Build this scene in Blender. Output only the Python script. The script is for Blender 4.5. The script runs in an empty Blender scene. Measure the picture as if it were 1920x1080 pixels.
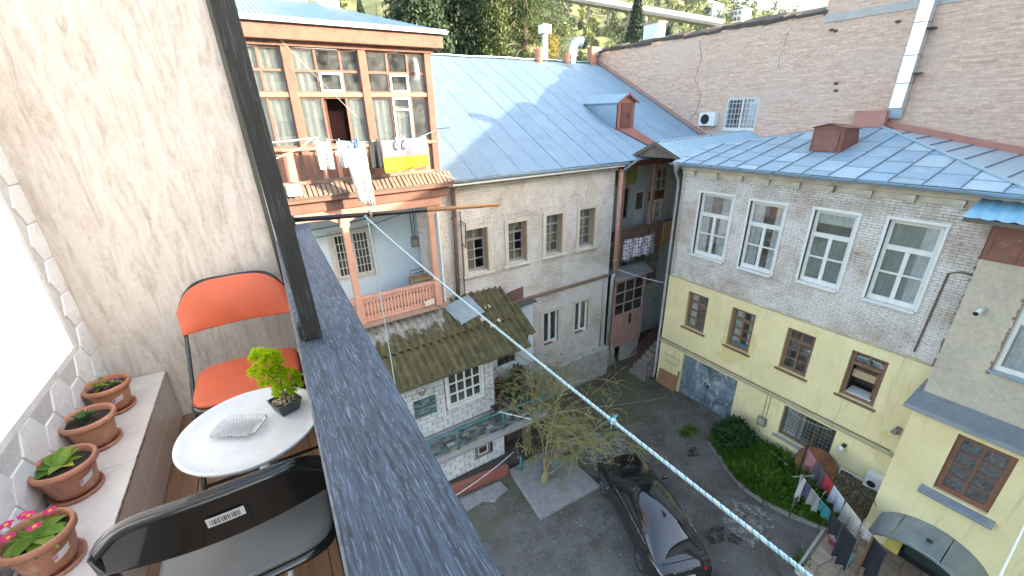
import bpy, math, random
import numpy as np
from mathutils import Vector, Matrix
random.seed(7)
rng = np.random.default_rng(11)
rad = math.radians
scene = bpy.context.scene
COL = scene.collection

# ---------------------------------------------------------------- camera
cam = bpy.data.cameras.new('camera')
cam.sensor_width = 36.0
cam.lens = 785.0/1920.0*36.0
cam.clip_start = 0.03
cam.clip_end = 3000
cam_ob = bpy.data.objects.new('camera', cam)
COL.objects.link(cam_ob)
PITCH, ROLL, YAW = rad(22.7), rad(1.4), rad(32.0)
fw = Vector((math.sin(YAW)*math.cos(PITCH), math.cos(YAW)*math.cos(PITCH), -math.sin(PITCH)))
r0 = Vector((math.cos(YAW), -math.sin(YAW), 0))
d0 = fw.cross(r0)
rt = r0*math.cos(ROLL) + d0*math.sin(ROLL)
dn = -r0*math.sin(ROLL) + d0*math.cos(ROLL)
mw = Matrix((( rt.x, -dn.x, -fw.x, 0), (rt.y, -dn.y, -fw.y, 0), (rt.z, -dn.z, -fw.z, 12.0), (0, 0, 0, 1)))
cam_ob.matrix_world = mw
scene.camera = cam_ob
# ---------------------------------------------------------------- sky and sun
SUN = Vector((1.0, -0.88, 0.37)).normalized()
SUN_EL = math.asin(SUN.z)
SUN_AZ = math.atan2(SUN.x, SUN.y)
world = bpy.data.worlds.new('World')
scene.world = world
world.use_nodes = True
wn = world.node_tree
bg = wn.nodes['Background']
sky = wn.nodes.new('ShaderNodeTexSky')
sky.sky_type = 'NISHITA'
sky.sun_disc = False
sky.sun_elevation = SUN_EL
sky.sun_rotation = SUN_AZ
sky.altitude = 400
sky.air_density = 1.0
sky.dust_density = 3.0
sky.ozone_density = 0.8
wn.links.new(sky.outputs[0], bg.inputs[0])
bg.inputs[1].default_value = 0.15
sun = bpy.data.lights.new('sun', 'SUN')
sun.energy = 2.2
sun.angle = rad(0.5)
sun.color = (1.0, 0.93, 0.82)
sun_ob = bpy.data.objects.new('sun', sun)
sun_ob.rotation_euler = SUN.to_track_quat('Z', 'Y').to_euler()
sun_ob.location = (30, -30, 40)
COL.objects.link(sun_ob)
scene.view_settings.view_transform = 'Standard'
scene.view_settings.look = 'None'
scene.view_settings.exposure = 3.0
scene.view_settings.use_white_balance = True      # camera balanced for open shade
scene.view_settings.white_balance_temperature = 7400
scene.view_settings.gamma = 1.0
scene.render.resolution_x = 1024
scene.render.resolution_y = 576

# ---------------------------------------------------------------- scene helpers
ORG = {}
def setp(o, label=None, cat=None, group=None, kind=None):
    if label: o['label'] = label
    if cat: o['category'] = cat
    if group: o['group'] = group
    if kind: o['kind'] = kind
    return o
def thing(name, label, cat, loc=(0, 0, 0), group=None):
    o = bpy.data.objects.new(name, None)
    o.empty_display_size = 0.2
    o.location = loc
    COL.objects.link(o)
    ORG[o.name] = Vector(loc)
    return setp(o, label, cat, group)
def add(name, me, mat=None, parent=None, at=None, smooth=False):
    """link mesh whose vertices are in world space (at=None) or around `at`"""
    o = bpy.data.objects.new(name, me)
    po = ORG[parent.name] if parent else Vector((0, 0, 0))
    if at is None:
        ORG[o.name] = Vector(po)
        if po.length > 0: me.transform(Matrix.Translation(-po))
    else:
        o.location = Vector(at) - po
        ORG[o.name] = Vector(at)
    o.parent = parent
    if mat is not None and not me.materials: me.materials.append(mat)
    if smooth:
        me.polygons.foreach_set('use_smooth', [True]*len(me.polygons))
    COL.objects.link(o)
    return o
def inst(name, me, parent, at, mat=None, rot=None):
    """another object sharing mesh data, placed at world point `at`"""
    o = bpy.data.objects.new(name, me)
    o.location = Vector(at) - (ORG[parent.name] if parent else Vector((0, 0, 0)))
    if rot: o.rotation_euler = rot
    ORG[o.name] = Vector(at)
    o.parent = parent
    COL.objects.link(o)
    if mat is not None:
        o.material_slots[0].link = 'OBJECT'
        o.material_slots[0].material = mat
    return o
def bevel(o, w=0.004, seg=2):
    m = o.modifiers.new('bevel', 'BEVEL')
    m.width = w; m.segments = seg; m.limit_method = 'ANGLE'; m.angle_limit = rad(40)
    return o

class MB:
    def __init__(s): s.v = []; s.f = []
    def poly(s, *pts):
        n = len(s.v); s.v += [tuple(p) for p in pts]; s.f.append(tuple(range(n, n+len(pts)))); return s
    def box(s, x0, x1, y0, y1, z0, z1):
        n = len(s.v)
        s.v += [(x0,y0,z0),(x1,y0,z0),(x1,y1,z0),(x0,y1,z0),(x0,y0,z1),(x1,y0,z1),(x1,y1,z1),(x0,y1,z1)]
        s.f += [tuple(n+i for i in q) for q in ((0,3,2,1),(4,5,6,7),(0,1,5,4),(1,2,6,5),(2,3,7,6),(3,0,4,7))]
        return s
    def bar(s, a, b, w, h=None, up=(0, 0, 1)):
        """rectangular bar from a to b, w across, h along up"""
        h = w if h is None else h
        a = Vector(a); b = Vector(b); t = (b-a).normalized(); u = Vector(up)
        if abs(t.dot(u)) > 0.98: u = Vector((0, 1, 0))
        x = t.cross(u).normalized()*(w/2); y = x.cross(t).normalized()*(h/2)
        n = len(s.v)
        s.v += [tuple(p) for p in (a-x-y, a+x-y, a+x+y, a-x+y, b-x-y, b+x-y, b+x+y, b-x+y)]
        s.f += [tuple(n+i for i in q) for q in ((0,3,2,1),(4,5,6,7),(0,1,5,4),(1,2,6,5),(2,3,7,6),(3,0,4,7))]
        return s
    def prism(s, pts, vec):
        n = len(s.v); k = len(pts); vec = Vector(vec)
        s.v += [tuple(p) for p in pts] + [tuple(Vector(p)+vec) for p in pts]
        s.f.append(tuple(range(n+k-1, n-1, -1))); s.f.append(tuple(range(n+k, n+2*k)))
        for i in range(k): j = (i+1) % k; s.f.append((n+i, n+j, n+k+j, n+k+i))
        return s
    def tube(s, pts, r, n=8, caps=True):
        pts = [Vector(p) for p in pts]; m = len(pts)
        rr = r if isinstance(r, (list, tuple)) else [r]*m
        base = len(s.v); prev = None
        for i, p in enumerate(pts):
            t = (pts[min(i+1, m-1)] - pts[max(i-1, 0)])
            if t.length < 1e-9: t = Vector((0, 0, 1))
            t.normalize()
            if prev is None:
                u = Vector((0, 0, 1)) if abs(t.z) < 0.9 else Vector((1, 0, 0))
            else: u = prev
            x = t.cross(u)
            if x.length < 1e-6: x = t.cross(Vector((1, 0.3, 0.2)))
            x.normalize(); y = x.cross(t).normalized(); prev = y
            for k in range(n):
                a = 2*math.pi*k/n
                s.v.append(tuple(p + (x*math.cos(a) + y*math.sin(a))*rr[i]))
        for i in range(m-1):
            for k in range(n):
                j = (k+1) % n
                s.f.append((base+i*n+k, base+i*n+j, base+(i+1)*n+j, base+(i+1)*n+k))
        if caps:
            s.f.append(tuple(base+k for k in range(n-1, -1, -1)))
            s.f.append(tuple(base+(m-1)*n+k for k in range(n)))
        return s
    def lathe(s, prof, c=(0, 0, 0), n=24, sx=1.0, sy=1.0, caps=False):
        base = len(s.v); m = len(prof)
        for (r, z) in prof:
            for k in range(n):
                a = 2*math.pi*k/n
                s.v.append((c[0]+r*sx*math.cos(a), c[1]+r*sy*math.sin(a), c[2]+z))
        for i in range(m-1):
            for k in range(n):
                j = (k+1) % n
                s.f.append((base+i*n+k, base+i*n+j, base+(i+1)*n+j, base+(i+1)*n+k))
        if caps:
            s.f.append(tuple(base+k for k in range(n-1, -1, -1)))
            s.f.append(tuple(base+(m-1)*n+k for k in range(n)))
        return s
    def grid(s, fn, nu, nv):
        base = len(s.v)
        for i in range(nu+1):
            for j in range(nv+1): s.v.append(tuple(fn(i/nu, j/nv)))
        for i in range(nu):
            for j in range(nv):
                a = base+i*(nv+1)+j
                s.f.append((a, a+nv+1, a+nv+2, a+1))
        return s
    def mesh(s, name='m'):
        me = bpy.data.meshes.new(name); me.from_pydata(s.v, [], s.f); me.update(); return me
    def build(s, name, mat, parent=None, smooth=False, at=None):
        return add(name, s.mesh(name), mat, parent, at, smooth)

def quads_mesh(name, P, U, V):
    """many quads: centres P, half-axes U, V (numpy n x 3)"""
    n = len(P)
    co = np.stack([P-U-V, P+U-V, P+U+V, P-U+V], 1).reshape(-1, 3).astype(np.float32)
    me = bpy.data.meshes.new(name)
    me.vertices.add(4*n); me.vertices.foreach_set('co', co.ravel())
    me.loops.add(4*n); me.loops.foreach_set('vertex_index', np.arange(4*n, dtype=np.int32))
    me.polygons.add(n)
    me.polygons.foreach_set('loop_start', np.arange(0, 4*n, 4, dtype=np.int32))
    me.polygons.foreach_set('loop_total', np.full(n, 4, dtype=np.int32))
    me.update(calc_edges=True); me.validate()
    return me
def leaf_quads(name, P, size, aspect=0.5, up=0.0, droop=None):
    n = len(P)
    a = rng.normal(size=(n, 3)); a[:, 2] += up
    if droop is not None: a = a*0.5 + droop
    a /= np.linalg.norm(a, axis=1)[:, None]+1e-9
    b = np.cross(a, rng.normal(size=(n, 3))); b /= np.linalg.norm(b, axis=1)[:, None]+1e-9
    sz = size*(0.6+0.8*rng.random((n, 1)))
    return quads_mesh(name, P, a*sz, b*sz*aspect)

class Fac:
    """a facade plane: u along it, d into the wall, z up"""
    def __init__(s, axis, c): s.a = axis; s.c = c
    def p(s, u, d, z): return (u, s.c+d, z) if s.a == 'y' else (s.c+d, u, z)
    def box(s, mb, u0, u1, d0, d1, z0, z1):
        u0, u1 = min(u0, u1), max(u0, u1)
        if s.a == 'y': return mb.box(u0, u1, s.c+d0, s.c+d1, z0, z1)
        return mb.box(s.c+d0, s.c+d1, u0, u1, z0, z1)
    def wall(s, mb, u0, u1, z0, z1, ops=(), th=0.3, d=0.0, edges=True):
        us = sorted(set([u0, u1]+[o[0] for o in ops]+[o[1] for o in ops]))
        zs = sorted(set([z0, z1]+[o[2] for o in ops]+[o[3] for o in ops]))
        us = [u for u in us if u0-1e-6 <= u <= u1+1e-6]; zs = [z for z in zs if z0-1e-6 <= z <= z1+1e-6]
        for i in range(len(us)-1):
            for j in range(len(zs)-1):
                cu, cz = (us[i]+us[i+1])/2, (zs[j]+zs[j+1])/2
                if any(o[0] < cu < o[1] and o[2] < cz < o[3] for o in ops): continue
                mb.poly(s.p(us[i], d, zs[j]), s.p(us[i+1], d, zs[j]), s.p(us[i+1], d, zs[j+1]), s.p(us[i], d, zs[j+1]))
        rs = list(ops) + ([(u0, u1, z0, z1)] if edges else [])
        for (a, b, e, f) in rs:
            mb.poly(s.p(a, d, e), s.p(a, d+th, e), s.p(a, d+th, f), s.p(a, d, f))
            mb.poly(s.p(b, d, e), s.p(b, d+th, e), s.p(b, d+th, f), s.p(b, d, f))
            mb.poly(s.p(a, d, e), s.p(b, d, e), s.p(b, d+th, e), s.p(a, d+th, e))
            mb.poly(s.p(a, d, f), s.p(b, d, f), s.p(b, d+th, f), s.p(a, d+th, f))
        return mb
# ---------------------------------------------------------------- materials
class NT:
    def __init__(s, name):
        s.m = bpy.data.materials.new(name); s.m.use_nodes = True
        s.t = s.m.node_tree; s.b = s.t.nodes['Principled BSDF']; s.out = s.t.nodes['Material Output']
    def n(s, typ, **kw):
        nd = s.t.nodes.new('ShaderNode'+typ)
        for k, v in kw.items():
            if k.startswith('i_'):
                key = k[2:]
                nd.inputs[int(key) if key.isdigit() else key.replace('_', ' ')].default_value = v
            else: setattr(nd, k, v)
        return nd
    def l(s, a, b): s.t.links.new(a, b)
    def pos(s, sc=(1, 1, 1), obj=False):
        g = s.n('TexCoord').outputs['Object'] if obj else s.n('NewGeometry').outputs['Position']
        mp = s.n('Mapping'); mp.inputs['Scale'].default_value = sc
        s.l(g, mp.inputs['Vector']); return mp.outputs[0]
    def noise(s, vec, scale, detail=4, rough=0.6, dist=0.0):
        nd = s.n('TexNoise', i_Scale=scale, i_Detail=detail, i_Roughness=rough, i_Distortion=dist)
        s.l(vec, nd.inputs['Vector']); return nd.outputs['Fac']
    def ramp(s, fac, stops):
        nd = s.n('ValToRGB'); e = nd.color_ramp.elements
        while len(e) < len(stops): e.new(0.5)
        for el, (p, c) in zip(e, stops):
            el.position = p; el.color = (*c, 1) if not isinstance(c, (int, float)) else (c, c, c, 1)
        s.l(fac, nd.inputs[0]); return nd.outputs[0]
    def mix(s, fac, a, b, mode='MIX'):
        nd = s.n('MixRGB', blend_type=mode)
        for i, x in ((0, fac), (1, a), (2, b)):
            if hasattr(x, 'is_linked'): s.l(x, nd.inputs[i])
            elif i == 0: nd.inputs[0].default_value = x
            else: nd.inputs[i].default_value = (*x, 1)
        return nd.outputs[0]
    def bump(s, h, strength=0.3, dist=0.02):
        nd = s.n('Bump', i_Strength=strength, i_Distance=dist)
        s.l(h, nd.inputs['Height']); s.l(nd.outputs[0], s.b.inputs['Normal']); return nd
    def set(s, **kw):
        names = dict(col='Base Color', rough='Roughness', metal='Metallic', spec='Specular IOR Level', coat='Coat Weight', sub='Subsurface Weight', alpha='Alpha')
        for k, v in kw.items():
            i = s.b.inputs[names[k]]
            if hasattr(v, 'is_linked'): s.l(v, i)
            elif k == 'col': i.default_value = (*v, 1)
            else: i.default_value = v
        return s
def sc(c, k): return tuple(min(1, x*k) for x in c)
MATS = {}
def nm(name, c1, c2=None, scale=6.0, rough=0.7, bump=0.25, bscale=60.0, metal=0.0, stretch=(1, 1, 1), stain=None, stain_scale=1.2, stain_lo=0.55, stain_hi=0.72, spec=0.5, obj=False, coat=0.0, bdist=0.01, fine=0.25):
    if name in MATS: return MATS[name]
    t = NT(name); c2 = c2 or sc(c1, 0.72)
    p = t.pos(stretch, obj)
    col = t.ramp(t.noise(p, scale, 5, 0.65), [(0.3, c2), (0.7, c1)])
    if fine: col = t.mix(fine, col, t.ramp(t.noise(p, scale*9, 3, 0.7), [(0.3, (0.25, 0.25, 0.25)), (0.7, (0.75, 0.75, 0.75))]), 'OVERLAY')
    if stain:
        col = t.mix(t.ramp(t.noise(t.pos((1, 1, 0.6), obj), stain_scale, 6, 0.7, 0.4), [(stain_lo, 0.0), (stain_hi, 1.0)]), col, stain)
    if bump: t.bump(t.noise(p, bscale, 4, 0.6), bump, bdist)
    rn = t.ramp(t.noise(p, scale*3, 3), [(0.3, max(0, rough-0.1)), (0.7, min(1, rough+0.1))])
    t.set(col=col, rough=rn, metal=metal, spec=spec, coat=coat)
    MATS[name] = t.m; return t.m
def brick_mat(name, axis, cols, mortar, wash=None, wash_lo=0.35, wash_hi=0.6, bw=0.25, bh=0.077, patches=None, bump=0.6, soot=None, wscale=0.55):
    t = NT(name)
    g = t.n('NewGeometry').outputs['Position']
    sp = t.n('SeparateXYZ'); t.l(g, sp.inputs[0])
    cb = t.n('CombineXYZ'); t.l(sp.outputs['Y' if axis == 'x' else 'X'], cb.inputs[0]); t.l(sp.outputs['Z'], cb.inputs[1])
    # let the courses wander a little so that they are not ruler straight
    wob = t.n('TexNoise', i_Scale=1.3, i_Detail=3.0); t.l(cb.outputs[0], wob.inputs['Vector'])
    wv = t.n('VectorMath', operation='MULTIPLY_ADD'); t.l(wob.outputs['Color'], wv.inputs[0]); wv.inputs[1].default_value = (0.016, 0.016, 0); t.l(cb.outputs[0], wv.inputs[2])
    br = t.n('TexBrick', i_Scale=1.0)
    br.inputs['Brick Width'].default_value = bw; br.inputs['Row Height'].default_value = bh
    br.inputs['Mortar Size'].default_value = 0.010; br.inputs['Mortar Smooth'].default_value = 0.4; br.inputs['Bias'].default_value = -0.1
    br.inputs['Color1'].default_value = (*cols[0], 1); br.inputs['Color2'].default_value = (*cols[1], 1); br.inputs['Mortar'].default_value = (*mortar, 1)
    t.l(wv.outputs[0], br.inputs['Vector'])
    vc = cb.outputs[0]
    bn = t.n('Mapping'); bn.inputs['Scale'].default_value = (0.35, 5.0, 1.0); t.l(vc, bn.inputs['Vector'])
    col = t.mix(0.5, br.outputs['Color'], t.ramp(t.noise(bn.outputs[0], 2.2, 5, 0.75), [(0.3, (0.3, 0.3, 0.3)), (0.7, (0.7, 0.7, 0.7))]), 'OVERLAY')
    col = t.mix(0.35, col, t.ramp(t.noise(vc, 7, 5, 0.7), [(0.25, (0.2, 0.2, 0.2)), (0.75, (0.8, 0.8, 0.8))]), 'OVERLAY')
    if patches:
        for (pc, ps, lo, hi) in patches:
            col = t.mix(t.ramp(t.noise(vc, ps, 6, 0.65, 0.5), [(lo, 0.0), (hi, 0.85)]), col, pc)
    if wash:
        # lime wash that has worn off the joints and in patches
        w1 = t.ramp(t.noise(vc, wscale, 8, 0.7, 0.3), [(wash_lo, 0.0), (wash_hi, 1.0)])
        w2 = t.ramp(t.noise(vc, 16, 3, 0.7), [(0.33, 0.25), (0.50, 1.0)])
        ww = t.n('Math', operation='MULTIPLY'); t.l(w1, ww.inputs[0]); t.l(w2, ww.inputs[1])
        ms = t.ramp(t.noise(vc, 1.6, 7, 0.72, 0.5), [(0.36, 0.12), (0.62, 0.9)])
        m0 = t.n('Math', operation='MULTIPLY'); t.l(br.outputs['Fac'], m0.inputs[0]); t.l(ms, m0.inputs[1])
        mo = t.n('Math', operation='SUBTRACT'); mo.inputs[0].default_value = 1.0; t.l(m0.outputs[0], mo.inputs[1])
        w3 = t.n('Math', operation='MULTIPLY'); t.l(ww.outputs[0], w3.inputs[0]); t.l(mo.outputs[0], w3.inputs[1])
        wcol = t.mix(t.noise(vc, 3.5, 5), sc(wash, 0.78), wash)
        col = t.mix(w3.outputs[0], col, wcol)
    if soot:
        col = t.mix(t.ramp(t.noise(t.pos((1, 1, 0.35)), 0.9, 7, 0.72, 0.6), [(0.56, 0.0), (0.75, 0.7)]), col, soot)
    hm = t.n('Math', operation='MULTIPLY_ADD'); t.l(br.outputs['Fac'], hm.inputs[0]); hm.inputs[1].default_value = -1.0; t.l(t.noise(vc, 40, 3), hm.inputs[2])
    t.bump(hm.outputs[0], bump, 0.02)
    t.set(col=col, rough=0.9, spec=0.25)
    return t.m
def glass_mat(name, tint=(0.93, 0.95, 0.95), refl=0.22, rough=0.03):
    t = NT(name)
    tr = t.n('BsdfTransparent'); tr.inputs[0].default_value = (*tint, 1)
    gl = t.n('BsdfGlossy'); gl.inputs['Color'].default_value = (0.95, 0.97, 1, 1); gl.inputs['Roughness'].default_value = rough
    nz = t.n('Bump', i_Strength=0.04, i_Distance=0.02); t.l(t.noise(t.pos(), 2.2, 2), nz.inputs['Height']); t.l(nz.outputs[0], gl.inputs['Normal'])
    lw = t.n('LayerWeight', i_Blend=0.35)
    ml = t.n('Math', operation='MULTIPLY_ADD'); t.l(lw.outputs['Facing'], ml.inputs[0]); ml.inputs[1].default_value = 0.5; ml.inputs[2].default_value = refl*0.6
    mx = t.n('MixShader'); t.l(ml.outputs[0], mx.inputs[0]); t.l(tr.outputs[0], mx.inputs[1]); t.l(gl.outputs[0], mx.inputs[2])
    # dust film
    df = t.n('BsdfDiffuse'); df.inputs[0].default_value = (0.45, 0.45, 0.42, 1)
    m2 = t.n('MixShader'); t.l(t.ramp(t.noise(t.pos(), 5, 5), [(0.4, 0.02), (0.8, 0.16)]), m2.inputs[0]); t.l(mx.outputs[0], m2.inputs[1]); t.l(df.outputs[0], m2.inputs[2])
    t.l(m2.outputs[0], t.out.inputs['Surface'])
    return t.m
def leaf_mat(name, c1, c2, scale=1.5, trans=0.3):
    t = NT(name)
    col = t.ramp(t.noise(t.pos(), scale, 4, 0.7), [(0.3, c2), (0.68, c1)])
    t.set(col=col, rough=0.6, spec=0.25)
    tl = t.n('BsdfTranslucent'); t.l(col, tl.inputs[0])
    mx = t.n('MixShader'); mx.inputs[0].default_value = trans
    t.l(t.b.outputs[0], mx.inputs[1]); t.l(tl.outputs[0], mx.inputs[2]); t.l(mx.outputs[0], t.out.inputs['Surface'])
    return t.m
def grain_mat(name, c1, c2, axis='y', rough=0.45, bump=0.5, fade=None, coat=0.0, spec=0.5):
    """wood: streaks along one axis"""
    t = NT(name); st = {'x': (0.6, 9, 9), 'y': (9, 0.6, 9), 'z': (9, 9, 0.6)}[axis]
    p = t.pos(st)
    n1 = t.noise(p, 3.5, 8, 0.72, 0.6); n2 = t.noise(p, 14, 4, 0.7)
    col = t.ramp(n1, [(0.36, c2), (0.62, c1)])
    if fade: col = t.mix(t.ramp(t.noise(p, 11, 6, 0.75, 0.3), [(0.54, 0.0), (0.66, 1.0)]), col, fade)
    ad = t.n('Math', operation='ADD'); t.l(n1, ad.inputs[0]); t.l(n2, ad.inputs[1])
    t.bump(ad.outputs[0], bump, 0.004)
    t.set(col=col, rough=t.ramp(n2, [(0.3, rough-0.12), (0.7, rough+0.15)]), coat=coat, spec=spec)
    return t.m

G_WHITEBRICK_Y = brick_mat('whitewashed brick mid', 'y', ((0.40, 0.32, 0.27), (0.50, 0.43, 0.37)), (0.36, 0.31, 0.27), wash=(0.77, 0.735, 0.695), wash_lo=0.30, wash_hi=0.54, soot=(0.34, 0.27, 0.23))
G_WHITEBRICK_X = brick_mat('whitewashed brick yellow house', 'x', ((0.40, 0.29, 0.23), (0.52, 0.42, 0.35)), (0.27, 0.22, 0.19), wash=(0.81, 0.775, 0.735), wash_lo=0.33, wash_hi=0.54, soot=(0.34, 0.26, 0.21), wscale=0.7)
G_PINKBRICK = brick_mat('bare pink brick', 'x', ((0.71, 0.48, 0.38), (0.55, 0.36, 0.275)), (0.58, 0.46, 0.385), patches=[((0.60, 0.47, 0.40), 0.45, 0.5, 0.7), ((0.40, 0.31, 0.27), 1.4, 0.64, 0.80), ((0.58, 0.52, 0.47), 2.2, 0.62, 0.76)], bump=0.8)
def yellow_mat():
    t = NT('yellow lime plaster'); p = t.pos()
    c = t.ramp(t.noise(p, 0.9, 6, 0.65, 0.4), [(0.3, (0.72, 0.60, 0.335)), (0.7, (0.84, 0.725, 0.43))])
    c = t.mix(0.22, c, t.ramp(t.noise(p, 14, 5, 0.75), [(0.3, (0.3, 0.3, 0.3)), (0.7, (0.7, 0.7, 0.7))]), 'OVERLAY')
    # runs of dirt under ledges and repainted patches
    c = t.mix(t.ramp(t.noise(t.pos((2.6, 2.6, 0.28)), 1.6, 7, 0.72, 0.3), [(0.54, 0.0), (0.74, 0.75)]), c, (0.52, 0.44, 0.29))
    c = t.mix(t.ramp(t.noise(t.pos((0.8, 0.8, 0.8)), 0.62, 3, 0.5), [(0.625, 0.0), (0.645, 0.6)]), c, (0.66, 0.53, 0.23))
    c = t.mix(t.ramp(t.noise(p, 3.4, 8, 0.78, 0.8), [(0.66, 0.0), (0.72, 0.7)]), c, (0.56, 0.52, 0.44))
    t.bump(t.noise(p, 22, 6, 0.7), 0.35, 0.012); t.set(col=c, rough=0.88, spec=0.2); return t.m
G_YELLOW = yellow_mat()
G_LEDGE = nm('weathered yellow ledge', (0.55, 0.47, 0.27), (0.38, 0.33, 0.23), 3, 0.9, 0.3, 40)
G_CREAM = nm('cream cornice plaster', (0.66, 0.62, 0.53), (0.46, 0.41, 0.34), 2.4, 0.9, 0.3, 30, stain=(0.24, 0.19, 0.15), stain_scale=2.0, stain_lo=0.62, stain_hi=0.75)
G_GREYPLASTER = nm('sand grey render', (0.56, 0.485, 0.385), (0.45, 0.39, 0.31), 1.1, 0.92, 0.35, 50, stain=(0.33, 0.28, 0.23), stain_scale=0.9, stain_lo=0.57, stain_hi=0.75, spec=0.2)
G_BLUEWALL = nm('pale blue wall', (0.52, 0.63, 0.70), (0.46, 0.57, 0.66), 1.3, 0.85, 0.15, 30, fine=0.1)
G_WHITEWALL = nm('white painted wall', (0.70, 0.73, 0.75), (0.58, 0.62, 0.65), 2, 0.8, 0.2, 40, stain=(0.42, 0.42, 0.40), stain_lo=0.6, stain_hi=0.8)
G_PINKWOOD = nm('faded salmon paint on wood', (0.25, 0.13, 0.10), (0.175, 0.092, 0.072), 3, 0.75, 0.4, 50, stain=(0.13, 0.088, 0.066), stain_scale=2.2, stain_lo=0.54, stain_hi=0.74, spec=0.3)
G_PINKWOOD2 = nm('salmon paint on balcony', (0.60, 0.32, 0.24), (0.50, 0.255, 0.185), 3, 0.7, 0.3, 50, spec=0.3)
G_DARKPINK = nm('worn rail wood', (0.30, 0.20, 0.155), (0.20, 0.135, 0.105), 4, 0.85, 0.4, 60)
G_LATH = nm('peeling lath', (0.31, 0.215, 0.155), (0.21, 0.13, 0.10), 5, 0.85, 0.3, 60)
G_WHITEPAINT = nm('white window paint', (0.76, 0.76, 0.74), (0.66, 0.66, 0.64), 6, 0.55, 0.15, 60, fine=0.1)
G_BROWNFRAME = nm('brown window paint', (0.23, 0.125, 0.075), (0.16, 0.085, 0.055), 5, 0.6, 0.3, 60)
G_REDBROWN = nm('reddish brown sheet', (0.26, 0.105, 0.075), (0.18, 0.07, 0.05), 3, 0.6, 0.2, 20, stain=(0.36, 0.22, 0.17), stain_lo=0.62, stain_hi=0.7)
G_OXIDE = nm('red oxide metal', (0.33, 0.12, 0.09), (0.24, 0.085, 0.065), 3, 0.6, 0.2, 20)
G_GALV = nm('galvanised sheet', (0.28, 0.385, 0.465), (0.24, 0.34, 0.42), 1.4, 0.45, 0.08, 12, metal=0.4, spec=0.5, fine=0.12)  # base tinted blue to carry the reflected sky
G_GALV2 = nm('older galvanised sheet', (0.265, 0.37, 0.45), (0.225, 0.325, 0.40), 1.2, 0.48, 0.08, 12, metal=0.4, fine=0.12)  # reflected sky blue in this base colour as well
G_BLUEROOF = nm('blue grey painted roof sheet', (0.35, 0.50, 0.60), (0.29, 0.43, 0.53), 1.6, 0.45, 0.12, 10, metal=0.45, stain=(0.52, 0.60, 0.63), stain_scale=1.6, stain_lo=0.55, stain_hi=0.7, fine=0.1)
G_BLUEROOF2 = nm('blue grey sheet lighter', (0.46, 0.58, 0.64), (0.38, 0.50, 0.57), 1.9, 0.5, 0.12, 10, metal=0.35, fine=0.1)
G_BLUEROOF3 = nm('blue grey sheet dull', (0.35, 0.47, 0.53), (0.29, 0.40, 0.46), 1.7, 0.55, 0.12, 10, metal=0.35, fine=0.1)
G_SEAM2 = nm('grey cross seam', (0.28, 0.36, 0.41), (0.22, 0.29, 0.33), 4, 0.6, 0.1, 20, metal=0.3)
G_SEAM = nm('dark roof seam', (0.20, 0.26, 0.30), (0.13, 0.17, 0.20), 4, 0.6, 0.1, 20, metal=0.3)
G_SKYBLUE = nm('bright blue ribbed sheet', (0.22, 0.48, 0.62), (0.18, 0.42, 0.56), 1.2, 0.42, 0.08, 10, metal=0.2, fine=0.08)
G_ZINC = nm('grey zinc flashing', (0.30, 0.34, 0.38), (0.22, 0.26, 0.30), 3, 0.5, 0.15, 15, metal=0.4)
G_DUCT = nm('shiny duct', (0.70, 0.76, 0.80), (0.62, 0.68, 0.72), 2, 0.35, 0.06, 8, metal=0.7, fine=0.05)
def canopy_mat():
    t = NT('mossy fibre cement'); p = t.pos(); sp = t.n('SeparateXYZ'); t.l(p, sp.inputs[0])
    moss = t.ramp(t.noise(p, 2.6, 6, 0.7), [(0.3, (0.062, 0.055, 0.034)), (0.55, (0.115, 0.10, 0.05)), (0.75, (0.165, 0.15, 0.085))])
    moss = t.mix(0.5, moss, t.ramp(t.noise(p, 26, 4, 0.75), [(0.3, (0.25, 0.25, 0.25)), (0.7, (0.75, 0.75, 0.75))]), 'OVERLAY')
    # the strip sheltered by the balcony has stayed clean
    mr = t.n('MapRange'); t.l(sp.outputs['Y'], mr.inputs[0]); mr.inputs[1].default_value = 11.2; mr.inputs[2].default_value = 12.5; mr.inputs[3].default_value = -0.2; mr.inputs[4].default_value = 0.32
    mx = t.n('MapRange'); t.l(sp.outputs['X'], mx.inputs[0]); mx.inputs[1].default_value = 4.6; mx.inputs[2].default_value = 5.6; mx.inputs[3].default_value = 0.0; mx.inputs[4].default_value = -0.4
    a = t.n('Math', operation='ADD'); t.l(mr.outputs[0], a.inputs[0]); t.l(mx.outputs[0], a.inputs[1])
    b = t.n('Math', operation='ADD'); t.l(t.noise(t.pos((1, 0.5, 1)), 3.0, 7, 0.75), b.inputs[0]); t.l(a.outputs[0], b.inputs[1])
    col = t.mix(t.ramp(b.outputs[0], [(0.50, 0.0), (0.60, 1.0)]), moss, t.ramp(t.noise(p, 7, 5), [(0.3, (0.26, 0.24, 0.22)), (0.7, (0.40, 0.38, 0.355))]))
    col = t.mix(t.ramp(t.noise(p, 13, 4, 0.6), [(0.66, 0.0), (0.70, 0.6)]), col, (0.34, 0.30, 0.22))
    t.bump(t.noise(p, 60, 4, 0.7), 0.6, 0.012); t.set(col=col, rough=0.95, spec=0.15); return t.m
G_ASBESTOS = canopy_mat()
G_BLOCK = nm('white painted block', (0.66, 0.66, 0.68), (0.56, 0.56, 0.58), 3, 0.85, 0.5, 60, fine=0.2)
G_BLOCK2 = nm('white painted block dirty', (0.60, 0.60, 0.60), (0.48, 0.47, 0.47), 3, 0.85, 0.5, 60)
G_JOINT = nm('dark block joint', (0.22, 0.21, 0.21), (0.15, 0.145, 0.145), 5, 0.95, 0.3, 60)
G_TEAL = nm('teal paint', (0.035, 0.21, 0.21), (0.03, 0.15, 0.155), 5, 0.5, 0.1, 40)
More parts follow.
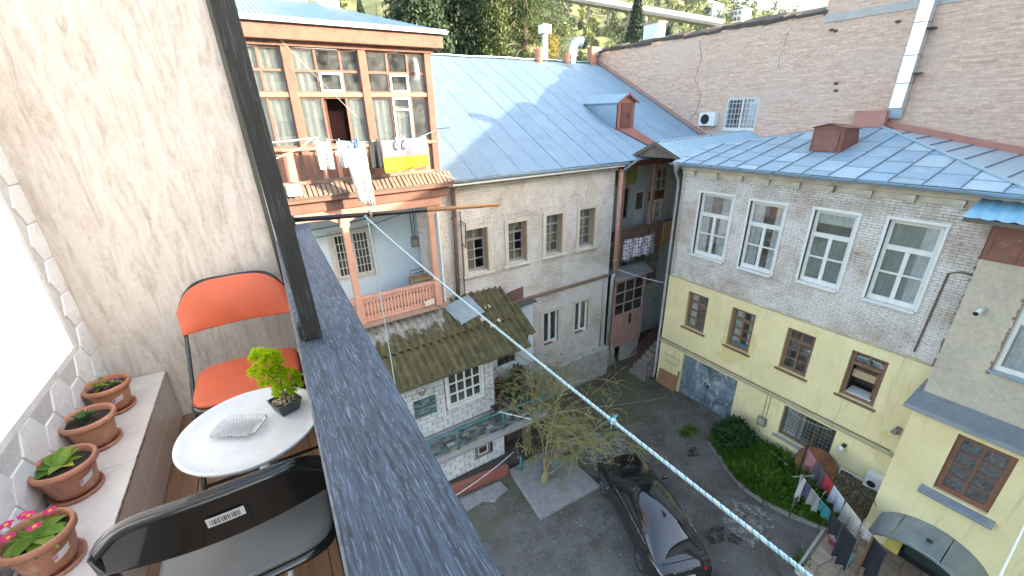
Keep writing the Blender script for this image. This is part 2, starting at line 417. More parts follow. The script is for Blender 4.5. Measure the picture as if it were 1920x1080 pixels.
G_DARK = nm('dark interior', (0.045, 0.04, 0.037), (0.025, 0.022, 0.02), 1.5, 0.9, 0.0, 10)
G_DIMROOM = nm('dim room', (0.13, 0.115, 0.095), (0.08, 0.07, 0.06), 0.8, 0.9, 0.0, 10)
G_CURTAIN = nm('white net curtain', (0.78, 0.79, 0.79), (0.60, 0.62, 0.63), 4, 0.9, 0.1, 30, stretch=(4, 4, 0.3))
G_CURTAIN2 = nm('grey green curtain', (0.30, 0.34, 0.32), (0.20, 0.23, 0.22), 4, 0.9, 0.1, 30, stretch=(4, 4, 0.3))
G_GLASS = glass_mat('window glass')
G_GLASS_D = glass_mat('dark window glass', (0.45, 0.5, 0.5), 0.2)
G_IRON = nm('black iron', (0.03, 0.03, 0.032), (0.02, 0.02, 0.02), 8, 0.55, 0.1, 60)
G_BROWNPIPE = nm('brown rusty pipe', (0.20, 0.13, 0.10), (0.12, 0.08, 0.065), 4, 0.75, 0.2, 40)
G_PINKPIPE = nm('salmon painted pipe', (0.52, 0.30, 0.24), (0.40, 0.22, 0.17), 3, 0.65, 0.15, 40)
G_GREYPIPE = nm('grey zinc pipe', (0.42, 0.44, 0.46), (0.28, 0.29, 0.31), 4, 0.5, 0.15, 30, metal=0.4)
G_RUST = nm('rusted steel', (0.26, 0.105, 0.04), (0.11, 0.05, 0.026), 3, 0.85, 0.4, 60)
G_CONCRETE = nm('worn concrete', (0.36, 0.355, 0.345), (0.27, 0.265, 0.255), 2.2, 0.92, 0.4, 45, spec=0.2)
G_WHITEPLASTIC = nm('white plastic', (0.72, 0.72, 0.71), (0.66, 0.66, 0.65), 3, 0.4, 0.05, 30, fine=0.05)
G_TIMBERDARK = nm('grey old timber', (0.16, 0.13, 0.11), (0.10, 0.08, 0.065), 4, 0.9, 0.4, 50)
G_PLY = nm('brown board', (0.36, 0.19, 0.10), (0.28, 0.14, 0.075), 2, 0.7, 0.2, 40)
# ---------------------------------------------------------------- windows
def window(F, u0, u1, z0, z1, parent, panes, frame=G_WHITEPAINT, glass=G_GLASS, rec=0.12, fd=0.06, curtain=None, room=G_DIMROOM, name='window', sill=None, label=None, missing=(), roomd=0.9):
    """panes: rectangles (a0,a1,b0,b1) as fractions of the opening"""
    W, H = u1-u0, z1-z0
    ops = [(u0+a*W, u0+b*W, z0+c*H, z0+e*H) for (a, b, c, e) in panes]
    mb = MB(); F.wall(mb, u0, u1, z0, z1, ops, fd, rec)
    w = mb.build(name, frame, parent)
    if label: w['label'] = label
    for k, (a, b, c, e) in enumerate(ops):
        if k in missing: continue
        g = MB(); F.box(g, a-0.006, b+0.006, rec+fd*0.45, rec+fd*0.45+0.005, c-0.006, e+0.006)
        g.build('pane', glass, w)
    if curtain:
        for (ca, cb, cz0, cz1, cm) in curtain:
            c = MB(); a, b = u0+ca*W, u0+cb*W; n = max(6, int((b-a)/0.03))
            c.grid(lambda i, j: F.p(a+(b-a)*i, rec+fd+0.03+0.022*math.sin(i*n*1.2)+0.008*math.sin(i*n*2.9+1), z0+H*(cz0+(cz1-cz0)*j)), n, 1)
            c.build('curtain', cm, w, smooth=True)
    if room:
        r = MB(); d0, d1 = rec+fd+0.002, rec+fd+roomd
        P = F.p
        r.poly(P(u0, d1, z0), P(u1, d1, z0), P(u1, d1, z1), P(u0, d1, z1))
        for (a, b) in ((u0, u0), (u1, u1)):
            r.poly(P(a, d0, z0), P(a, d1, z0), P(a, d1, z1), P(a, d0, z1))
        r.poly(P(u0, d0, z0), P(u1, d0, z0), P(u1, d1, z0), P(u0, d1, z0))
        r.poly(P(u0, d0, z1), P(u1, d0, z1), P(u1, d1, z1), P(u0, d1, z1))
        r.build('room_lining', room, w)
    if sill:
        sm, so, sw, sh = sill
        s = MB(); F.box(s, u0-sw, u1+sw, -so, rec+0.01, z0-sh, z0-0.002)
        bevel(s.build('sill', sm, w), 0.006)
    return w
def bars(F, u0, u1, z0, z1, d, nu, nv, r, mat, parent, name='window_bars'):
    mb = MB()
    for i in range(nu+1):
        u = u0+(u1-u0)*i/nu; mb.tube([F.p(u, d, z0), F.p(u, d, z1)], r, 5)
    for j in range(nv+1):
        z = z0+(z1-z0)*j/nv; mb.tube([F.p(u0, d+2*r, z), F.p(u1, d+2*r, z)], r, 5)
    return mb.build(name, mat, parent)
def clip(poly, a, b):
    """clip 2d convex polygon by the half plane left of a->b"""
    out = []; n = len(poly)
    def side(p): return (b[0]-a[0])*(p[1]-a[1])-(b[1]-a[1])*(p[0]-a[0])
    for i in range(n):
        p, q = poly[i], poly[(i+1) % n]; sp_, sq = side(p), side(q)
        if sp_ >= 0: out.append(p)
        if sp_*sq < 0:
            t = sp_/(sp_-sq); out.append((p[0]+(q[0]-p[0])*t, p[1]+(q[1]-p[1])*t))
    return out
def pipe(name, pts, r, mat, parent, n=10): return MB().tube(pts, r, n).build(name, mat, parent, smooth=True)
def wire(name, pts, r, mat, parent=None, sag=0.0, seg=12):
    a, b = Vector(pts[0]), Vector(pts[-1])
    if len(pts) == 2: pts = [a.lerp(b, i/seg)-Vector((0, 0, sag*4*(i/seg)*(1-i/seg))) for i in range(seg+1)]
    return MB().tube(pts, r, 6).build(name, mat, parent, smooth=True)

# ---------------------------------------------------------------- ground
def ground_mat():
    t = NT('courtyard asphalt and soil'); p = t.pos()
    a = t.ramp(t.noise(p, 1.2, 7, 0.7), [(0.3, (0.085, 0.078, 0.072)), (0.7, (0.175, 0.163, 0.152))])
    a = t.mix(0.6, a, t.ramp(t.noise(p, 22, 6, 0.8), [(0.3, (0.2, 0.2, 0.2)), (0.7, (0.8, 0.8, 0.8))]), 'OVERLAY')
    # moss and soil creeping in from the walls
    sp = t.n('SeparateXYZ'); t.l(t.n('NewGeometry').outputs['Position'], sp.inputs[0])
    ms = t.n('MapRange'); t.l(sp.outputs['Y'], ms.inputs[0]); ms.inputs[1].default_value = 5.5; ms.inputs[2].default_value = 11.0; ms.inputs[3].default_value = -0.12; ms.inputs[4].default_value = 0.22
    ad = t.n('Math', operation='ADD'); t.l(t.noise(p, 0.9, 7, 0.7, 0.4), ad.inputs[0]); t.l(ms.outputs[0], ad.inputs[1])
    a = t.mix(t.ramp(ad.outputs[0], [(0.5, 0.0), (0.68, 0.8)]), a, (0.105, 0.105, 0.06))
    a = t.mix(t.ramp(t.noise(p, 0.55, 6, 0.7, 0.8), [(0.52, 0.0), (0.64, 0.8)]), a, (0.088, 0.066, 0.05))
    a = t.mix(t.ramp(t.noise(p, 2.1, 6, 0.75, 0.3), [(0.66, 0.0), (0.76, 0.5)]), a, (0.24, 0.235, 0.225))
    wv = t.n('VectorMath', operation='MULTIPLY_ADD'); nz = t.n('TexNoise', i_Scale=1.6, i_Detail=5.0); t.l(p, nz.inputs['Vector']); t.l(nz.outputs['Color'], wv.inputs[0]); wv.inputs[1].default_value = (0.9, 0.9, 0); t.l(p, wv.inputs[2])
    vo = t.n('TexVoronoi', feature='DISTANCE_TO_EDGE', i_Scale=0.42); t.l(wv.outputs[0], vo.inputs['Vector'])
    ck = t.n('Math', operation='MULTIPLY'); t.l(t.ramp(vo.outputs['Distance'], [(0.0, 0.7), (0.007, 0.0)]), ck.inputs[0]); t.l(t.ramp(t.noise(p, 0.5, 4), [(0.50, 0.0), (0.60, 1.0)]), ck.inputs[1])
    a = t.mix(ck.outputs[0], a, (0.045, 0.04, 0.035))
    t.bump(t.noise(p, 35, 5, 0.7), 0.5, 0.015)
    t.set(col=a, rough=0.93, spec=0.2); return t.m
mb = MB()
mb.grid(lambda i, j: (-60+130*i, -60+130*j, 0.018*math.sin((-60+130*i)*1.7)*math.sin((-60+130*j)*1.3)-0.02), 130, 130)
setp(mb.build('ground', ground_mat(), smooth=True), kind='structure')
mb = MB(); mb.poly((-1500, -1500, -0.6), (1500, -1500, -0.6), (1500, 1500, -0.6), (-1500, 1500, -0.6))
setp(mb.build('terrain', nm('distant earth', (0.14, 0.15, 0.08), (0.10, 0.11, 0.06), 0.05)), kind='structure')
# cement patch in the asphalt, oil stains
def blob(cx, cy, rx, ry, z, n=28, seed=0):
    r = random.Random(seed); pts = []
    ph = [r.random()*6.28 for _ in range(5)]
    for k in range(n):
        a = 2*math.pi*k/n; q = 1+0.16*math.sin(2*a+ph[0])+0.10*math.sin(3*a+ph[1])+0.09*math.sin(5*a+ph[2])+0.05*math.sin(9*a+ph[3])
        pts.append((cx+rx*q*math.cos(a), cy+ry*q*math.sin(a), z))
    return pts
def patch_mat(name, c1, c2):
    t = NT(name); p = t.pos()
    t.set(col=t.ramp(t.noise(p, 3, 7, 0.75), [(0.35, c2), (0.65, c1)]), rough=0.9, spec=0.2)
    tr = t.n('BsdfTransparent'); mx = t.n('MixShader')
    t.l(t.ramp(t.noise(p, 5, 6, 0.75), [(0.42, 0.0), (0.58, 0.9)]), mx.inputs[0]); t.l(tr.outputs[0], mx.inputs[1]); t.l(t.b.outputs[0], mx.inputs[2]); t.l(mx.outputs[0], t.out.inputs['Surface'])
    return t.m
cm = patch_mat('crumbled cement', (0.34, 0.335, 0.32), (0.22, 0.21, 0.20))
om = patch_mat('dried mud', (0.06, 0.048, 0.04), (0.045, 0.037, 0.03))
setp(MB().poly(*blob(11.0, 4.0, 0.75, 0.75, 0.014, seed=3)).build('cement_patch', cm), kind='structure')
setp(MB().poly(*blob(9.75, 4.28, 0.34, 0.27, 0.016, seed=4)).build('stain', om), kind='structure')
setp(MB().poly(*blob(10.1, 3.9, 0.22, 0.18, 0.016, seed=5)).build('stain', om), kind='structure')
setp(MB().poly(*blob(12.1, 6.75, 0.35, 0.16, 0.016, seed=6)).build('stain', om), kind='structure')
setp(MB().poly(*blob(9.4, 9.0, 1.1, 0.8, 0.012, seed=9)).build('cement_patch', cm), kind='structure')
# ================================================================ YELLOW HOUSE (white brick above yellow plaster)
FX = Fac('x', 14.8)
yh = thing('yellow_house', 'two tone house, whitewashed brick over yellow plaster, blue grey sheet roof', 'house', (14.8, 6.4, 0))
UP = [(8.50, 9.80, 6.58, 9.02), (6.70, 7.86, 6.58, 9.0), (4.72, 5.84, 6.70, 9.03), (2.86, 4.00, 6.72, 9.08)]
LO = [(8.75, 9.68, 3.32, 4.97), (6.85, 7.75, 3.32, 4.98), (4.86, 5.74, 3.36, 4.98), (2.95, 3.86, 3.38, 5.02)]
GAR = (6.98, 9.46, -0.05, 2.04); BW = (3.57, 5.21, 0.72, 2.04)
mb = MB(); FX.wall(mb, 1.2, 10.68, 5.36, 10.02, UP, 0.4); mb.build('upper_wall', G_WHITEBRICK_X, yh)
mb = MB(); FX.wall(mb, 1.2, 10.70, -0.3, 5.33, LO+[GAR, BW], 0.4, -0.04); mb.build('lower_wall', G_YELLOW, yh)
# left flank towards the stair well and closing back
mb = MB(); mb.poly((14.80, 10.69, -0.3), (20, 10.69, -0.3), (20, 10.69, 10.3), (14.80, 10.69, 10.0)); mb.build('side_wall', G_GREYPLASTER, yh)
mb = MB()
for a in range(0, 48):   # ragged top edge of the yellow plaster, where it meets the brick
    u = 1.2+a*0.1975; h = 0.05+0.035*math.sin(a*1.3)+0.03*random.random()
    FX.box(mb, u, u+0.1975, -0.028, 0.03, 5.32, 5.34+h)
mb.build('plaster_edge', G_LEDGE, yh)
mb = MB()
FX.box(mb, 1.9, 10.72, -0.115, -0.03, 2.21, 2.29); FX.box(mb, 1.9, 10.72, -0.085, -0.03, 2.12, 2.21)
bevel(mb.build('string_course', G_LEDGE, yh), 0.01)
MB().tube([FX.p(10.7, -0.1, 2.33), FX.p(6, -0.1, 2.32), FX.p(2.2, -0.1, 2.33)], 0.012, 6).build('cable', G_IRON, yh)
# plinth
mb = MB(); FX.box(mb, 2.0, 6.94, -0.10, -0.03, -0.1, 0.42); bevel(mb.build('plinth', G_LEDGE, yh), 0.02)
# quoin strip at the left corner
mb = MB()
for k in range(60):
    z = 5.42+k*0.077
    w = 0.12+0.06*(k % 2)+0.03*random.random()
    FX.box(mb, 10.70-w, 10.705, -0.012-0.008*random.random(), 0.01, z+0.006, z+0.071)
mb.build('brick_quoins', brick_mat('corner brick', 'x', ((0.40, 0.30, 0.24), (0.52, 0.45, 0.40)), (0.3, 0.26, 0.22), wash=(0.62, 0.58, 0.53), wash_lo=0.4, wash_hi=0.6), yh)
# cornice and corbels
mb = MB()
FX.box(mb, 1.2, 10.78, -0.10, 0.1, 9.80, 9.90); FX.box(mb, 1.2, 10.84, -0.20, 0.1, 9.90, 10.02); FX.box(mb, 1.2, 10.72, -0.04, 0.1, 9.62, 9.80)
bevel(mb.build('cornice', G_CREAM, yh), 0.012)
cb = MB().box(-0.16, 0, -0.10, 0.10, -0.11, 0).box(-0.09, 0, -0.075, 0.075, -0.2, -0.11).mesh('corbel'); cb.materials.append(G_CREAM)
for k in range(10): inst('corbel', cb, yh, (14.76, 10.2-0.93*k, 9.80))
# upper windows: transom light over two casements of two panes
def pan_up(a=0.085, t=0.045):
    return [(a, 1-a, 0.70, 0.955), (a, 0.5-t, 0.375, 0.64), (0.5+t, 1-a, 0.375, 0.64), (a, 0.5-t, 0.06, 0.355), (0.5+t, 1-a, 0.06, 0.355)]
cur = [[(0.02, 0.36, 0, 1, G_CURTAIN), (0.70, 0.98, 0, 1, G_CURTAIN)], [(0.02, 0.28, 0, 1, G_CURTAIN), (0.62, 0.98, 0, 1, G_CURTAIN)],
       [(0.02, 0.5, 0, 0.66, G_CURTAIN2), (0.5, 0.98, 0, 0.66, G_CURTAIN2), (0.02, 0.98, 0.82, 1.0, G_CURTAIN)], [(0.02, 0.34, 0, 1, G_CURTAIN), (0.34, 0.98, 0, 1, G_CURTAIN2)]]
for k, o in enumerate(UP):
    w = window(FX, *o, yh, pan_up(), G_WHITEPAINT, G_GLASS, 0.10, 0.07, cur[k], sill=(G_WHITEPAINT, 0.10, 0.03, 0.07))
    m = MB()
    for (a, b, c, e) in ((o[0]-0.075, o[0], o[2], o[3]), (o[1], o[1]+0.075, o[2], o[3]), (o[0]-0.09, o[1]+0.09, o[3], o[3]+0.09)):
        FX.box(m, a, b, -0.035, 0.1, c, e)
    bevel(m.build('casing', G_WHITEPAINT, w), 0.008)
    # flat brick arch over the opening
    m = MB(); n = 15
    for q in range(n):
        u = o[0]-0.18+(o[1]-o[0]+0.36)*q/n; tilt = (q-(n-1)/2)*0.012
        FX.box(m, u+0.006, u+(o[1]-o[0]+0.36)/n-0.006, -0.012, 0.02, o[3]+0.10+(0.05 if k == 2 else 0)*math.sin(math.pi*(q+.5)/n), o[3]+0.33+(0.06 if k == 2 else 0.02)*math.sin(math.pi*(q+.5)/n))
    m.build('brick_arch', G_WHITEBRICK_X, w)
# lower windows, brown
def pan_lo():
    P = []
    for (a, b) in ((0.12, 0.465), (0.535, 0.88)):
        P += [(a, b, 0.76, 0.93), (a, b, 0.51, 0.70), (a, b, 0.30, 0.485), (a, b, 0.07, 0.275)]
    return P
for k, o in enumerate(LO):
    if k == 3:
        P = [(0.12, 0.465, 0.76, 0.93), (0.535, 0.88, 0.76, 0.93), (0.12, 0.88, 0.07, 0.69)]
        w = window(FX, *o, yh, P, G_BROWNFRAME, G_GLASS_D, 0.08, 0.09, None, room=G_DIMROOM, sill=(G_BROWNFRAME, 0.10, 0.10, 0.07), missing=(2,))
        # casement swung open into the room, board and bedding on the inner sill
        m = MB(); u = o[0]+0.14
        for (za, zb) in ((3.5, 3.56), (3.98, 4.02), (4.46, 4.52)): m.box(14.98, 15.36, u, u+0.045, za, zb)
        for xa in (14.98, 15.31): m.box(xa, xa+0.05, u-0.003, u+0.048, 3.5, 4.52)
        m.build('open_casement', G_BROWNFRAME, w)
        m = MB(); m.box(15.0, 15.3, o[0]+0.2, o[1]-0.12, 4.05, 4.3); bevel(m.build('shelf_box', nm('beige card', (0.50, 0.36, 0.22)), w), 0.01)
        m = MB(); m.box(14.9, 15.4, o[0]+0.12, o[1]-0.12, 3.46, 3.52); m.build('inner_sill', G_WHITEPAINT, w)
        continue
    cu = [[(0.12, 0.5, 0.02, 0.98, G_DIMROOM), (0.50, 0.97, 0.02, 0.98, G_WHITEPAINT)], [(0.5, 0.97, 0.02, 0.95, G_WHITEPAINT), (0.05, 0.30, 0, 0.95, G_CURTAIN)], None][k]
    w = window(FX, *o, yh, pan_lo(), G_BROWNFRAME, G_GLASS, 0.08, 0.09, cu, sill=(G_BROWNFRAME, 0.10, 0.10, 0.07))
    if k == 1:
        m = MB(); m.box(14.92, 15.0, o[0]+0.12, o[1]-0.2, 3.42, 3.55); m.build('cushion', nm('teal cushion', (0.03, 0.22, 0.26)), w)
# garage door: two leaves of riveted sheet
gd = thing('garage_door', 'blue grey dented double leaf metal garage door in the yellow wall', 'garage door', (14.9, 8.22, 0))
gm = nm('blue grey garage paint', (0.24, 0.31, 0.36), (0.07, 0.095, 0.115), 2.6, 0.5, 0.5, 7, stain=(0.42, 0.46, 0.48), stain_scale=2.4, stain_lo=0.52, stain_hi=0.62, metal=0.1, fine=0.4)
for (a, b) in ((6.99, 8.205), (8.235, 9.45)):
    m = MB(); m.box(14.86, 14.90, a, b, 0.0, 2.03)
    leaf = m.build('door_leaf', gm, gd)
    m = MB()
    for (ua, ub, za, zb) in ((a, b, 1.95, 2.03), (a, b, 0.0, 0.09), (a, a+0.07, 0.09, 1.95), (b-0.07, b, 0.09, 1.95), (a+0.07, b-0.07, 0.97, 1.04)):
        m.box(14.842, 14.862, ua, ub, za, zb)
    m.build('leaf_frame', gm, leaf)
    m = MB().bar((14.85, a+0.1, 0.15), (14.85, b-0.1, 0.95), 0.05, 0.02, (1, 0, 0)); m.build('brace', gm, leaf)
m = MB().tube([(14.82, 8.3, 0.95), (14.80, 8.3, 1.0), (14.80, 8.3, 1.15), (14.82, 8.3, 1.2)], 0.012, 6); m.box(14.80, 14.85, 8.12, 8.2, 0.98, 1.1); m.build('handle', G_IRON, gd)
# barred cellar window
w = window(FX, *BW, yh, [(0.02, 0.34, 0.03, 0.97), (0.37, 0.66, 0.03, 0.97), (0.69, 0.98, 0.03, 0.97)], G_BROWNFRAME, G_GLASS, 0.14, 0.07, [(0.6, 0.95, 0.05, 0.95, G_CURTAIN)], room=G_DIMROOM, sill=(G_CONCRETE, 0.14, 0.12, 0.09), label='wide cellar window behind iron bars')
bars(FX, BW[0]+0.03, BW[1]-0.03, BW[2]+0.03, BW[3]-0.03, 0.02, 14, 8, 0.009, nm('grey iron bars', (0.20, 0.18, 0.16), None, 5, 0.6), w)
m = MB(); m.tube([FX.p(5.1, 0.0, 1.95), FX.p(4.7, -0.03, 1.83), FX.p(4.2, -0.03, 1.86), FX.p(3.7, 0.0, 1.97)], 0.006, 5); m.build('loose_cable', G_WHITEPLASTIC, w)
# electric box with conduits
eb = thing('electric_box', 'small rusty grey electric box on the yellow wall above the bush', 'box', (14.7, 5.78, 0.95))
bevel(MB().box(14.60, 14.755, 5.62, 5.92, 0.78, 1.12).build('case', nm('grey brown enamel', (0.26, 0.22, 0.18)), eb), 0.015)
bevel(MB().box(14.585, 14.602, 5.66, 5.88, 0.86, 1.07).build('cover', nm('meter cover', (0.42, 0.38, 0.33)), eb), 0.006)
for u in (5.70, 5.82): pipe('conduit', [(14.73, u, 1.10), (14.73, u, 2.1), (14.72, u-0.1, 2.13)], 0.014, G_LEDGE, eb, 6)
sp = thing('wall_lamp', 'white globe wall lamp beside the cellar window', 'lamp', (14.72, 3.28, 1.62))
MB().lathe([(0.0, -0.12), (0.07, -0.09), (0.095, 0), (0.07, 0.08), (0.03, 0.11)], (14.62, 3.28, 1.6), 14).build('globe', G_WHITEPLASTIC, sp, True)
MB().box(14.60, 14.76, 3.2, 3.3, 1.68, 1.76).build('bracket', G_IRON, sp)
fl = thing('floodlight', 'small grey floodlight near the corner of the yellow annex', 'lamp', (14.7, 2.22, 3.1))
MB().box(14.62, 14.75, 2.16, 2.28, 3.0, 3.2).build('housing', nm('grey lamp', (0.2, 0.18, 0.16)), fl)
MB().tube([(14.64, 2.25, 3.12), (14.52, 2.28, 3.05)], [0.05, 0.07], 10).build('head', nm('lamp head', (0.3, 0.29, 0.27)), fl)
# hairline cracks
m = MB().tube([FX.p(9.5, -0.042, 4.75), FX.p(8.9, -0.042, 4.55), FX.p(8.6, -0.042, 4.35), FX.p(7.8, -0.042, 3.9), FX.p(7.5, -0.042, 3.75)], 0.004, 4)
m.tube([FX.p(5.75, -0.042, 3.25), FX.p(5.2, -0.042, 3.3), FX.p(4.7, -0.042, 3.18), FX.p(4.05, -0.042, 3.2)], 0.004, 4)
m.tube([FX.p(3.72, -0.042, 3.3), FX.p(3.68, -0.042, 2.8), FX.p(3.72, -0.042, 2.34)], 0.006, 4); m.build('wall_cable', G_LEDGE, yh)
# --- roof: seamed sheets, each panel a piece
AP = (20.0, 6.72); 
def zr(x): return 10.10+(x-14.42)*0.215
main = [(14.42, 10.98), (14.42, 1.55), AP, (16.55, 10.98)]
main = [(14.42, 1.55), AP, (16.55, 10.98), (14.42, 10.98)]
def ccw(p): return p if sum(p[i][0]*p[(i+1) % len(p)][1]-p[(i+1) % len(p)][0]*p[i][1] for i in range(len(p))) > 0 else p[::-1]
main = ccw(main)
def clip_poly(cell, region):
    for i in range(len(region)):
        cell = clip(cell, region[i], region[(i+1) % len(region)])
        if len(cell) < 3: return []
    return cell
rows = [14.42, 15.05, 16.05, 17.1, 18.15, 19.2, 20.2]
for k in range(14):
    ya, yb = 1.4+k*0.70, 1.4+(k+1)*0.70
    for j in range(6):
        off = 0.28*((k*7+j*3) % 3-1) if 0 < j else 0
        x0 = rows[j]+(0.28*((k*7+(j)*3) % 3-1) if j > 0 else 0); x1 = rows[j+1]+(0.28*((k*7+(j+1)*3) % 3-1) if j < 5 else 0)
        c = clip_poly([(x0+0.004, ya+0.012), (x1-0.004, ya+0.012), (x1-0.004, yb-0.012), (x0+0.004, yb-0.012)], main)
        if len(c) < 3: continue
        dz = random.uniform(0, 0.008)
        m = MB().prism([(p[0], p[1], zr(p[0])+dz+0.006*(x1-p[0])) for p in c], (0, 0, -0.02))
        m.build('roof_panel', (G_BLUEROOF, G_BLUEROOF2, G_BLUEROOF, G_BLUEROOF3)[(k*5+j*3+(k*j) % 3) % 4], yh)
        xe = min(p[0] for p in c); ye = [p[1] for p in c if p[0] < xe+0.02]
        if j > 0 and max(ye)-min(ye) > 0.2: MB().bar((xe, min(ye), zr(xe)+0.012), (xe, max(ye), zr(xe)+0.012), 0.035, 0.022).build('cross_seam', G_SEAM2, yh)
    c = clip_poly([(14.42, ya-0.006), (20, ya-0.006), (20, ya+0.006), (14.42, ya+0.006)], main)
    if len(c) >= 3:
        xa, xb = min(p[0] for p in c), max(p[0] for p in c)
        MB().bar((xa, ya, zr(xa)+0.015), (xb, ya, zr(xb)+0.015), 0.018, 0.05).build('roof_seam', G_SEAM, yh)
# right hip slope
m = MB(); 
def zq(y): return 11.30+(y-6.72)*0.208
m.poly((20, 6.72, 11.30), (14.42, 1.55, 10.10), (20, 1.55, zq(1.55))); m.build('roof_slope', G_BLUEROOF2, yh)
for k in range(9):
    y = 1.75+k*0.55; f = (y-1.55)/(6.72-1.55); xa = 14.42+(20-14.42)*f
    MB().bar((xa+0.05, y, 10.10+(zq(6.72)-10.10)*f+0.02), (19.95, y, zq(y)+0.02), 0.02, 0.03).build('roof_seam', G_SEAM, yh)
MB().bar((14.42, 1.55, 10.14), (20, 6.72, 11.34), 0.07, 0.05).build('hip_cap', G_BLUEROOF2, yh)
MB().bar((16.55, 10.98, 10.58), (20, 6.72, 11.34), 0.07, 0.05).build('hip_cap', G_BLUEROOF2, yh)
m = MB().poly((20, 6.72, 11.30), (16.55, 10.98, 10.55), (20, 10.98, 10.55)); m.build('roof_slope', G_BLUEROOF2, yh)
# eave gutter with joints
m = MB(); m.prism([(14.44, 1.5, 10.075), (14.40, 1.5, 10.0), (14.32, 1.5, 9.985), (14.25, 1.5, 10.01), (14.23, 1.5, 10.075), (14.245, 1.5, 10.075), (14.265, 1.5, 10.02), (14.32, 1.5, 10.0), (14.385, 1.5, 10.015), (14.42, 1.5, 10.07)], (0, 9.5, 0))
m.build('gutter', G_GALV2, yh)
m = MB().box(14.42, 14.9, 1.5, 10.95, 9.985, 10.035); m.build('soffit', G_TIMBERDARK, yh)
for k in range(9):
    y = 10.4-1.1*k; MB().box(14.22, 14.45, y-0.015, y+0.015, 10.04, 10.085).build('gutter_clip', G_SEAM, yh)
# red flashing against the fire wall
m = MB(); m.bar((19.93, 6.6, 11.36), (19.93, 1.5, zq(1.5)+0.08), 0.1, 0.22).bar((19.93, 6.7, 11.34), (19.93, 11, 10.62), 0.1, 0.16); m.build('flashing', nm('faded red flashing', (0.45, 0.19, 0.15), (0.34, 0.14, 0.11), 3), yh)
# brown roof hatch
rh = thing('roof_hatch', 'rust brown metal roof hatch on the seamed blue roof', 'roof hatch', (16.6, 6.7, 10.5))
hx, hy0, hy1, hz = 16.52, 6.27, 7.18, 10.52
front = [(hx, hy0, hz), (hx, hy1, hz), (hx+0.02, hy1, hz+0.80), (hx+0.02, (hy0+hy1)/2, hz+0.90), (hx+0.02, hy0, hz+0.80)]
back = [(17.75, hy0, zr(17.75)), (17.75, hy1, zr(17.75)), (17.55, hy1, hz+0.72), (17.55, (hy0+hy1)/2, hz+0.84), (17.55, hy0, hz+0.72)]
m = MB(); m.poly(*front); m.poly(*back[::-1]); m.poly(front[1], back[1], back[2], front[2]); m.poly(front[0], front[4], back[4], back[0]); m.build('casing', nm('rust brown sheet', (0.24, 0.085, 0.05), (0.15, 0.055, 0.035), 3, 0.6, 0.2, 15, fine=0.2), rh)
m = MB(); a = 0.05
m.prism([(hx-a, hy0-a, hz+0.79), (hx-a, (hy0+hy1)/2, hz+0.92), (17.6, (hy0+hy1)/2, hz+0.86), (17.6, hy0-a, hz+0.73)], (0, 0, 0.025))
m.prism([(hx-a, hy1+a, hz+0.79), (hx-a, (hy0+hy1)/2+0.001, hz+0.921), (17.6, (hy0+hy1)/2+0.001, hz+0.861), (17.6, hy1+a, hz+0.73)], (0, 0, 0.025)); m.build('hood', G_REDBROWN, rh)
m = MB().box(hx-0.02, hx-0.002, hy0+0.12, hy1-0.12, hz+0.08, hz+0.70); m.build('shutter', G_REDBROWN, rh)
rb = setp(bevel(MB().box(19.55, 19.92, 6.32, 7.28, 11.22, 11.78).build('chimney_stub', nm('faded red brick stub', (0.48, 0.22, 0.17), (0.38, 0.17, 0.13), 3)), 0.02), 'faded red low chimney stub at the top of the seamed roof', 'chimney')
# corner drain pipe and leader head
dp = thing('downpipe', 'long grey zinc downpipe at the corner between yellow house and stairs', 'downpipe', (14.7, 10.78, 0))
pipe('pipe', [(14.33, 10.70, 10.0), (14.36, 10.76, 9.75), (14.66, 10.80, 9.4), (14.70, 10.80, 9.1), (14.70, 10.80, 0.25), (14.6, 10.78, 0.1)], 0.06, G_GREYPIPE, dp)
MB().lathe([(0.07, 0), (0.085, 0.02), (0.16, 0.22), (0.16, 0.3)], (14.34, 10.72, 9.78), 4).build('leader_head', G_GREYPIPE, dp)
for z in (2.0, 4.4, 6.8, 8.9): MB().lathe([(0.066, -0.02), (0.075, 0), (0.066, 0.02)], (14.70, 10.80, z), 10).build('clip', G_GREYPIPE, dp)
# board leaning at the wall, graffiti strokes
bd = setp(MB().prism([(14.60, 9.62, 0.0), (14.60, 10.55, 0.0), (14.72, 10.55, 0.72), (14.72, 9.62, 0.76)], (0.03, 0, 0.01)).build('leaning_board', G_PLY), 'brown board leaning on the yellow wall left of the garage', 'board')
pl = setp(MB().prism([(14.5, 9.5, 0), (14.52, 9.58, 0), (14.74, 9.58, 1.05), (14.72, 9.5, 1.05)], (0.03, 0, 0)).build('leaning_plank', nm('old plank', (0.30, 0.19, 0.12))), 'narrow timber plank standing beside the garage door jamb', 'plank')
m = MB()
for i, (u, z, w_, h_) in enumerate([(10.42, 1.52, .10, .13), (10.27, 1.50, .10, .12), (10.12, 1.52, .06, .14), (10.0, 1.55, .08, .10), (9.86, 1.5, .1, .16), (10.35, 1.22, .09, .14), (10.2, 1.2, .08, .16), (10.05, 1.18, .10, .14), (9.9, 1.2, .08, .15), (9.76, 1.22, .08, .16), (9.66, 1.5, 0.07, 0.18)]):
    k = i % 3
    if k == 0: pts = [(u, z), (u-w_*.5, z+h_*.5), (u, z+h_), (u-w_, z+h_*.8), (u-w_, z)]
    elif k == 1: pts = [(u, z), (u, z+h_), (u-w_, z+h_*.7), (u, z+h_*.45), (u-w_, z)]
    else: pts = [(u, z+h_), (u-w_*.5, z), (u-w_*.6, z+h_*.7), (u-w_, z+h_*.1)]
    m.tube([(14.757, a, b) for (a, b) in pts], 0.007, 4)
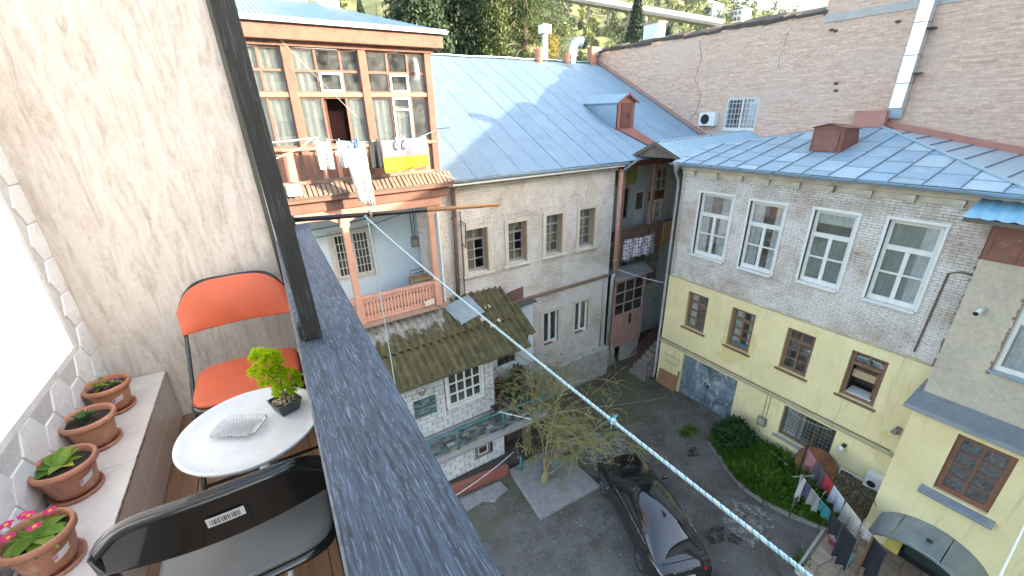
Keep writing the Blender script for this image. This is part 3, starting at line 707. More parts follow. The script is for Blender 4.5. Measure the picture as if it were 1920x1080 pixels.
m.build('graffiti', nm('grey marker', (0.20, 0.20, 0.19)), yh)
# ================================================================ ANNEX on the right
an = thing('yellow_annex', 'yellow plastered annex with grey rendered upper storey at the right edge', 'house', (14.0, 0, 0))
FA = Fac('x', 13.45); FB = Fac('x', 14.10)
AW = (0.02, 1.02, 2.72, 4.50)
AD = (-0.25, 1.35, -0.1, 1.3)
mb = MB(); FA.wall(mb, -6, 1.92, -0.3, 4.72, [AW, AD], 0.4); mb.poly((13.45, 1.92, -0.3), (14.8, 1.92, -0.3), (14.8, 1.92, 4.72), (13.45, 1.92, 4.72)); mb.build('lower_wall', G_YELLOW, an)
m = MB(); m.box(13.38, 13.46, -6, 1.99, 4.62, 4.74); m.build('cornice', nm('yellow cornice', (0.74, 0.60, 0.20), (0.62, 0.5, 0.18), 2, 0.8), an)
mb = MB(); FB.wall(mb, -6, 1.98, 4.7, 9.75, [(-0.35, 1.04, 6.10, 8.3)], 0.3); mb.poly((14.10, 1.98, 4.7), (14.85, 1.98, 4.7), (14.85, 1.98, 9.75), (14.10, 1.98, 9.75)); mb.build('upper_wall', G_GREYPLASTER, an)
m = MB(); FB.box(m, 0.6, 1.99, -0.02, 0.0, 8.62, 9.72); m.box(14.08, 14.8, 1.98, 2.0, 8.62, 9.72); m.build('sheet_cladding', G_REDBROWN, an)
for u in (1.02, 1.45, 1.9): 
    m = MB(); FB.box(m, u-0.012, u+0.012, -0.035, -0.02, 8.62, 9.72); m.build('sheet_joint', G_REDBROWN, an)
# blue lean-to roof
m = MB(); n = 90
for k in range(n):
    ya, yb = 2.42-8*k/n, 2.42-8*(k+1)/n; za, zb = (0.03 if k % 3 == 0 else 0), (0.03 if (k+1) % 3 == 0 else 0)
    m.poly((13.45, ya, 9.62+za), (13.45, yb, 9.62+zb), (15.6, yb, 10.05+zb), (15.6, ya, 10.05+za))
m.build('roof', G_SKYBLUE, an)
m = MB().box(13.46, 13.54, -6, 2.40, 9.52, 9.605); m.build('fascia', G_TIMBERDARK, an)
# ledge flashing
m = MB()
m.prism([(13.27, 2.1, 4.80), (13.27, 2.1, 4.74), (14.098, 2.1, 4.74), (14.098, 2.1, 4.93)], (0, -8, 0))
m.prism([(13.27, 2.102, 4.80), (14.75, 2.102, 4.98), (14.75, 1.985, 4.98), (13.27, 1.985, 4.80)], (0, 0, -0.055)); bevel(m.build('ledge_flashing', G_ZINC, an), 0.008)
m = MB().box(13.262, 13.28, -6, 2.11, 4.70, 4.83); m.build('drip_edge', nm('zinc edge', (0.42, 0.47, 0.52), None, 3, 0.4, metal=0.5), an)
# lower window with patterned curtain
P = []
for (a, b) in ((0.115, 0.48), (0.53, 0.885)):
    for (c, e) in ((0.08, 0.275), (0.295, 0.49), (0.51, 0.70), (0.72, 0.92)): P.append((a, b, c, e))
def lace_mat():
    t = NT('dark lace curtain'); p = t.pos()
    sp_ = t.n('SeparateXYZ'); t.l(p, sp_.inputs[0]); cb_ = t.n('CombineXYZ'); t.l(sp_.outputs['Y'], cb_.inputs[0]); t.l(sp_.outputs['Z'], cb_.inputs[1])
    ch = t.n('TexChecker', i_Scale=26.0); t.l(cb_.outputs[0], ch.inputs['Vector'])
    vo = t.n('TexVoronoi', i_Scale=14.0); t.l(cb_.outputs[0], vo.inputs['Vector'])
    m1 = t.mix(ch.outputs['Fac'], (0.07, 0.062, 0.062), (0.20, 0.185, 0.185))
    t.set(col=t.mix(t.ramp(vo.outputs['Distance'], [(0.25, 0.5), (0.5, 0.0)]), m1, (0.42, 0.39, 0.38)), rough=0.9); return t.m
w = window(FA, *AW, an, P, nm('red brown frame', (0.24, 0.105, 0.07), (0.17, 0.075, 0.05), 4, 0.6), G_GLASS, 0.10, 0.07, [(0.03, 0.97, 0.02, 0.98, lace_mat())], room=G_DARK, label='brown eight paned window with dark lace')
m = MB(); m.prism([(13.22, -0.15, 2.60), (13.22, 1.22, 2.60), (13.45, 1.22, 2.68), (13.45, -0.15, 2.68)], (0, 0, -0.06)); bevel(m.build('sill', G_ZINC, w), 0.006)
# upper window, white plastic
w = window(FB, -0.35, 1.04, 6.10, 8.3, an, [(0.06, 0.47, 0.05, 0.55), (0.53, 0.94, 0.05, 0.55), (0.06, 0.94, 0.62, 0.95)], G_WHITEPAINT, G_GLASS, 0.06, 0.08, [(0.02, 0.98, 0.02, 0.98, G_CURTAIN)], sill=(G_GALV, 0.12, 0.05, 0.05))
m = MB()
for k in range(26):
    z = 5.95+k*0.09; FB.box(m, 1.05, 1.06+0.07*random.random(), -0.008, 0.05, z, z+0.07+0.02*random.random())
m.build('exposed_brick', nm('exposed brick', (0.32, 0.20, 0.15), (0.2, 0.13, 0.1), 5), w)
# pipe stub / camera, conduit
st = thing('vent_pipe', 'short white vent pipe sticking out of the grey rendered wall', 'pipe', (14.0, 1.6, 7.45))
MB().tube([(14.1, 1.58, 7.50), (13.82, 1.64, 7.42)], 0.055, 14).build('pipe', G_WHITEPLASTIC, st, True)
MB().tube([(13.84, 1.636, 7.425), (13.795, 1.645, 7.413)], 0.05, 14).build('cap', G_IRON, st)
cd = setp(MB().tube([(14.77, 2.55, 5.6), (14.77, 2.50, 7.95), (14.77, 2.28, 8.05), (14.77, 2.0, 8.03)], 0.025, 8).build('brown_conduit', G_BROWNPIPE), 'thin brown conduit running up the brick beside the grey wall', 'pipe')
m = MB()
for k in range(40):
    z = 5.3+k*0.085; m.box(14.72, 14.79, 2.0, 2.03+0.08*random.random(), z+0.01*random.random(), z+0.06+0.02*random.random())
m.build('exposed_brick', nm('exposed brick', (0.32, 0.20, 0.15)), an)
# doorway under canopy
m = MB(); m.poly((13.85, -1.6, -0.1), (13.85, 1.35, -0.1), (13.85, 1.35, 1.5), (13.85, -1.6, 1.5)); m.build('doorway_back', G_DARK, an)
m = MB(); m.box(13.40, 13.6, 1.05, 1.36, -0.1, 1.2); m.build('door_jamb', nm('yellow jamb', (0.66, 0.54, 0.17), (0.5, 0.4, 0.13), 3), an)
m = MB(); m.box(13.7, 13.75, -1.2, 1.0, 0, 1.4); m.build('door', nm('dark green door', (0.03, 0.05, 0.05), None, 3), an)
# arched sheet canopy
ca = thing('door_canopy', 'arched grey sheet metal canopy over the annex door', 'canopy', (12.9, 0.4, 1.2))
yc, hw = 0.60, 1.08
def arc(t): 
    a = math.pi*(0.16+0.68*t); k = hw/math.cos(math.pi*0.16)
    return (yc+k*math.cos(a), 1.13+0.80*k*(math.sin(a)-math.sin(math.pi*0.16)))
cmat = nm('canopy zinc', (0.30, 0.345, 0.38), (0.22, 0.26, 0.29), 2, 0.45, 0.15, 8, metal=0.35, stain=(0.16, 0.17, 0.18), stain_lo=0.58, stain_hi=0.75)
for (t0, t1) in ((0, 0.245), (0.255, 0.62), (0.63, 1.0)):
    m = MB(); m.grid(lambda i, j: (13.44-1.02*j, arc(t0+(t1-t0)*i)[0], arc(t0+(t1-t0)*i)[1]-0.10*j), 14, 2)
    m.grid(lambda i, j: (13.44-1.02*j, arc(t0+(t1-t0)*i)[0], arc(t0+(t1-t0)*i)[1]-0.10*j-0.012), 14, 2); m.build('canopy_sheet', cmat, ca, True)
m = MB(); n = 56
for k in range(n):
    y, z = arc((k+0.5)/n); m.box(12.41, 12.425, y-0.017, y+0.017, z-0.17, z-0.10)
m.tube([(12.42, *arc(k/30)) [:1]+(arc(k/30)[0], arc(k/30)[1]-0.105) for k in range(31)], 0.012, 6)
m.build('scalloped_trim', nm('trim zinc', (0.36, 0.40, 0.43), None, 3, 0.45, metal=0.4), ca)
for y in (arc(0.02)[0], arc(0.98)[0]):
    m = MB().tube([(12.5, y, 1.02), (13.44, y, 1.08)], 0.02, 6).tube([(12.55, y, 1.02), (13.44, y, 0.45)], 0.015, 6); m.build('bracket', G_IRON, ca)
m = MB()
for (x, t) in ((12.8, 0.50),):
    y, z = arc(t); m.box(x-0.04, x+0.04, y-0.06, y+0.06, z-0.02, z+0.03)
m.build('debris', G_IRON, ca)
setp(MB().tube([(13.20, 1.80, 4.0-2.6), (13.42, 1.94, 1.42)], 0.01, 5).build('cable_hook', G_IRON), 'small iron cable hook on the annex corner above the canopy', 'hook')
# unseen wing, added behind the camera to keep sun off balcony and yard
sw = thing('added_shade_wing', 'unseen plastered wing added behind the viewer to shade the courtyard', 'house', (10, -8, 0))
FS = Fac('y', -6.0)
m = MB(); m.box(1.5, 19.5, -13, -6.0, -0.3, 18.2); m.build('wall', G_GREYPLASTER, sw)
for i in range(7):
    for j in range(4):
        m = MB(); m.box(2.6+2.4*i, 3.7+2.4*i, -6.0, -5.97, 2+4*j, 3.9+4*j); m.build('window', nm('south glass', (0.1, 0.12, 0.14), None, 3, 0.15, 0.0), sw)
m = MB().box(1.2, 19.8, -13.3, -5.7, 18.2, 18.5); m.build('roof', G_GALV2, sw)
# ================================================================ FIRE WALL HOUSE behind (bare pink brick)
fh = thing('brick_house', 'high windowless house end of bare pink brick behind the roofs', 'house', (20, 8, 0))
FW_ = Fac('x', 20.0)
FWIN = (11.12, 12.66, 11.04, 12.40)
mb = MB(); FW_.wall(mb, -16, 22.2, -0.3, 15.12, [FWIN], 0.35); mb.poly((20, 22.2, 0), (30, 22.2, 0), (30, 22.2, 15.1), (20, 22.2, 15.1)); mb.build('wall', G_PINKBRICK, fh)
# ragged broken wall head with tar and roof edge
m = MB(); y = 9.3
while y < 22.2:
    w = 0.18+0.25*random.random(); h = 0.03+0.22*random.random()*random.random()
    m.box(19.985, 20.3, y, y+w, 15.1, 15.12+h); y += w
m.build('broken_courses', G_PINKBRICK, fh)
tar = nm('tarred timber edge', (0.09, 0.075, 0.06), (0.05, 0.042, 0.035), 4, 0.95, 0.5, 30)
m = MB(); y = 9.2
while y < 22.4:
    w = 0.5+0.8*random.random(); dz = random.uniform(-0.05, 0.05)
    m.prism([(19.93+random.uniform(-.06, .05), y, 15.20+dz), (19.95, y+w, 15.20+dz+random.uniform(-.06, .06)), (20.6, y+w, 15.40), (20.6, y, 15.40)], (0, 0, 0.10+0.1*random.random())); y += w
m.build('eaves_edge', tar, fh)
m = MB().poly((20.2, -16, 15.3), (32, -16, 17.5), (32, 22.4, 17.5), (20.2, 22.4, 15.3)); m.build('roof', G_OXIDE, fh)
# cement band and raised parapet to the right of the step
m = MB(); m.box(19.965, 20.2, -16, 9.22, 14.86, 15.14); bevel(m.build('cement_band', nm('grey cement band', (0.42, 0.41, 0.40), (0.33, 0.31, 0.30), 2), fh), 0.01)
m = MB(); m.box(20.05, 20.5, -16, 9.27, 15.12, 15.72); m.build('parapet', G_PINKBRICK, fh)
# long settlement cracks
dk = nm('crack shadow', (0.13, 0.09, 0.08), None, 5)
def crack(pts, r):
    q = []
    for (a, b) in zip(pts[:-1], pts[1:]):
        for k in range(6): q.append((19.992, a[0]+(b[0]-a[0])*k/6+random.uniform(-.07, .07), a[1]+(b[1]-a[1])*k/6))
    return MB().tube(q, r, 4).build('crack', dk, fh)
crack([(14.6, 15.0), (14.3, 14.1), (14.55, 13.3), (14.05, 12.6), (14.2, 11.9), (14.6, 11.2)], 0.010)
crack([(10.4, 14.9), (10.6, 14.0), (10.5, 13.3)], 0.006)
for (u, z) in ((8.3, 12.75), (8.25, 12.5), (8.9, 14.6), (8.75, 14.55), (6.9, 14.55)):
    MB().lathe([(0.0, -0.05), (0.07, -0.03), (0.09, 0.03), (0.0, 0.06)], (19.995, u, z), 6).build('putlog_hole', dk, fh)
w = window(FW_, *FWIN, fh, [(0.05, 0.47, 0.06, 0.94), (0.52, 0.95, 0.06, 0.94)], G_WHITEPAINT, G_GLASS, 0.05, 0.06, [(0.02, 0.5, 0.02, 0.98, G_CURTAIN)], room=G_DIMROOM, sill=(G_WHITEPAINT, 0.06, 0.03, 0.05), label='white window with grille in the brick wall')
bars(FW_, FWIN[0]+0.02, FWIN[1]-0.02, FWIN[2]+0.02, FWIN[3]-0.02, -0.03, 9, 6, 0.009, G_WHITEPAINT, w)
def ac_unit(name, label, x, y0, y1, z0, z1, group=None, dep=0.3, fan=0.38):
    a = thing(name, label, 'air conditioner', (x, (y0+y1)/2, z0), group)
    bevel(MB().box(x-dep, x, y0, y1, z0, z1).build('case', G_WHITEPLASTIC, a), 0.02)
    yc_, zc_, r = y0+(y1-y0)*0.60, (z0+z1)/2, (z1-z0)*fan
    m = MB()
    for k in range(6):
        rr = r*(k+0.6)/6.2; m.tube([(x-dep-0.008, yc_+rr*math.cos(t*math.pi/12), zc_+rr*math.sin(t*math.pi/12)) for t in range(25)], 0.005, 4, False)
    m.build('fan_grille', G_IRON, a)
    MB().tube([(x-dep-0.003, yc_, zc_), (x-dep-0.001, yc_, zc_)], r, 24).build('fan_recess', G_DARK, a)
    for u in (y0+0.1, y1-0.1): MB().box(x-dep, x+0.02, u-0.02, u+0.02, z0-0.05, z0-0.003).build('bracket', G_GREYPIPE, a)
    return a
ac_unit('air_conditioner', 'white air conditioner unit high on the pink brick wall', 19.99, 12.95, 13.80, 11.20, 11.80)
ac_unit('air_conditioner', 'white air conditioner unit low in the corner of the annex', 14.74, 2.0, 2.46, 0.72, 1.42, fan=0.16)
# square ventilation duct
du = thing('ventilation_duct', 'tall galvanised square duct climbing the pink brick wall', 'duct', (19.8, 6.2, 11.7))
for (a, b) in ((11.85, 12.62), (12.64, 13.45), (13.47, 14.4), (14.42, 16.2)):
    bevel(MB().box(19.62, 19.97, 5.98, 6.34, a, b).build('duct_section', G_DUCT, du), 0.008)
for z in (12.63, 13.46, 14.41): MB().box(19.60, 19.99, 5.96, 6.36, z-0.014, z+0.014).build('flange', G_GREYPIPE, du)
MB().prism([(19.62, 5.98, 11.84), (19.97, 5.98, 11.84), (19.97, 5.98, 11.52), (19.80, 5.98, 11.52)], (0, 0.36, 0)).build('elbow', G_DUCT, du)
for z in (12.9, 14.2): MB().box(19.66, 20.0, 5.80, 5.98, z, z+0.03).build('wall_strap', G_IRON, du)
ch = thing('brick_chimney', 'whitewashed square chimney above the tarred edge of the brick wall', 'chimney', (20.8, 18.0, 15.2))
bevel(MB().box(20.5, 21.1, 17.55, 18.55, 15.0, 16.25).build('stack', G_WHITEWALL, ch), 0.02)
MB().box(20.45, 21.15, 17.5, 18.6, 16.25, 16.33).build('cap', nm('brick cap', (0.40, 0.24, 0.18)), ch)

# ================================================================ MIDDLE HOUSE
FM = Fac('y', 12.75)
mh = thing('white_brick_house', 'whitewashed brick house with galvanised corrugated roof in the middle', 'house', (9.2, 12.75, 0))
MU = [(6.13, 6.98, 6.68, 8.30), (7.85, 8.68, 6.70, 8.28), (9.58, 10.40, 6.70, 8.32), (11.29, 12.13, 6.68, 8.32)]
ML = [(9.52, 10.30, 2.62, 4.14), (11.25, 12.02, 2.65, 4.16)]
mb = MB(); FM.wall(mb, 4.6, 13.16, -0.3, 10.05, MU+ML, 0.42); mb.poly((13.16, 12.75, 0), (13.16, 17, 0), (13.16, 17, 10.05), (13.16, 12.75, 10.05)); mb.build('wall', G_WHITEBRICK_Y, mh)
m = MB(); FM.box(m, 5.2, 13.2, -0.10, 0.1, 9.72, 9.80); FM.box(m, 5.2, 13.22, -0.16, 0.1, 9.88, 10.02); FM.box(m, 5.2, 13.2, -0.05, 0.1, 9.80, 9.88); bevel(m.build('cornice', G_CREAM, mh), 0.012)
m = MB(); FM.box(m, 7.4, 13.18, -0.09, 0.05, 5.10, 5.17); FM.box(m, 7.4, 13.18, -0.05, 0.05, 5.0, 5.10); bevel(m.build('string_course', G_DARKPINK, mh), 0.01)
m = MB()
for k in range(3): FM.box(m, 5.9, 7.3, -0.03, 0.05, 5.62+0.03*k, 5.64+0.03*k)
m.build('stained_course', G_DARKPINK, mh)
trim = nm('lime plaster surround', (0.60, 0.55, 0.48), (0.48, 0.43, 0.37), 2.5, 0.9, 0.3, 40)
reveal = nm('timber jamb ochre', (0.42, 0.29, 0.20), (0.32, 0.21, 0.14), 3, 0.8)
greyframe = nm('grey green frame', (0.34, 0.33, 0.30), (0.24, 0.23, 0.21), 4, 0.7)
def surround(o, w_, parent, s=0.15):
    m = MB()
    for (a, b, c, e) in ((o[0]-s, o[0], o[2]-0.02, o[3]+s), (o[1], o[1]+s, o[2]-0.02, o[3]+s), (o[0], o[1], o[3], o[3]+s)): FM.box(m, a, b, -0.05, 0.05, c, e)
    bevel(m.build('surround', trim, parent), 0.012)
    m = MB(); FM.box(m, o[0]-s-0.06, o[1]+s+0.06, -0.12, 0.2, o[2]-0.11, o[2]-0.022); bevel(m.build('stone_sill', G_CREAM, parent), 0.015)
    for (ja, jb) in ((o[1]-0.012, o[1]-0.001), (o[0]+0.001, o[0]+0.012)):
        m = MB(); FM.box(m, ja, jb, 0.0, 0.3, o[2], o[3]); m.build('jamb', reveal, parent)
    m = MB(); n = 13
    for q in range(n):
        u = o[0]-0.2+(o[1]-o[0]+0.4)*q/n; FM.box(m, u+0.005, u+(o[1]-o[0]+0.4)/n-0.005, -0.02, 0.02, o[3]+s+0.01, o[3]+s+0.22+0.03*math.sin(math.pi*q/(n-1)))
    m.build('brick_arch', G_WHITEBRICK_Y, parent)
def pan6(): 
    P = []
    for (a, b) in ((0.08, 0.47), (0.53, 0.92)): P += [(a, b, 0.76, 0.95), (a, b, 0.51, 0.71), (a, b, 0.29, 0.49), (a, b, 0.06, 0.27)]
    return P
for k, o in enumerate(MU):
    miss = {0: (5, 6, 7), 1: (5, 6), 2: (), 3: ()}[k]
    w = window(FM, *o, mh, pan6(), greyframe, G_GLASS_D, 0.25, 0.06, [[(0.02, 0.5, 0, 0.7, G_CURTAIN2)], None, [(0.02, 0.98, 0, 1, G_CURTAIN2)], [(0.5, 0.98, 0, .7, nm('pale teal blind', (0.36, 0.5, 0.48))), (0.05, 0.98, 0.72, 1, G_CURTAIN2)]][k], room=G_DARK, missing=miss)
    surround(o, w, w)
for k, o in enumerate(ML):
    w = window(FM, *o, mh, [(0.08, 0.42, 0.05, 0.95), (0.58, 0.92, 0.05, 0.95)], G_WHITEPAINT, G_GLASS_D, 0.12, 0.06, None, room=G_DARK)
    m = MB(); s = 0.2
    for (a, b, c, e) in ((o[0]-s, o[0], o[2]-0.02, o[3]+s), (o[1], o[1]+s, o[2]-0.02, o[3]+s), (o[0], o[1], o[3], o[3]+s)): FM.box(m, a, b, -0.03, 0.05, c, e)
    bevel(m.build('surround', trim, w), 0.012)
    m = MB(); FM.box(m, o[0]+0.04, o[1]-0.3, -0.04, 0.05, o[2]-0.002, o[2]+0.05); m.build('sill_board', G_OXIDE, w)
# plinth of rough stone at the foot
m = MB(); FM.box(m, 9.0, 13.2, -0.35, 0.0, -0.1, 1.5); bevel(m.build('plinth', nm('rough limewashed stone', (0.50, 0.49, 0.46), (0.28, 0.26, 0.23), 4, 0.95, 0.8, 14), mh), 0.05)
m = MB()
for k in range(5):
    z = 9.55-0.12*k; w_ = 0.05+0.055*k; FM.box(m, 11.85-w_, 11.85+w_, -0.012-0.004*k, 0.02, z-0.35*(k+1)*0.35, z)
m.build('old_flue_patch', nm('patched flue plaster', (0.60, 0.53, 0.47), (0.50, 0.43, 0.37), 3, 0.9), mh)
setp(MB().prism([(7.62, 12.62, 5.62), (8.40, 12.62, 5.72), (8.44, 12.72, 5.16), (7.66, 12.72, 5.10)], (0, -0.025, 0)).build('rusty_sheet', nm('dull rust sheet', (0.22, 0.13, 0.10), (0.15, 0.09, 0.07), 3)), 'brown rusty metal sheet fixed under the second upper window', 'metal sheet')
# --- corrugated roof made of sheets
RY0, RZ0, RS = 12.40, 10.08, 0.505
def zm_(y): return RZ0+(y-RY0)*RS
def corr_sheet(w, l, nw, amp, name):
    m = MB(); n = nw*6
    m.grid(lambda i, j: (w*i, l*j, amp*math.sin(2*math.pi*nw*i)), n, 1); me = m.mesh(name)
    me.polygons.foreach_set('use_smooth', [True]*len(me.polygons)); return me
SL = math.sqrt(1+RS*RS); rowlen = 9.15/5
sheet = corr_sheet(0.92, rowlen*SL+0.06, 9, 0.013, 'roof_sheet'); sheet.materials.append(G_GALV)
for j in range(5):
    for i in range(22):
        x = 0.2+0.9*i
        if x > 19.6: continue
        y = RY0+rowlen*j
        o = inst('roof_sheet', sheet, mh, (x, y, zm_(y)+0.003*(i % 2)+random.uniform(0, .003)), (G_GALV, G_GALV2, G_GALV)[(i*7+j*5) % 3], (math.atan(RS)-0.0015, 0, 0))
m = MB().poly((0.2, RY0+0.02, RZ0-0.06), (20, RY0+0.02, RZ0-0.06), (20, 21.5, zm_(21.5)-0.06), (0.2, 21.5, zm_(21.5)-0.06)); m.poly((0.2, 21.5, zm_(21.5)-0.03), (20, 21.5, zm_(21.5)-0.03), (20, 30, 10.5), (0.2, 30, 10.5)); m.build('roof_deck', G_TIMBERDARK, mh)
for k in range(18): MB().bar((0.4+1.09*k, 21.52, zm_(21.5)+0.03+random.uniform(-.02, .02)), (1.48+1.09*k, 21.52, zm_(21.5)+0.03+random.uniform(-.02, .02)), 0.34, 0.05).build('ridge_cap', G_GALV2, mh)
m = MB().box(4.9, 13.3, 12.42, 12.76, 9.99, 10.03); m.build('soffit', G_WHITEPAINT, mh)
gsec = MB().prism([(0, 0.02, 0.09), (0, 0, 0.02), (0, -0.05, -0.01), (0, -0.10, 0.01), (0, -0.125, 0.09), (0, -0.11, 0.09), (0, -0.09, 0.03), (0, -0.05, 0.01), (0, -0.01, 0.03), (0, 0.005, 0.09)], (0.93, 0, 0)).mesh('gutter_section'); gsec.materials.append(G_GALV2)
for k in range(9): inst('gutter_section', gsec, mh, (4.95+0.95*k, 12.39, 9.99-0.004*k))
# pale lip under the gutter
MB().box(4.9, 13.25, 12.34, 12.46, 9.90, 9.955).build('eaves_board', G_WHITEPAINT, mh)
m = MB().bar((19.95, RY0, zm_(RY0)+0.12), (19.95, 21.5, zm_(21.5)+0.12), 0.12, 0.14); m.build('wall_flashing', nm('old red flashing', (0.40, 0.24, 0.20), (0.30, 0.2, 0.17), 3), mh)
# --- dormer
dm = thing('roof_dormer', 'small gabled dormer with red oxide hatch on the galvanised roof', 'dormer', (15.4, 14.6, 11.15))
x0, x1, yf = 14.88, 15.95, 14.55; zb = zm_(yf); zt = 12.35; za = 12.66
yb_ = RY0+(zt-RZ0)/RS
m = MB(); m.poly((x0, yf, zb), (x0, yb_, zt), (x0, yf, zt)); m.poly((x1, yf, zb), (x1, yb_, zt), (x1, yf, zt)); m.build('cheek', G_GALV, dm)
m = MB(); m.prism([(x0, yf, zb-0.02), (x1, yf, zb-0.02), (x1, yf, zt), ((x0+x1)/2, yf, za), (x0, yf, zt)], (0, 0.06, 0)); m.build('front', G_OXIDE, dm)
m = MB(); m.box(x0+0.22, x1-0.22, yf-0.03, yf-0.002, zb+0.10, zt-0.05); dh = m.build('hatch_door', nm('dark oxide door', (0.17, 0.065, 0.05), None, 3), dm)
MB().tube([(15.5, yf-0.05, zb+0.5), (15.52, yf-0.04, zb+0.72)], 0.03, 6).build('latch', G_IRON, dh)
m = MB(); ybk = RY0+(za-RZ0)/RS
m.prism([(x0-0.12, yf-0.12, zt-0.06), ((x0+x1)/2, yf-0.12, za), ((x0+x1)/2, ybk, za), (x0-0.12, yb_-0.05, zt-0.06)], (0, 0, 0.03))
m.prism([(x1+0.12, yf-0.12, zt-0.06), ((x0+x1)/2+0.001, yf-0.12, za+.001), ((x0+x1)/2+.001, ybk, za+.001), (x1+0.12, yb_-0.05, zt-0.06)], (0, 0, 0.03)); m.build('dormer_roof', G_GALV, dm)
m = MB().prism([(x0-0.14, yf-0.14, zt-0.10), ((x0+x1)/2, yf-0.14, za-0.03), (x1+0.14, yf-0.14, zt-0.10), (x1+0.14, yf-0.14, zt-0.03), ((x0+x1)/2, yf-0.14, za+0.05), (x0-0.14, yf-0.14, zt-0.03)], (0, 0.04, 0)); m.build('bargeboard', G_OXIDE, dm)
setp(MB().prism([(14.95, 14.54, zm_(14.54)+0.05), (15.95, 14.54, zm_(14.54)+0.05), (16.3, 12.7, zm_(12.7)+0.06), (15.75, 12.7, zm_(12.7)+0.06)], (0, 0, 0.02)).build('roof_walkway', G_OXIDE), 'red oxide metal strip running from the dormer to the eaves', 'metal strip')
# --- things on the ridge
terra = nm('terracotta pot', (0.45, 0.20, 0.13), (0.34, 0.15, 0.10), 4)
for i, (x, h, r) in enumerate(((15.45, 0.75, 0.30), (17.40, 0.62, 0.22))):
    c = thing('chimney_pot', ('larger flared terracotta chimney pot on the roof ridge', 'smaller terracotta chimney pot on the ridge by the bent flue')[i], 'chimney pot', (x, 21.3, 14.5), 'terracotta chimney pots')
    MB().lathe([(r*0.55, 0), (r*0.6, h*0.3), (r*0.95, h*0.85), (r, h), (r*0.85, h), (r*0.75, h*0.8)], (x, 21.3, 14.45), 12).build('pot', terra, c, True)
    MB().box(x-r*0.8, x+r*0.8, 21.1, 21.5, 14.3, 14.5).build('base', terra, c)
MB().tube([(15.15, 21.3, 14.95), (15.12, 21.3, 15.45)], 0.03, 6).build('stick', terra, bpy.data.objects['chimney_pot'])
fp = thing('flue_pipe', 'straight white capped flue pipe between the chimney pots', 'flue', (16.1, 21.6, 14.6))
MB().tube([(16.1, 21.6, 14.4), (16.05, 21.6, 16.0)], 0.15, 12).build('pipe', G_WHITEPLASTIC, fp, True)
MB().box(15.78, 16.3, 21.35, 21.85, 16.0, 16.42).build('cap', G_WHITEPLASTIC, fp)
bf = thing('bent_flue', 'galvanised flue with bent dark mouth on the ridge', 'flue', (18.0, 21.5, 14.6))
MB().tube([(17.95, 21.5, 14.5), (17.97, 21.5, 15.2), (18.05, 21.45, 15.6), (18.3, 21.35, 15.72), (18.52, 21.25, 15.68)], [.24, .24, .25, .26, .28], 14, False).build('pipe', G_DUCT, bf, True)
MB().tube([(18.47, 21.27, 15.685), (18.53, 21.247, 15.68)], 0.255, 14).build('mouth', G_DARK, bf)
rbx = setp(bevel(MB().box(19.2, 19.6, 21.2, 21.6, 14.4, 15.5).build('brick_stack', terra), 0.02), 'short red brick stack where ridge meets the brick wall', 'chimney')
rb2 = setp(bevel(MB().box(19.66, 20.1, 21.3, 21.7, 15.05, 15.5).build('metal_box', G_ZINC), 0.02), 'small grey metal box beside the red ridge stack', 'box')
wp = thing('dry_plant', 'yellowed dry climbing plant standing on the roof ridge', 'plant', (16.75, 21.7, 14.6))
P = np.array([16.75, 21.7, 15.35])+rng.normal(size=(500, 3))*np.array([0.14, 0.14, 0.36]); add('foliage', leaf_quads('foliage', P, 0.045, 0.35, 0.8), leaf_mat('dry leaves', (0.38, 0.30, 0.08), (0.22, 0.16, 0.05)), wp)
MB().tube([(16.75, 21.7, 14.5), (16.8, 21.7, 15.9)], 0.03, 5).build('stem', G_TIMBERDARK, wp)
# --- pipes and wires on the front
p1 = thing('downpipe', 'brown rusty downpipe at the left end of the white brick wall', 'downpipe', (5.7, 12.6, 5.8))
pipe('pipe', [(5.78, 12.45, 9.95), (5.72, 12.62, 9.7), (5.70, 12.64, 8), (5.62, 12.64, 5.75)], 0.075, G_BROWNPIPE, p1)
for z in (6.6, 7.6, 8.8): MB().lathe([(0.08, -0.03), (0.095, 0), (0.08, 0.03)], (5.68, 12.64, z), 10).build('collar', G_BROWNPIPE, p1)
for i, pts in enumerate(([(5.95, 12.68, 9.0), (5.93, 12.68, 7.2), (5.90, 12.68, 5.75)], [(5.95, 12.68, 8.7), (6.12, 12.68, 8.55), (6.08, 12.68, 7.7), (5.95, 12.68, 7.9)], [(5.95, 12.68, 5.85), (6.5, 12.68, 5.85), (7.3, 12.68, 5.75)])):
    MB().tube(pts, 0.02, 6).build('gas_pipe', G_BROWNPIPE, p1)
p2 = thing('downpipe', 'salmon pink downpipe on the right end of the white brick wall', 'downpipe', (13.35, 12.55, 0))
pipe('pipe', [(13.32, 12.60, 9.75), (13.40, 12.60, 5.2)], 0.10, G_PINKPIPE, p2, 12)
pipe('lower_pipe', [(13.40, 12.60, 5.18), (13.3, 12.62, 4.95), (13.28, 12.62, 0.15)], 0.085, G_GREYPIPE, p2, 12)
MB().prism([(13.3, 12.45, 9.7), (13.75, 12.2, 10.05), (14.0, 12.25, 10.1), (14.0, 12.45, 10.0), (13.5, 12.65, 9.6)], (0, 0, 0.1)).build('spout', G_GALV2, p2)
for z in (9.2, 7.4, 5.8): MB().lathe([(0.105, -0.03), (0.12, 0), (0.105, 0.03)], (13.36, 12.60, z), 12).build('collar', G_PINKPIPE, p2)
pipe('drain', [(12.85, 12.7, 5.0), (12.86, 12.7, 1.5)], 0.035, G_GREYPIPE, p2, 8)
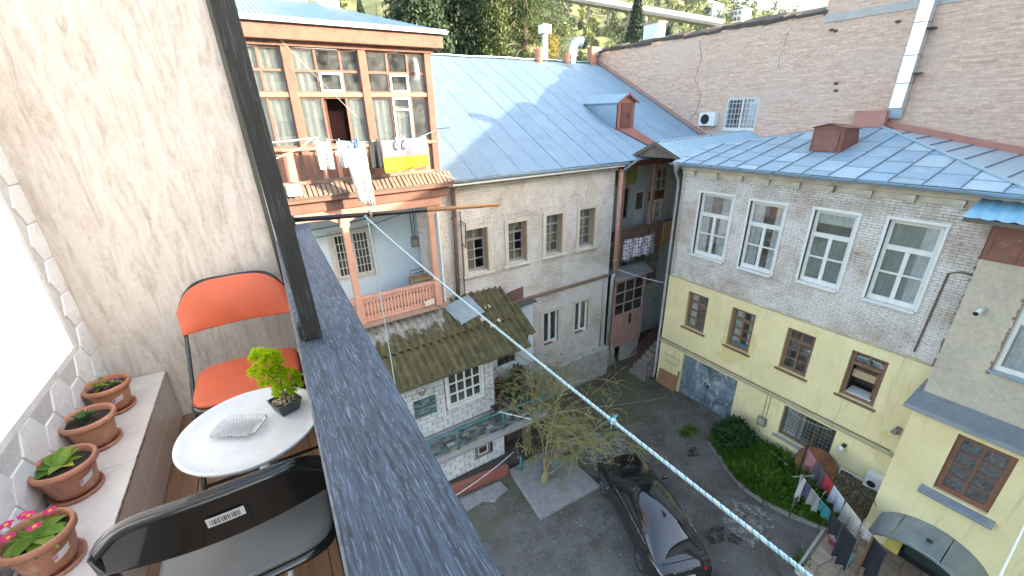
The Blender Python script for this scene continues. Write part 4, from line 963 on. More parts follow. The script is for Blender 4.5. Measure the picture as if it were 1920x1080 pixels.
# ================================================================ STAIR WELL between the two houses
sw_ = thing('stair_house', 'dark recessed stair well with wooden gallery between the two white houses', 'house', (16, 13.5, 0))
FG = Fac('y', 14.3)
GW = [(15.05, 15.85, 7.0, 8.6), (17.3, 18.5, 8.2, 9.3), (16.25, 16.95, 6.62, 8.3), (17.25, 18.3, 6.62, 8.15)]
mb = MB(); FG.wall(mb, 13.1, 20, -0.2, 10.3, GW+[(16.6, 18.6, 3.0, 5.6)], 0.3); mb.build('back_wall', nm('dim bluish plaster', (0.54, 0.58, 0.60), (0.42, 0.46, 0.48), 1.5, 0.9, stain=(0.24, 0.22, 0.2)), sw_)
window(FG, *GW[0], sw_, [(0.08, 0.46, 0.06, 0.94), (0.54, 0.92, 0.06, 0.94)], greyframe, G_GLASS_D, 0.05, 0.06, room=G_DARK)
window(FG, *GW[1], sw_, [(0.05, 0.31, 0.05, 0.46), (0.36, 0.63, 0.05, 0.46), (0.68, 0.95, 0.05, 0.46), (0.05, 0.31, 0.52, 0.95), (0.36, 0.63, 0.52, 0.95), (0.68, 0.95, 0.52, 0.95)], G_CREAM, G_GLASS_D, 0.02, 0.06, room=G_DARK)
window(FG, *GW[2], sw_, [(0.12, 0.88, 0.45, 0.95)], G_WHITEWALL, G_GLASS_D, 0.03, 0.06, room=G_DARK, name='door')
window(FG, *GW[3], sw_, [(0.08, 0.46, 0.1, 0.66), (0.54, 0.92, 0.1, 0.66)], G_WHITEPAINT, G_GLASS, 0.02, 0.06, [(0.05, 0.95, 0.05, 0.7, G_CURTAIN)], room=G_DARK, name='double_door')
m = MB(); FG.box(m, 17.2, 18.35, -0.02, 0.0, 7.72, 8.18); m.build('rusty_panel', G_RUST, sw_)
window(FG, 16.6, 18.6, 3.0, 5.6, sw_, [(0.03+0.245*i, 0.25+0.245*i, a, b) for i in range(4) for (a, b) in ((0.05, 0.48), (0.53, 0.95))], nm('blue grey frame', (0.28, 0.33, 0.36), (0.2, 0.24, 0.27), 3), G_GLASS_D, 0.02, 0.06, room=G_DARK)
mb = MB(); mb.box(13.25, 20, 12.98, 14.3, 6.30, 6.48); mb.build('gallery_floor', G_TIMBERDARK, sw_)
brn = nm('dark brown boards', (0.20, 0.115, 0.085), (0.13, 0.075, 0.055), 3, 0.85)
for k in range(19):
    x = 13.9+0.155*k; MB().box(x, x+0.145, 12.93+0.006*(k % 2), 12.965+0.006*(k % 2), 5.98, 6.92+0.02*(k % 3)).build('plank', brn, sw_)
MB().box(13.8, 17.0, 12.90, 13.0, 6.92, 7.0).build('handrail', brn, sw_)
MB().box(16.85, 18.1, 12.90, 12.96, 5.85, 6.95).build('ochre_panel', nm('ochre ply', (0.40, 0.25, 0.12), (0.3, 0.18, 0.09), 2), sw_)
pk = nm('brownish salmon post', (0.36, 0.21, 0.17), (0.25, 0.14, 0.11), 3)
for (x, y, za, zb) in ((15.9, 13.0, 6.5, 9.8), (13.9, 12.98, 0.0, 9.9)): MB().box(x-0.07, x+0.07, y-0.07, y+0.07, za, zb).build('post', pk, sw_)
m = MB().box(13.3, 20, 12.9, 13.1, 9.75, 10.15); m.build('top_beam', G_REDBROWN, sw_)
MB().box(14.6, 16.0, 14.1, 14.25, 8.75, 9.6).build('green_panel', nm('olive yellow board', (0.34, 0.35, 0.08), (0.25, 0.25, 0.08), 2), sw_)
# ribbed gable roof over the well
R0, R1, E0, E1, B0, B1 = Vector((14.45, 11.95, 10.78)), Vector((20, 11.45, 11.0)), Vector((14.75, 10.92, 10.20)), Vector((20, 10.5, 10.55)), Vector((14.1, 12.75, 10.25)), Vector((20, 12.9, 10.4))
n = 26
for k in range(n):
    a, b = k/n, (k+0.72)/n
    m = MB(); up = Vector((0, 0, 0.06))
    p = [R0.lerp(R1, a), R0.lerp(R1, b), E0.lerp(E1, b), E0.lerp(E1, a)]
    q = [R0.lerp(R1, b), R0.lerp(R1, (k+1)/n), E0.lerp(E1, (k+1)/n), E0.lerp(E1, b)]
    m.prism([v+up*0 for v in p], (0, 0, 0.012)); m.prism([v+up for v in q], (0, 0, -0.06)); m.build('roof_rib', nm('light blue ribbed sheet', (0.44, 0.57, 0.65), (0.38, 0.51, 0.60), 1.5, 0.42, 0.05, 10, metal=0.35, fine=0.08), sw_)
m = MB().prism([R0, R1, B1, B0], (0, 0, 0.02)); m.build('rear_slope', G_GALV2, sw_)
m = MB().bar(R0, R1, 0.16, 0.05); m.build('ridge_cap', G_GALV, sw_)
m = MB(); m.poly(R0-Vector((-.04, 0, .03)), E0-Vector((-.04, 0, .03)), B0-Vector((-.04, 0, .03))); m.build('gable_board', G_TIMBERDARK, sw_)
MB().bar(R0-Vector((0.02, 0, 0.05)), E0-Vector((0.02, 0, 0.05)), 0.04, 0.14).bar(R0-Vector((0.02, 0, 0.05)), B0-Vector((0.02, 0, 0.05)), 0.04, 0.14).build('bargeboard', G_TIMBERDARK, sw_)
# glazed salmon box room
bx_ = thing('box_room', 'salmon painted glazed box room hanging under the gallery', 'enclosed balcony', (14.6, 12.75, 1.0))
FP = Fac('y', 12.72)
mb = MB(); FP.wall(mb, 13.60, 15.75, 1.02, 4.72, [(13.72, 15.64, 2.78, 4.55), (14.75, 15.05, 2.05, 2.70)], 0.1); mb.box(15.68, 15.748, 12.73, 14.3, 1.02, 4.72); mb.box(13.6, 15.68, 12.83, 14.3, 0.98, 1.06); mb.build('panelling', nm('dusky pink boards', (0.46, 0.27, 0.23), (0.36, 0.20, 0.17), 2, 0.8, stain=(0.3, 0.2, 0.17)), bx_)
w = window(FP, 13.72, 15.64, 2.78, 4.55, bx_, [(0.02+0.33*i, 0.32+0.33*i, a, b) for i in range(3) for (a, b) in ((0.03, 0.31), (0.35, 0.65), (0.69, 0.97))], nm('grey pink sash', (0.36, 0.30, 0.28), None, 3), G_GLASS_D, 0.02, 0.05, [(0.7, 0.98, 0.02, 0.3, nm('pale green cloth', (0.3, 0.4, 0.34)))], room=G_DARK, roomd=1.2)
window(FP, 14.75, 15.05, 2.05, 2.70, bx_, [(0.1, 0.9, 0.05, 0.95)], nm('grey pink sash', (0.36, 0.30, 0.28)), G_GLASS_D, 0.03, 0.04, room=G_DARK)
m = MB(); m.prism([(13.45, 12.50, 4.74), (15.98, 12.50, 4.70), (15.98, 13.2, 5.05), (13.45, 13.2, 5.08)], (0, 0, 0.03)); m.build('shed_roof', nm('grey tin shed roof', (0.34, 0.34, 0.34), (0.24, 0.24, 0.24), 2, 0.6, metal=0.3), bx_)
m = MB(); m.box(13.55, 14.0, 12.78, 13.2, -0.1, 1.0); m.build('pier', G_CONCRETE, bx_)
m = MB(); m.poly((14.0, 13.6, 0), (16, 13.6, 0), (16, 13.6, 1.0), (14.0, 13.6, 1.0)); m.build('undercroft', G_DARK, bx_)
m = MB().box(14.55, 15.75, 12.80, 13.0, -0.1, 1.0); m.build('rough_wall', nm('rough limewashed stone', (0.50, 0.49, 0.46)), bx_)
# stairs
st = thing('outdoor_stairs', 'stone stairs with dark red iron railing beside the yellow house', 'stairs', (15, 11.3, 0))
for k in range(9):
    bevel(MB().box(14.15+0.27*k, 14.15+0.27*k+0.31, 10.86, 11.86, 0.17*k-0.05, 0.17*(k+1)).build('step', nm('worn step stone', (0.30, 0.26, 0.23), (0.2, 0.17, 0.15), 4), st), 0.015)
ri = nm('dark red iron', (0.16, 0.045, 0.04), (0.10, 0.03, 0.028), 4, 0.6)
for (y, nme) in ((11.90, 'railing'), (10.84, 'railing')):
    m = MB(); a = Vector((14.2, y, 0.95)); b = Vector((16.6, y, 2.45)); a2 = a-Vector((0, 0, 0.75)); b2 = b-Vector((0, 0, 0.75))
    m.tube([a-Vector((0, 0, 0.95)), a, b, b-Vector((0, 0, 0.9))], 0.022, 6); m.tube([a2, b2], 0.014, 5)
    for k in range(1, 12):
        t = k/12; m.tube([a2.lerp(b2, t), a.lerp(b, t)], 0.010, 4); m.tube([a2.lerp(b2, t), a.lerp(b, min(1, t+0.08))], 0.008, 4)
    m.build(nme, ri, st)
# laundry on the gallery
def cloth(name, label, cat, fn, nu, nv, mat, group=None, th=0.004):
    m = MB(); m.grid(fn, nu, nv); o = m.build(name, mat, None, True)
    so = o.modifiers.new('solid', 'SOLIDIFY'); so.thickness = th
    return setp(o, label, cat, group)
def dots_mat():
    t = NT('lilac dotted cotton'); sp_ = t.n('SeparateXYZ'); t.l(t.pos(), sp_.inputs[0]); cb_ = t.n('CombineXYZ'); t.l(sp_.outputs['X'], cb_.inputs[0]); t.l(sp_.outputs['Z'], cb_.inputs[1])
    v = t.n('TexVoronoi', i_Scale=6.5); v.inputs['Randomness'].default_value = 0.35; t.l(cb_.outputs[0], v.inputs['Vector'])
    t.set(col=t.ramp(v.outputs['Distance'], [(0.34, (0.16, 0.11, 0.20)), (0.42, (0.70, 0.66, 0.72))]), rough=0.9); return t.m
cloth('bedsheet', 'white and purple dotted sheet hung over the wooden gallery', 'sheet', lambda i, j: (14.12+2.15*i, 12.86+0.03*math.sin(i*20+2*j)+0.02*math.sin(i*7), 6.55+0.15*i*0-0.12*math.sin(i*math.pi)*0.4-(0.98+0.09*math.sin(i*9)+(0.12 if 0.48 < i < 0.56 else 0))*j), 40, 8, dots_mat())
wire('wire', [(13.5, 12.7, 5.35), (14.7, 10.9, 4.95)], 0.012, G_WHITEPLASTIC, sag=0.05)
setp(bpy.data.objects['wire'], 'pale line stretched from the gallery to the grey downpipe', 'line')

# ================================================================ PINK HOUSE (glazed timber gallery)
ph = thing('pink_house', 'salmon timber house with glazed upper gallery and carved balcony', 'house', (2.5, 12, 6.2))
FK = Fac('y', 12.0)
POST = [-2.05, -0.22, 1.52, 3.23, 4.965]
for x in POST:
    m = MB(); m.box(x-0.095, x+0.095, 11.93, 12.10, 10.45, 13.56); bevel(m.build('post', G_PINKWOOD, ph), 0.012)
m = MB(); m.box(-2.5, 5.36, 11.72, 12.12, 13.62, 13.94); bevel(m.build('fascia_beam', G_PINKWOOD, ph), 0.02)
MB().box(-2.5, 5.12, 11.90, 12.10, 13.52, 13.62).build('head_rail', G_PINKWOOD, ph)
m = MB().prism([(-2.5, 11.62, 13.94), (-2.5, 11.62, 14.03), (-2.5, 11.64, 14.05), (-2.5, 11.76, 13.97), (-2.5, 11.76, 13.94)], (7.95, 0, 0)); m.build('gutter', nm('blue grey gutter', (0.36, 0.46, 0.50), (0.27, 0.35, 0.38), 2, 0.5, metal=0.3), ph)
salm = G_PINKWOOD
pinkglass = glass_mat('gallery glass', (0.82, 0.86, 0.86), 0.42, 0.02)
def bay(xa, xb, vs, k):
    W = xb-xa; f = [0]+[(v-xa)/W for v in vs]+[1]; e = 0.018
    for (z0, z1, rows, nm_) in ((12.56, 13.50, ((0.03, 0.47), (0.53, 0.97)), 'upper_window'), (11.34, 12.46, ((0.03, 0.97),), 'lower_window')):
        P = [(f[i]+e, f[i+1]-e, a, b) for i in range(3) for (a, b) in rows]
        miss = (1,) if (k == 1 and nm_ == 'lower_window') else ()
        if nm_ == 'lower_window': cu = {0: [(0, 1, 0, 1, G_CURTAIN)], 1: [(0.0, 0.35, 0, 1, G_CURTAIN), (0.71, 1, 0, 1, G_CURTAIN)], 2: [(0, 0.33, 0, 0.93, G_CURTAIN), (0.36, 0.68, 0, 0.8, G_CURTAIN)]}[k]
        else: cu = {0: [(0, 1, 0, 1, G_CURTAIN)], 1: [(0, 0.35, 0, 1, G_CURTAIN)], 2: None}[k]
        rm = nm('warm brown room', (0.16, 0.085, 0.055), (0.09, 0.05, 0.035), 1.5, 0.8, 0) if k != 2 else nm('ochre room', (0.34, 0.24, 0.12), (0.22, 0.15, 0.08), 1.5, 0.9, 0)
        w = window(FK, xa, xb, z0, z1, ph, P, salm, pinkglass, 0.0, 0.055, cu, room=rm, name=nm_, missing=miss, roomd=1.1)
        if nm_ == 'upper_window' and k > 0:   # white opening light
            a, b = xa+W*f[1]+0.02, xa+W*f[2]-0.02
            m = MB(); FK.wall(m, a, b, 12.575, 13.0, [(a+0.045, b-0.045, 12.62, 12.955)], 0.05, -0.03); bevel(m.build('opening_light', G_WHITEPAINT, w), 0.004)
        if nm_ == 'lower_window' and k == 2:
            a, b = xa+W*f[1]+0.02, xa+W*f[2]-0.02
            m = MB(); FK.wall(m, a, b, 11.35, 12.45, [(a+0.05, b-0.05, 11.40, 12.12), (a+0.05, b-0.05, 12.17, 12.40)], 0.05, -0.03); bevel(m.build('white_sash', G_WHITEPAINT, w), 0.004)
            m = MB().box(4.52, 4.78, 12.5, 12.62, 11.75, 12.2); m.build('boiler', G_WHITEPLASTIC, w)
            m = MB().box(4.55, 4.75, 12.4, 12.5, 11.36, 11.46); m.build('yellow_bottle', nm('yellow plastic', (0.6, 0.45, 0.03)), w)
        if nm_ == 'upper_window' and k == 2:
            m = MB(); FK.box(m, xa+W*f[2]+0.02, xb-0.02, 0.03, 0.04, 12.58, 13.03); m.build('blue_panel', nm('blue grey panel', (0.22, 0.29, 0.35), None, 3), w)
            m = MB().tube([(4.62, 12.3, 13.4), (4.62, 12.0, 13.35), (4.62, 11.9, 13.2), (4.62, 11.9, 12.98), (4.58, 11.86, 12.88)], 0.055, 10); m.build('stove_flue', G_WHITEPLASTIC, w, True)
        if nm_ == 'lower_window' and k == 1:
            m = MB().box(xa+W*f[1]+0.05, xa+W*f[1]+0.10, 12.1, 12.5, 11.36, 12.42); m.build('inner_door', nm('dark cherry', (0.10, 0.03, 0.025)), w)
            MB().box(xa+W*f[1]+0.20, xa+W*f[2]-0.03, 12.5, 12.55, 11.36, 12.15).build('wardrobe', nm('dark cherry', (0.10, 0.03, 0.025)), w)
bay(-0.125, 1.425, (0.42, 0.95), 0); bay(1.615, 3.135, (2.14, 2.71), 1); bay(3.325, 4.87, (3.86, 4.40), 2)
m = MB().box(-2.5, 5.06, 11.955, 12.06, 12.46, 12.56); m.build('mid_rail', G_DARKPINK, ph)
m = MB().box(-2.5, 5.08, 11.90, 12.08, 11.25, 11.335); m.build('window_board', G_DARKPINK, ph)
plank = MB().box(0, 0.114, 0, 0.02, 0, 0.72).mesh('plank'); plank.materials.append(G_PINKWOOD)
x = -0.1
while x < 4.86:
    if not any(abs(x+0.06-p) < 0.15 for p in POST): inst('plank', plank, ph, (x, 11.99+0.006*random.random(), 10.53), (G_PINKWOOD, G_PINKWOOD2, G_PINKWOOD)[int(x*17) % 3])
    x += 0.122
MB().box(-2.5, 5.0, 12.012, 12.05, 10.45, 11.25).build('spandrel_back', G_DARKPINK, ph)
MB().box(-2.5, 5.06, 11.94, 12.04, 10.44, 10.53).build('skirting', G_DARKPINK, ph)
# little pent roof of laths
lath = MB().prism([(0, 11.99, 10.42), (0.085, 11.99, 10.42), (0.085, 11.62, 10.17), (0, 11.62, 10.17)], (0, 0, 0.02)); lath = lath.mesh('lath')
lath.transform(Matrix.Translation((0, -12, -10.3))); lath.materials.append(G_LATH)
x = -0.4
while x < 5.35:
    inst('lath', lath, ph, (x+random.uniform(-.008, .008), 12, 10.3+random.uniform(-.008, .008)), None, (0, 0, random.uniform(-.03, .03))); x += 0.118
m = MB().prism([(-2.5, 11.98, 10.40), (-2.5, 11.64, 10.17), (-2.5, 11.64, 10.12), (-2.5, 11.98, 10.35)], (7.85, 0, 0)); m.build('pent_base', G_TIMBERDARK, ph)
m = MB().box(-2.5, 5.30, 11.66, 12.1, 10.02, 10.12).box(-2.5, 5.22, 11.80, 12.1, 9.74, 10.02); bevel(m.build('floor_beam', G_PINKWOOD, ph), 0.015)
MB().box(-2.5, 4.95, 11.86, 12.06, 9.50, 9.74).build('carved_frieze', G_PINKWOOD2, ph)
for x in (0.15, 2.13, 4.62):
    m = MB(); m.box(x-0.085, x+0.085, 11.92, 12.09, 6.98, 9.3); bevel(m.build('column', G_PINKWOOD2, ph), 0.02)
    m = MB().box(x-0.11, x+0.11, 11.90, 12.11, 6.2, 6.98); bevel(m.build('column_base', G_PINKWOOD2, ph), 0.02)
    m = MB().box(x-0.12, x+0.12, 11.89, 12.12, 9.22, 9.32).box(x-0.10, x+0.10, 11.91, 12.10, 9.32, 9.5); m.build('capital', G_PINKWOOD2, ph)
    for s in (-1, 1):
        pr = [(x+s*0.09, 11.97, 9.25), (x+s*0.14, 11.97, 9.35), (x+s*0.30, 11.97, 9.42), (x+s*0.45, 11.97, 9.5), (x+s*0.09, 11.97, 9.5)]
        MB().prism(pr, (0, 0.06, 0)).build('bracket', G_PINKWOOD2, ph)
# balustrade of sawn boards
MB().box(-1.2, 4.62, 11.95, 12.07, 6.98, 7.06).build('top_rail', G_PINKWOOD2, ph)
MB().box(-1.2, 4.62, 11.96, 12.05, 6.24, 6.32).build('bottom_rail', G_PINKWOOD2, ph)
prof = [(0.045, 0), (0.045, 0.1), (0.02, 0.14), (0.043, 0.2), (0.043, 0.44), (0.02, 0.5), (0.045, 0.55), (0.045, 0.66)]
bal = MB().prism([(-r, 0, z) for r, z in prof]+[(r, 0, z) for r, z in prof[::-1]], (0, 0.025, 0)).mesh('baluster'); bal.materials.append(G_PINKWOOD2)
x = -1.0
while x < 4.5:
    if abs(x-2.13) > 0.12 and abs(x-0.15) > 0.12: inst('baluster', bal, ph, (x, 11.99, 6.32))
    x += 0.105
MB().box(-2.5, 4.95, 11.97, 13.5, 6.05, 6.22).build('balcony_floor', nm('balcony boards', (0.40, 0.25, 0.2)), ph)
FB2 = Fac('y', 13.5)
BWN = (1.92, 3.10, 7.20, 8.70)
mb = MB(); FB2.wall(mb, -2.5, 4.92, 6.2, 10.0, [BWN], 0.2); mb.build('balcony_wall', G_BLUEWALL, ph)
w = window(FB2, *BWN, ph, [(0.08, 0.45, 0.06, 0.94), (0.55, 0.92, 0.06, 0.94)], nm('pale grey frame', (0.55, 0.54, 0.50)), G_GLASS_D, 0.02, 0.06, room=G_DIMROOM)
m = MB()
for (a, b, c, e) in ((BWN[0]-.08, BWN[0], BWN[2]-.08, BWN[3]+.08), (BWN[1], BWN[1]+.08, BWN[2]-.08, BWN[3]+.08), (BWN[0], BWN[1], BWN[3], BWN[3]+.08), (BWN[0], BWN[1], BWN[2]-.08, BWN[2])): FB2.box(m, a, b, -0.04, 0.02, c, e)
m.build('casing', nm('pale grey frame', (0.55, 0.54, 0.50)), w)
bars(FB2, BWN[0]+0.1, BWN[0]+0.53, BWN[2]+0.09, BWN[3]-0.09, 0.0, 4, 5, 0.008, G_WHITEPAINT, w); bars(FB2, BWN[0]+0.65, BWN[1]-0.1, BWN[2]+0.09, BWN[3]-0.09, 0.0, 4, 5, 0.008, G_WHITEPAINT, w)
mb = MB().box(4.88, 4.93, 12.08, 13.5, 6.2, 9.9); mb.build('end_wall', G_WHITEWALL, ph)
m = MB().box(4.86, 4.879, 12.55, 13.35, 6.22, 8.35); m.build('brown_door', nm('brown door', (0.26, 0.14, 0.08), (0.2, 0.1, 0.06), 3), ph)
m = MB().box(4.42, 4.66, 13.36, 13.499, 7.85, 8.2); mt = m.build('meter_box', nm('grey meter', (0.22, 0.21, 0.20)), ph); MB().box(4.46, 4.62, 13.34, 13.358, 7.9, 8.1).build('meter_glass', nm('meter face', (0.4, 0.38, 0.33)), mt)
MB().tube([(4.5, 13.46, 8.2), (4.48, 13.46, 9.0), (4.5, 13.46, 9.5)], 0.015, 5).tube([(4.58, 13.46, 8.2), (4.6, 13.46, 9.4)], 0.012, 5).build('meter_cable', G_IRON, ph)
wire('wall_cable', [(1.2, 13.46, 8.92), (4.5, 13.46, 9.25)], 0.012, G_IRON, ph, 0.08); wire('wall_cable', [(1.2, 13.46, 8.68), (4.5, 13.46, 9.1)], 0.010, G_IRON, ph, 0.12)
mb = MB(); mb.box(-3, 4.95, 12.62, 12.8, -0.3, 6.05); mb.build('ground_floor_wall', G_WHITEWALL, ph)
mb = MB(); mb.poly((5.05, 12.05, 10.4), (5.05, 14.5, 10.4), (5.05, 14.5, 13.9), (5.05, 12.05, 13.9)); mb.build('side_boards', G_PINKWOOD, ph)
# bench and bits on the balcony
tb = thing('balcony_table', 'small wooden table with dark metal rack on the pink balcony', 'table', (4.2, 12.7, 6.22))
MB().box(3.95, 4.6, 12.4, 12.9, 6.98, 7.03).build('table_top', nm('light brown table', (0.4, 0.24, 0.12)), tb)
for (x, y) in ((4.0, 12.45), (4.55, 12.45), (4.0, 12.85), (4.55, 12.85)): MB().box(x-0.02, x+0.02, y-0.02, y+0.02, 6.22, 6.98).build('leg', nm('light brown table', (0.4, 0.24, 0.12)), tb)
MB().tube([(4.05, 12.5, 7.04), (4.05, 12.5, 7.25), (4.5, 12.5, 7.28), (4.5, 12.5, 7.06)], 0.012, 5).tube([(4.05, 12.8, 7.04), (4.05, 12.8, 7.25), (4.5, 12.8, 7.28), (4.5, 12.8, 7.06)], 0.012, 5).build('rack', G_IRON, tb)
setp(MB().prism([(4.12, 11.90, 6.27), (4.45, 11.90, 6.33), (4.45, 11.92, 6.5), (4.12, 11.92, 6.44)], (0, 0.03, 0)).build('foam_board', nm('cream board', (0.66, 0.58, 0.48))), 'cream board patch fixed at the foot of the pink balustrade', 'board')
# roof of corrugated sheets, hipped at the right
def zp(y): return 14.0+(y-11.64)*0.30
m = MB(); n = 80*4
for k in range(n):
    xa, xb = -2.5+8*k/n, -2.5+8*(k+1)/n
    def yt(x): return min(15.6, 11.64+max(0, (5.45-x))*1.45)
    za, zb = 0.018*math.sin(k*math.pi/2), 0.018*math.sin((k+1)*math.pi/2)
    m.poly((xa, 11.64, 14.02+za), (xb, 11.64, 14.02+zb), (xb, yt(xb), zp(yt(xb))+zb), (xa, yt(xa), zp(yt(xa))+za))
m.build('corrugated_roof', G_GALV, ph, True)
m = MB().poly((5.48, 11.64, 14.0), (5.48, 16.5, 14.0), (2.72, 15.6, zp(15.6))); m.build('hip_slope', G_GALV2, ph)
m = MB().box(-2.5, 2.9, 15.6, 15.8, 14.6, 15.35); m.build('white_parapet', G_WHITEWALL, ph)
m = MB().prism([(-2.5, 15.7, 15.36), (2.9, 15.7, 15.36), (1.5, 18.2, 16.6), (-2.5, 18.2, 16.6)], (0, 0, 0.03)); m.build('red_roof', nm('faded red roof sheet', (0.50, 0.20, 0.15), (0.40, 0.16, 0.12), 1.5, 0.5, metal=0.1), ph)
c = thing('roof_chimney', 'small white chimney with red cowl behind the pink house gutter', 'chimney', (3.4, 15.4, 14.8))
bevel(MB().box(3.05, 3.65, 15.1, 15.7, 14.3, 15.35).build('stack', G_WHITEWALL, c), 0.02)
MB().tube([(3.2, 15.4, 15.3), (3.2, 15.4, 16.2)], 0.12, 10).build('cowl', G_OXIDE, c)
setp(bevel(MB().box(0.88, 1.20, 11.45, 11.75, 10.25, 10.50).build('white_box', G_WHITEPLASTIC), 0.02), 'white box resting on the lath pent roof of the pink house', 'box')
# ================================================================ LOW HOUSE with mossy canopy and terrace
lh = thing('low_block_house', 'low house of white painted blocks under a mossy corrugated canopy', 'house', (4.6, 11.5, 0))
FL_ = Fac('y', 11.5)
LW = (4.46, 5.76, 2.42, 4.25)
mb = MB(); FL_.wall(mb, 0.8, 6.30, 1.2, 5.1, [LW], 0.4); mb.poly((6.30, 11.5, 1.2), (6.30, 12.7, 1.2), (6.30, 12.7, 5.6), (6.30, 11.5, 5.1)); wl = mb.build('wall', G_JOINT, lh)
def block_mesh(w, h, d=0.03):
    m = MB(); e = 0.012; m.v = [(0, 0, 0), (w, 0, 0), (w, 0, h), (0, 0, h), (e, -d, e), (w-e, -d, e), (w-e, -d, h-e), (e, -d, h-e)]
    m.f = [(4, 5, 6, 7), (0, 1, 5, 4), (1, 2, 6, 5), (2, 3, 7, 6), (3, 0, 4, 7)]
    me = m.mesh('block'); me.materials.append(G_BLOCK); return me
BM = {}
def blocks(xa, xb, za, zb, hole, y, parent, bw=0.39, bh=0.19, g=0.016, seed=1):
    r = random.Random(seed); j = 0; z = za
    while z+bh*0.5 < zb:
        h = min(bh, zb-z)-g; x = xa-(bw/2 if j % 2 else 0)
        while x < xb:
            a, b = max(x, xa), min(x+bw, xb)
            segs = [(a, b)]
            if hole and z+h > hole[2]-0.1 and z < hole[3]+0.05:
                segs = [(s0, s1) for (s0, s1) in ((a, min(b, hole[0]-0.13)), (max(a, hole[1]+0.13), b)) if s1-s0 > 0.05]
            for (s0, s1) in segs:
                w = s1-s0-g
                if w < 0.04: continue
                key = (round(w, 2), round(h, 2))
                if key not in BM: BM[key] = block_mesh(*key)
                inst('block', BM[key], parent, (s0, y-0.002+r.uniform(0, 0.008), z), G_BLOCK if r.random() < 0.75 else G_BLOCK2)
            x += bw
        z += bh; j += 1
blocks(2.2, 6.30, 1.57, 4.55, LW, 11.5, wl)
P = []
for (a, b) in ((0.05, 0.245), (0.285, 0.48), (0.53, 0.725), (0.765, 0.96)):
    for (c, e) in ((0.03, 0.235), (0.265, 0.47), (0.50, 0.705), (0.78, 0.96)): P.append((a, b, c, e))
w = window(FL_, *LW, lh, P, G_WHITEPAINT, G_GLASS_D, 0.02, 0.06, None, room=nm('brown dim room', (0.10, 0.075, 0.055), None, 2), sill=(G_WHITEPAINT, 0.09, 0.08, 0.06))
m = MB()
for (a, b, c, e) in ((LW[0]-.1, LW[0], LW[2], LW[3]+.1), (LW[1], LW[1]+.1, LW[2], LW[3]+.1)): FL_.box(m, a, b, -0.04, 0.05, c, e)
for pc in ((LW[0]-.1, LW[0]), (LW[1], LW[1]+.1)): 
    q = MB(); FL_.box(q, pc[0], pc[1], -0.045, 0.05, LW[2], LW[3]+0.1); bevel(q.build('casing', G_WHITEPAINT, w), 0.008)
# mosaic plaque on the wall, of slate pieces
mo = thing('slate_plaque', 'teal and grey slate mosaic panel on the white block wall', 'wall panel', (3.55, 11.45, 2.55))
tm = [nm('slate teal', (0.10, 0.22, 0.22)), nm('slate grey', (0.22, 0.26, 0.26)), nm('slate dark', (0.05, 0.10, 0.11))]
z = 2.5
while z < 3.15:
    h = random.uniform(0.05, 0.09); x = 3.18
    while x < 3.92:
        ww = random.uniform(0.12, 0.3); MB().box(x, min(3.95, x+ww-0.01), 11.42-random.random()*0.02, 11.472, z, z+h-0.008).build('slate', random.choice(tm), mo); x += ww
    z += h
vt = setp(MB().lathe([(0.0, 0), (0.09, 0), (0.13, 0.03), (0.14, 0.05)], (0, 0, 0), 14).build('wall_vent', nm('olive stone', (0.22, 0.20, 0.14))), 'round olive vent ornament on the white block wall', 'vent'); vt.rotation_euler = (rad(90), 0, 0); vt.location = (3.52, 11.48, 3.50)
# canopy sheets: wavy fibre cement
cy0, cz0, cy1, cz1 = 10.25, 4.62, 12.62, 5.90
pitch = 0.245; nwv = 4; SW = pitch*nwv
cs = (cz1-cz0)/(cy1-cy0)
cl = math.hypot(cy1-cy0, cz1-cz0)
def wavy(l):
    m = MB(); n = nwv*6
    m.grid(lambda i, j: (SW*1.04*i, l*j, 0.058*math.cos(2*math.pi*nwv*1.04*i)), n, 6); m.grid(lambda i, j: (SW*1.04*i, l*j, 0.058*math.cos(2*math.pi*nwv*1.04*i)-0.012), n, 1)
    for i in range(n): pass
    me = m.mesh('canopy_sheet'); me.polygons.foreach_set('use_smooth', [True]*len(me.polygons)); me.materials.append(G_ASBESTOS); return me
sA = wavy(cl*0.56); ang = math.atan(cs)
cn = thing('mossy_canopy', 'mossy corrugated fibre cement canopy over the low white house', 'canopy', (4.6, 11.2, 4.7))
for j in range(2):
    for i in range(7):
        x = 1.2+SW*i; y = cy0+(cy1-cy0)*(0 if j == 0 else 0.46); z = cz0+(y-cy0)*cs+0.06*j+0.008*(i % 2)
        if x > 6.4: continue
        inst('canopy_sheet', sA, cn, (x+0.05*j, y+random.uniform(-.04, .04), z), None, (ang+random.uniform(-.01, .01), random.uniform(-.006, .006), random.uniform(-.008, .008)))
MB().prism([(4.9, 12.35, 5.87), (5.95, 12.5, 6.0), (6.2, 11.75, 5.56), (5.2, 11.6, 5.42)], (0, 0, 0.03)).build('tin_patch', nm('blue grey tin', (0.27, 0.33, 0.37), (0.20, 0.25, 0.28), 2, 0.5, metal=0.35), cn)
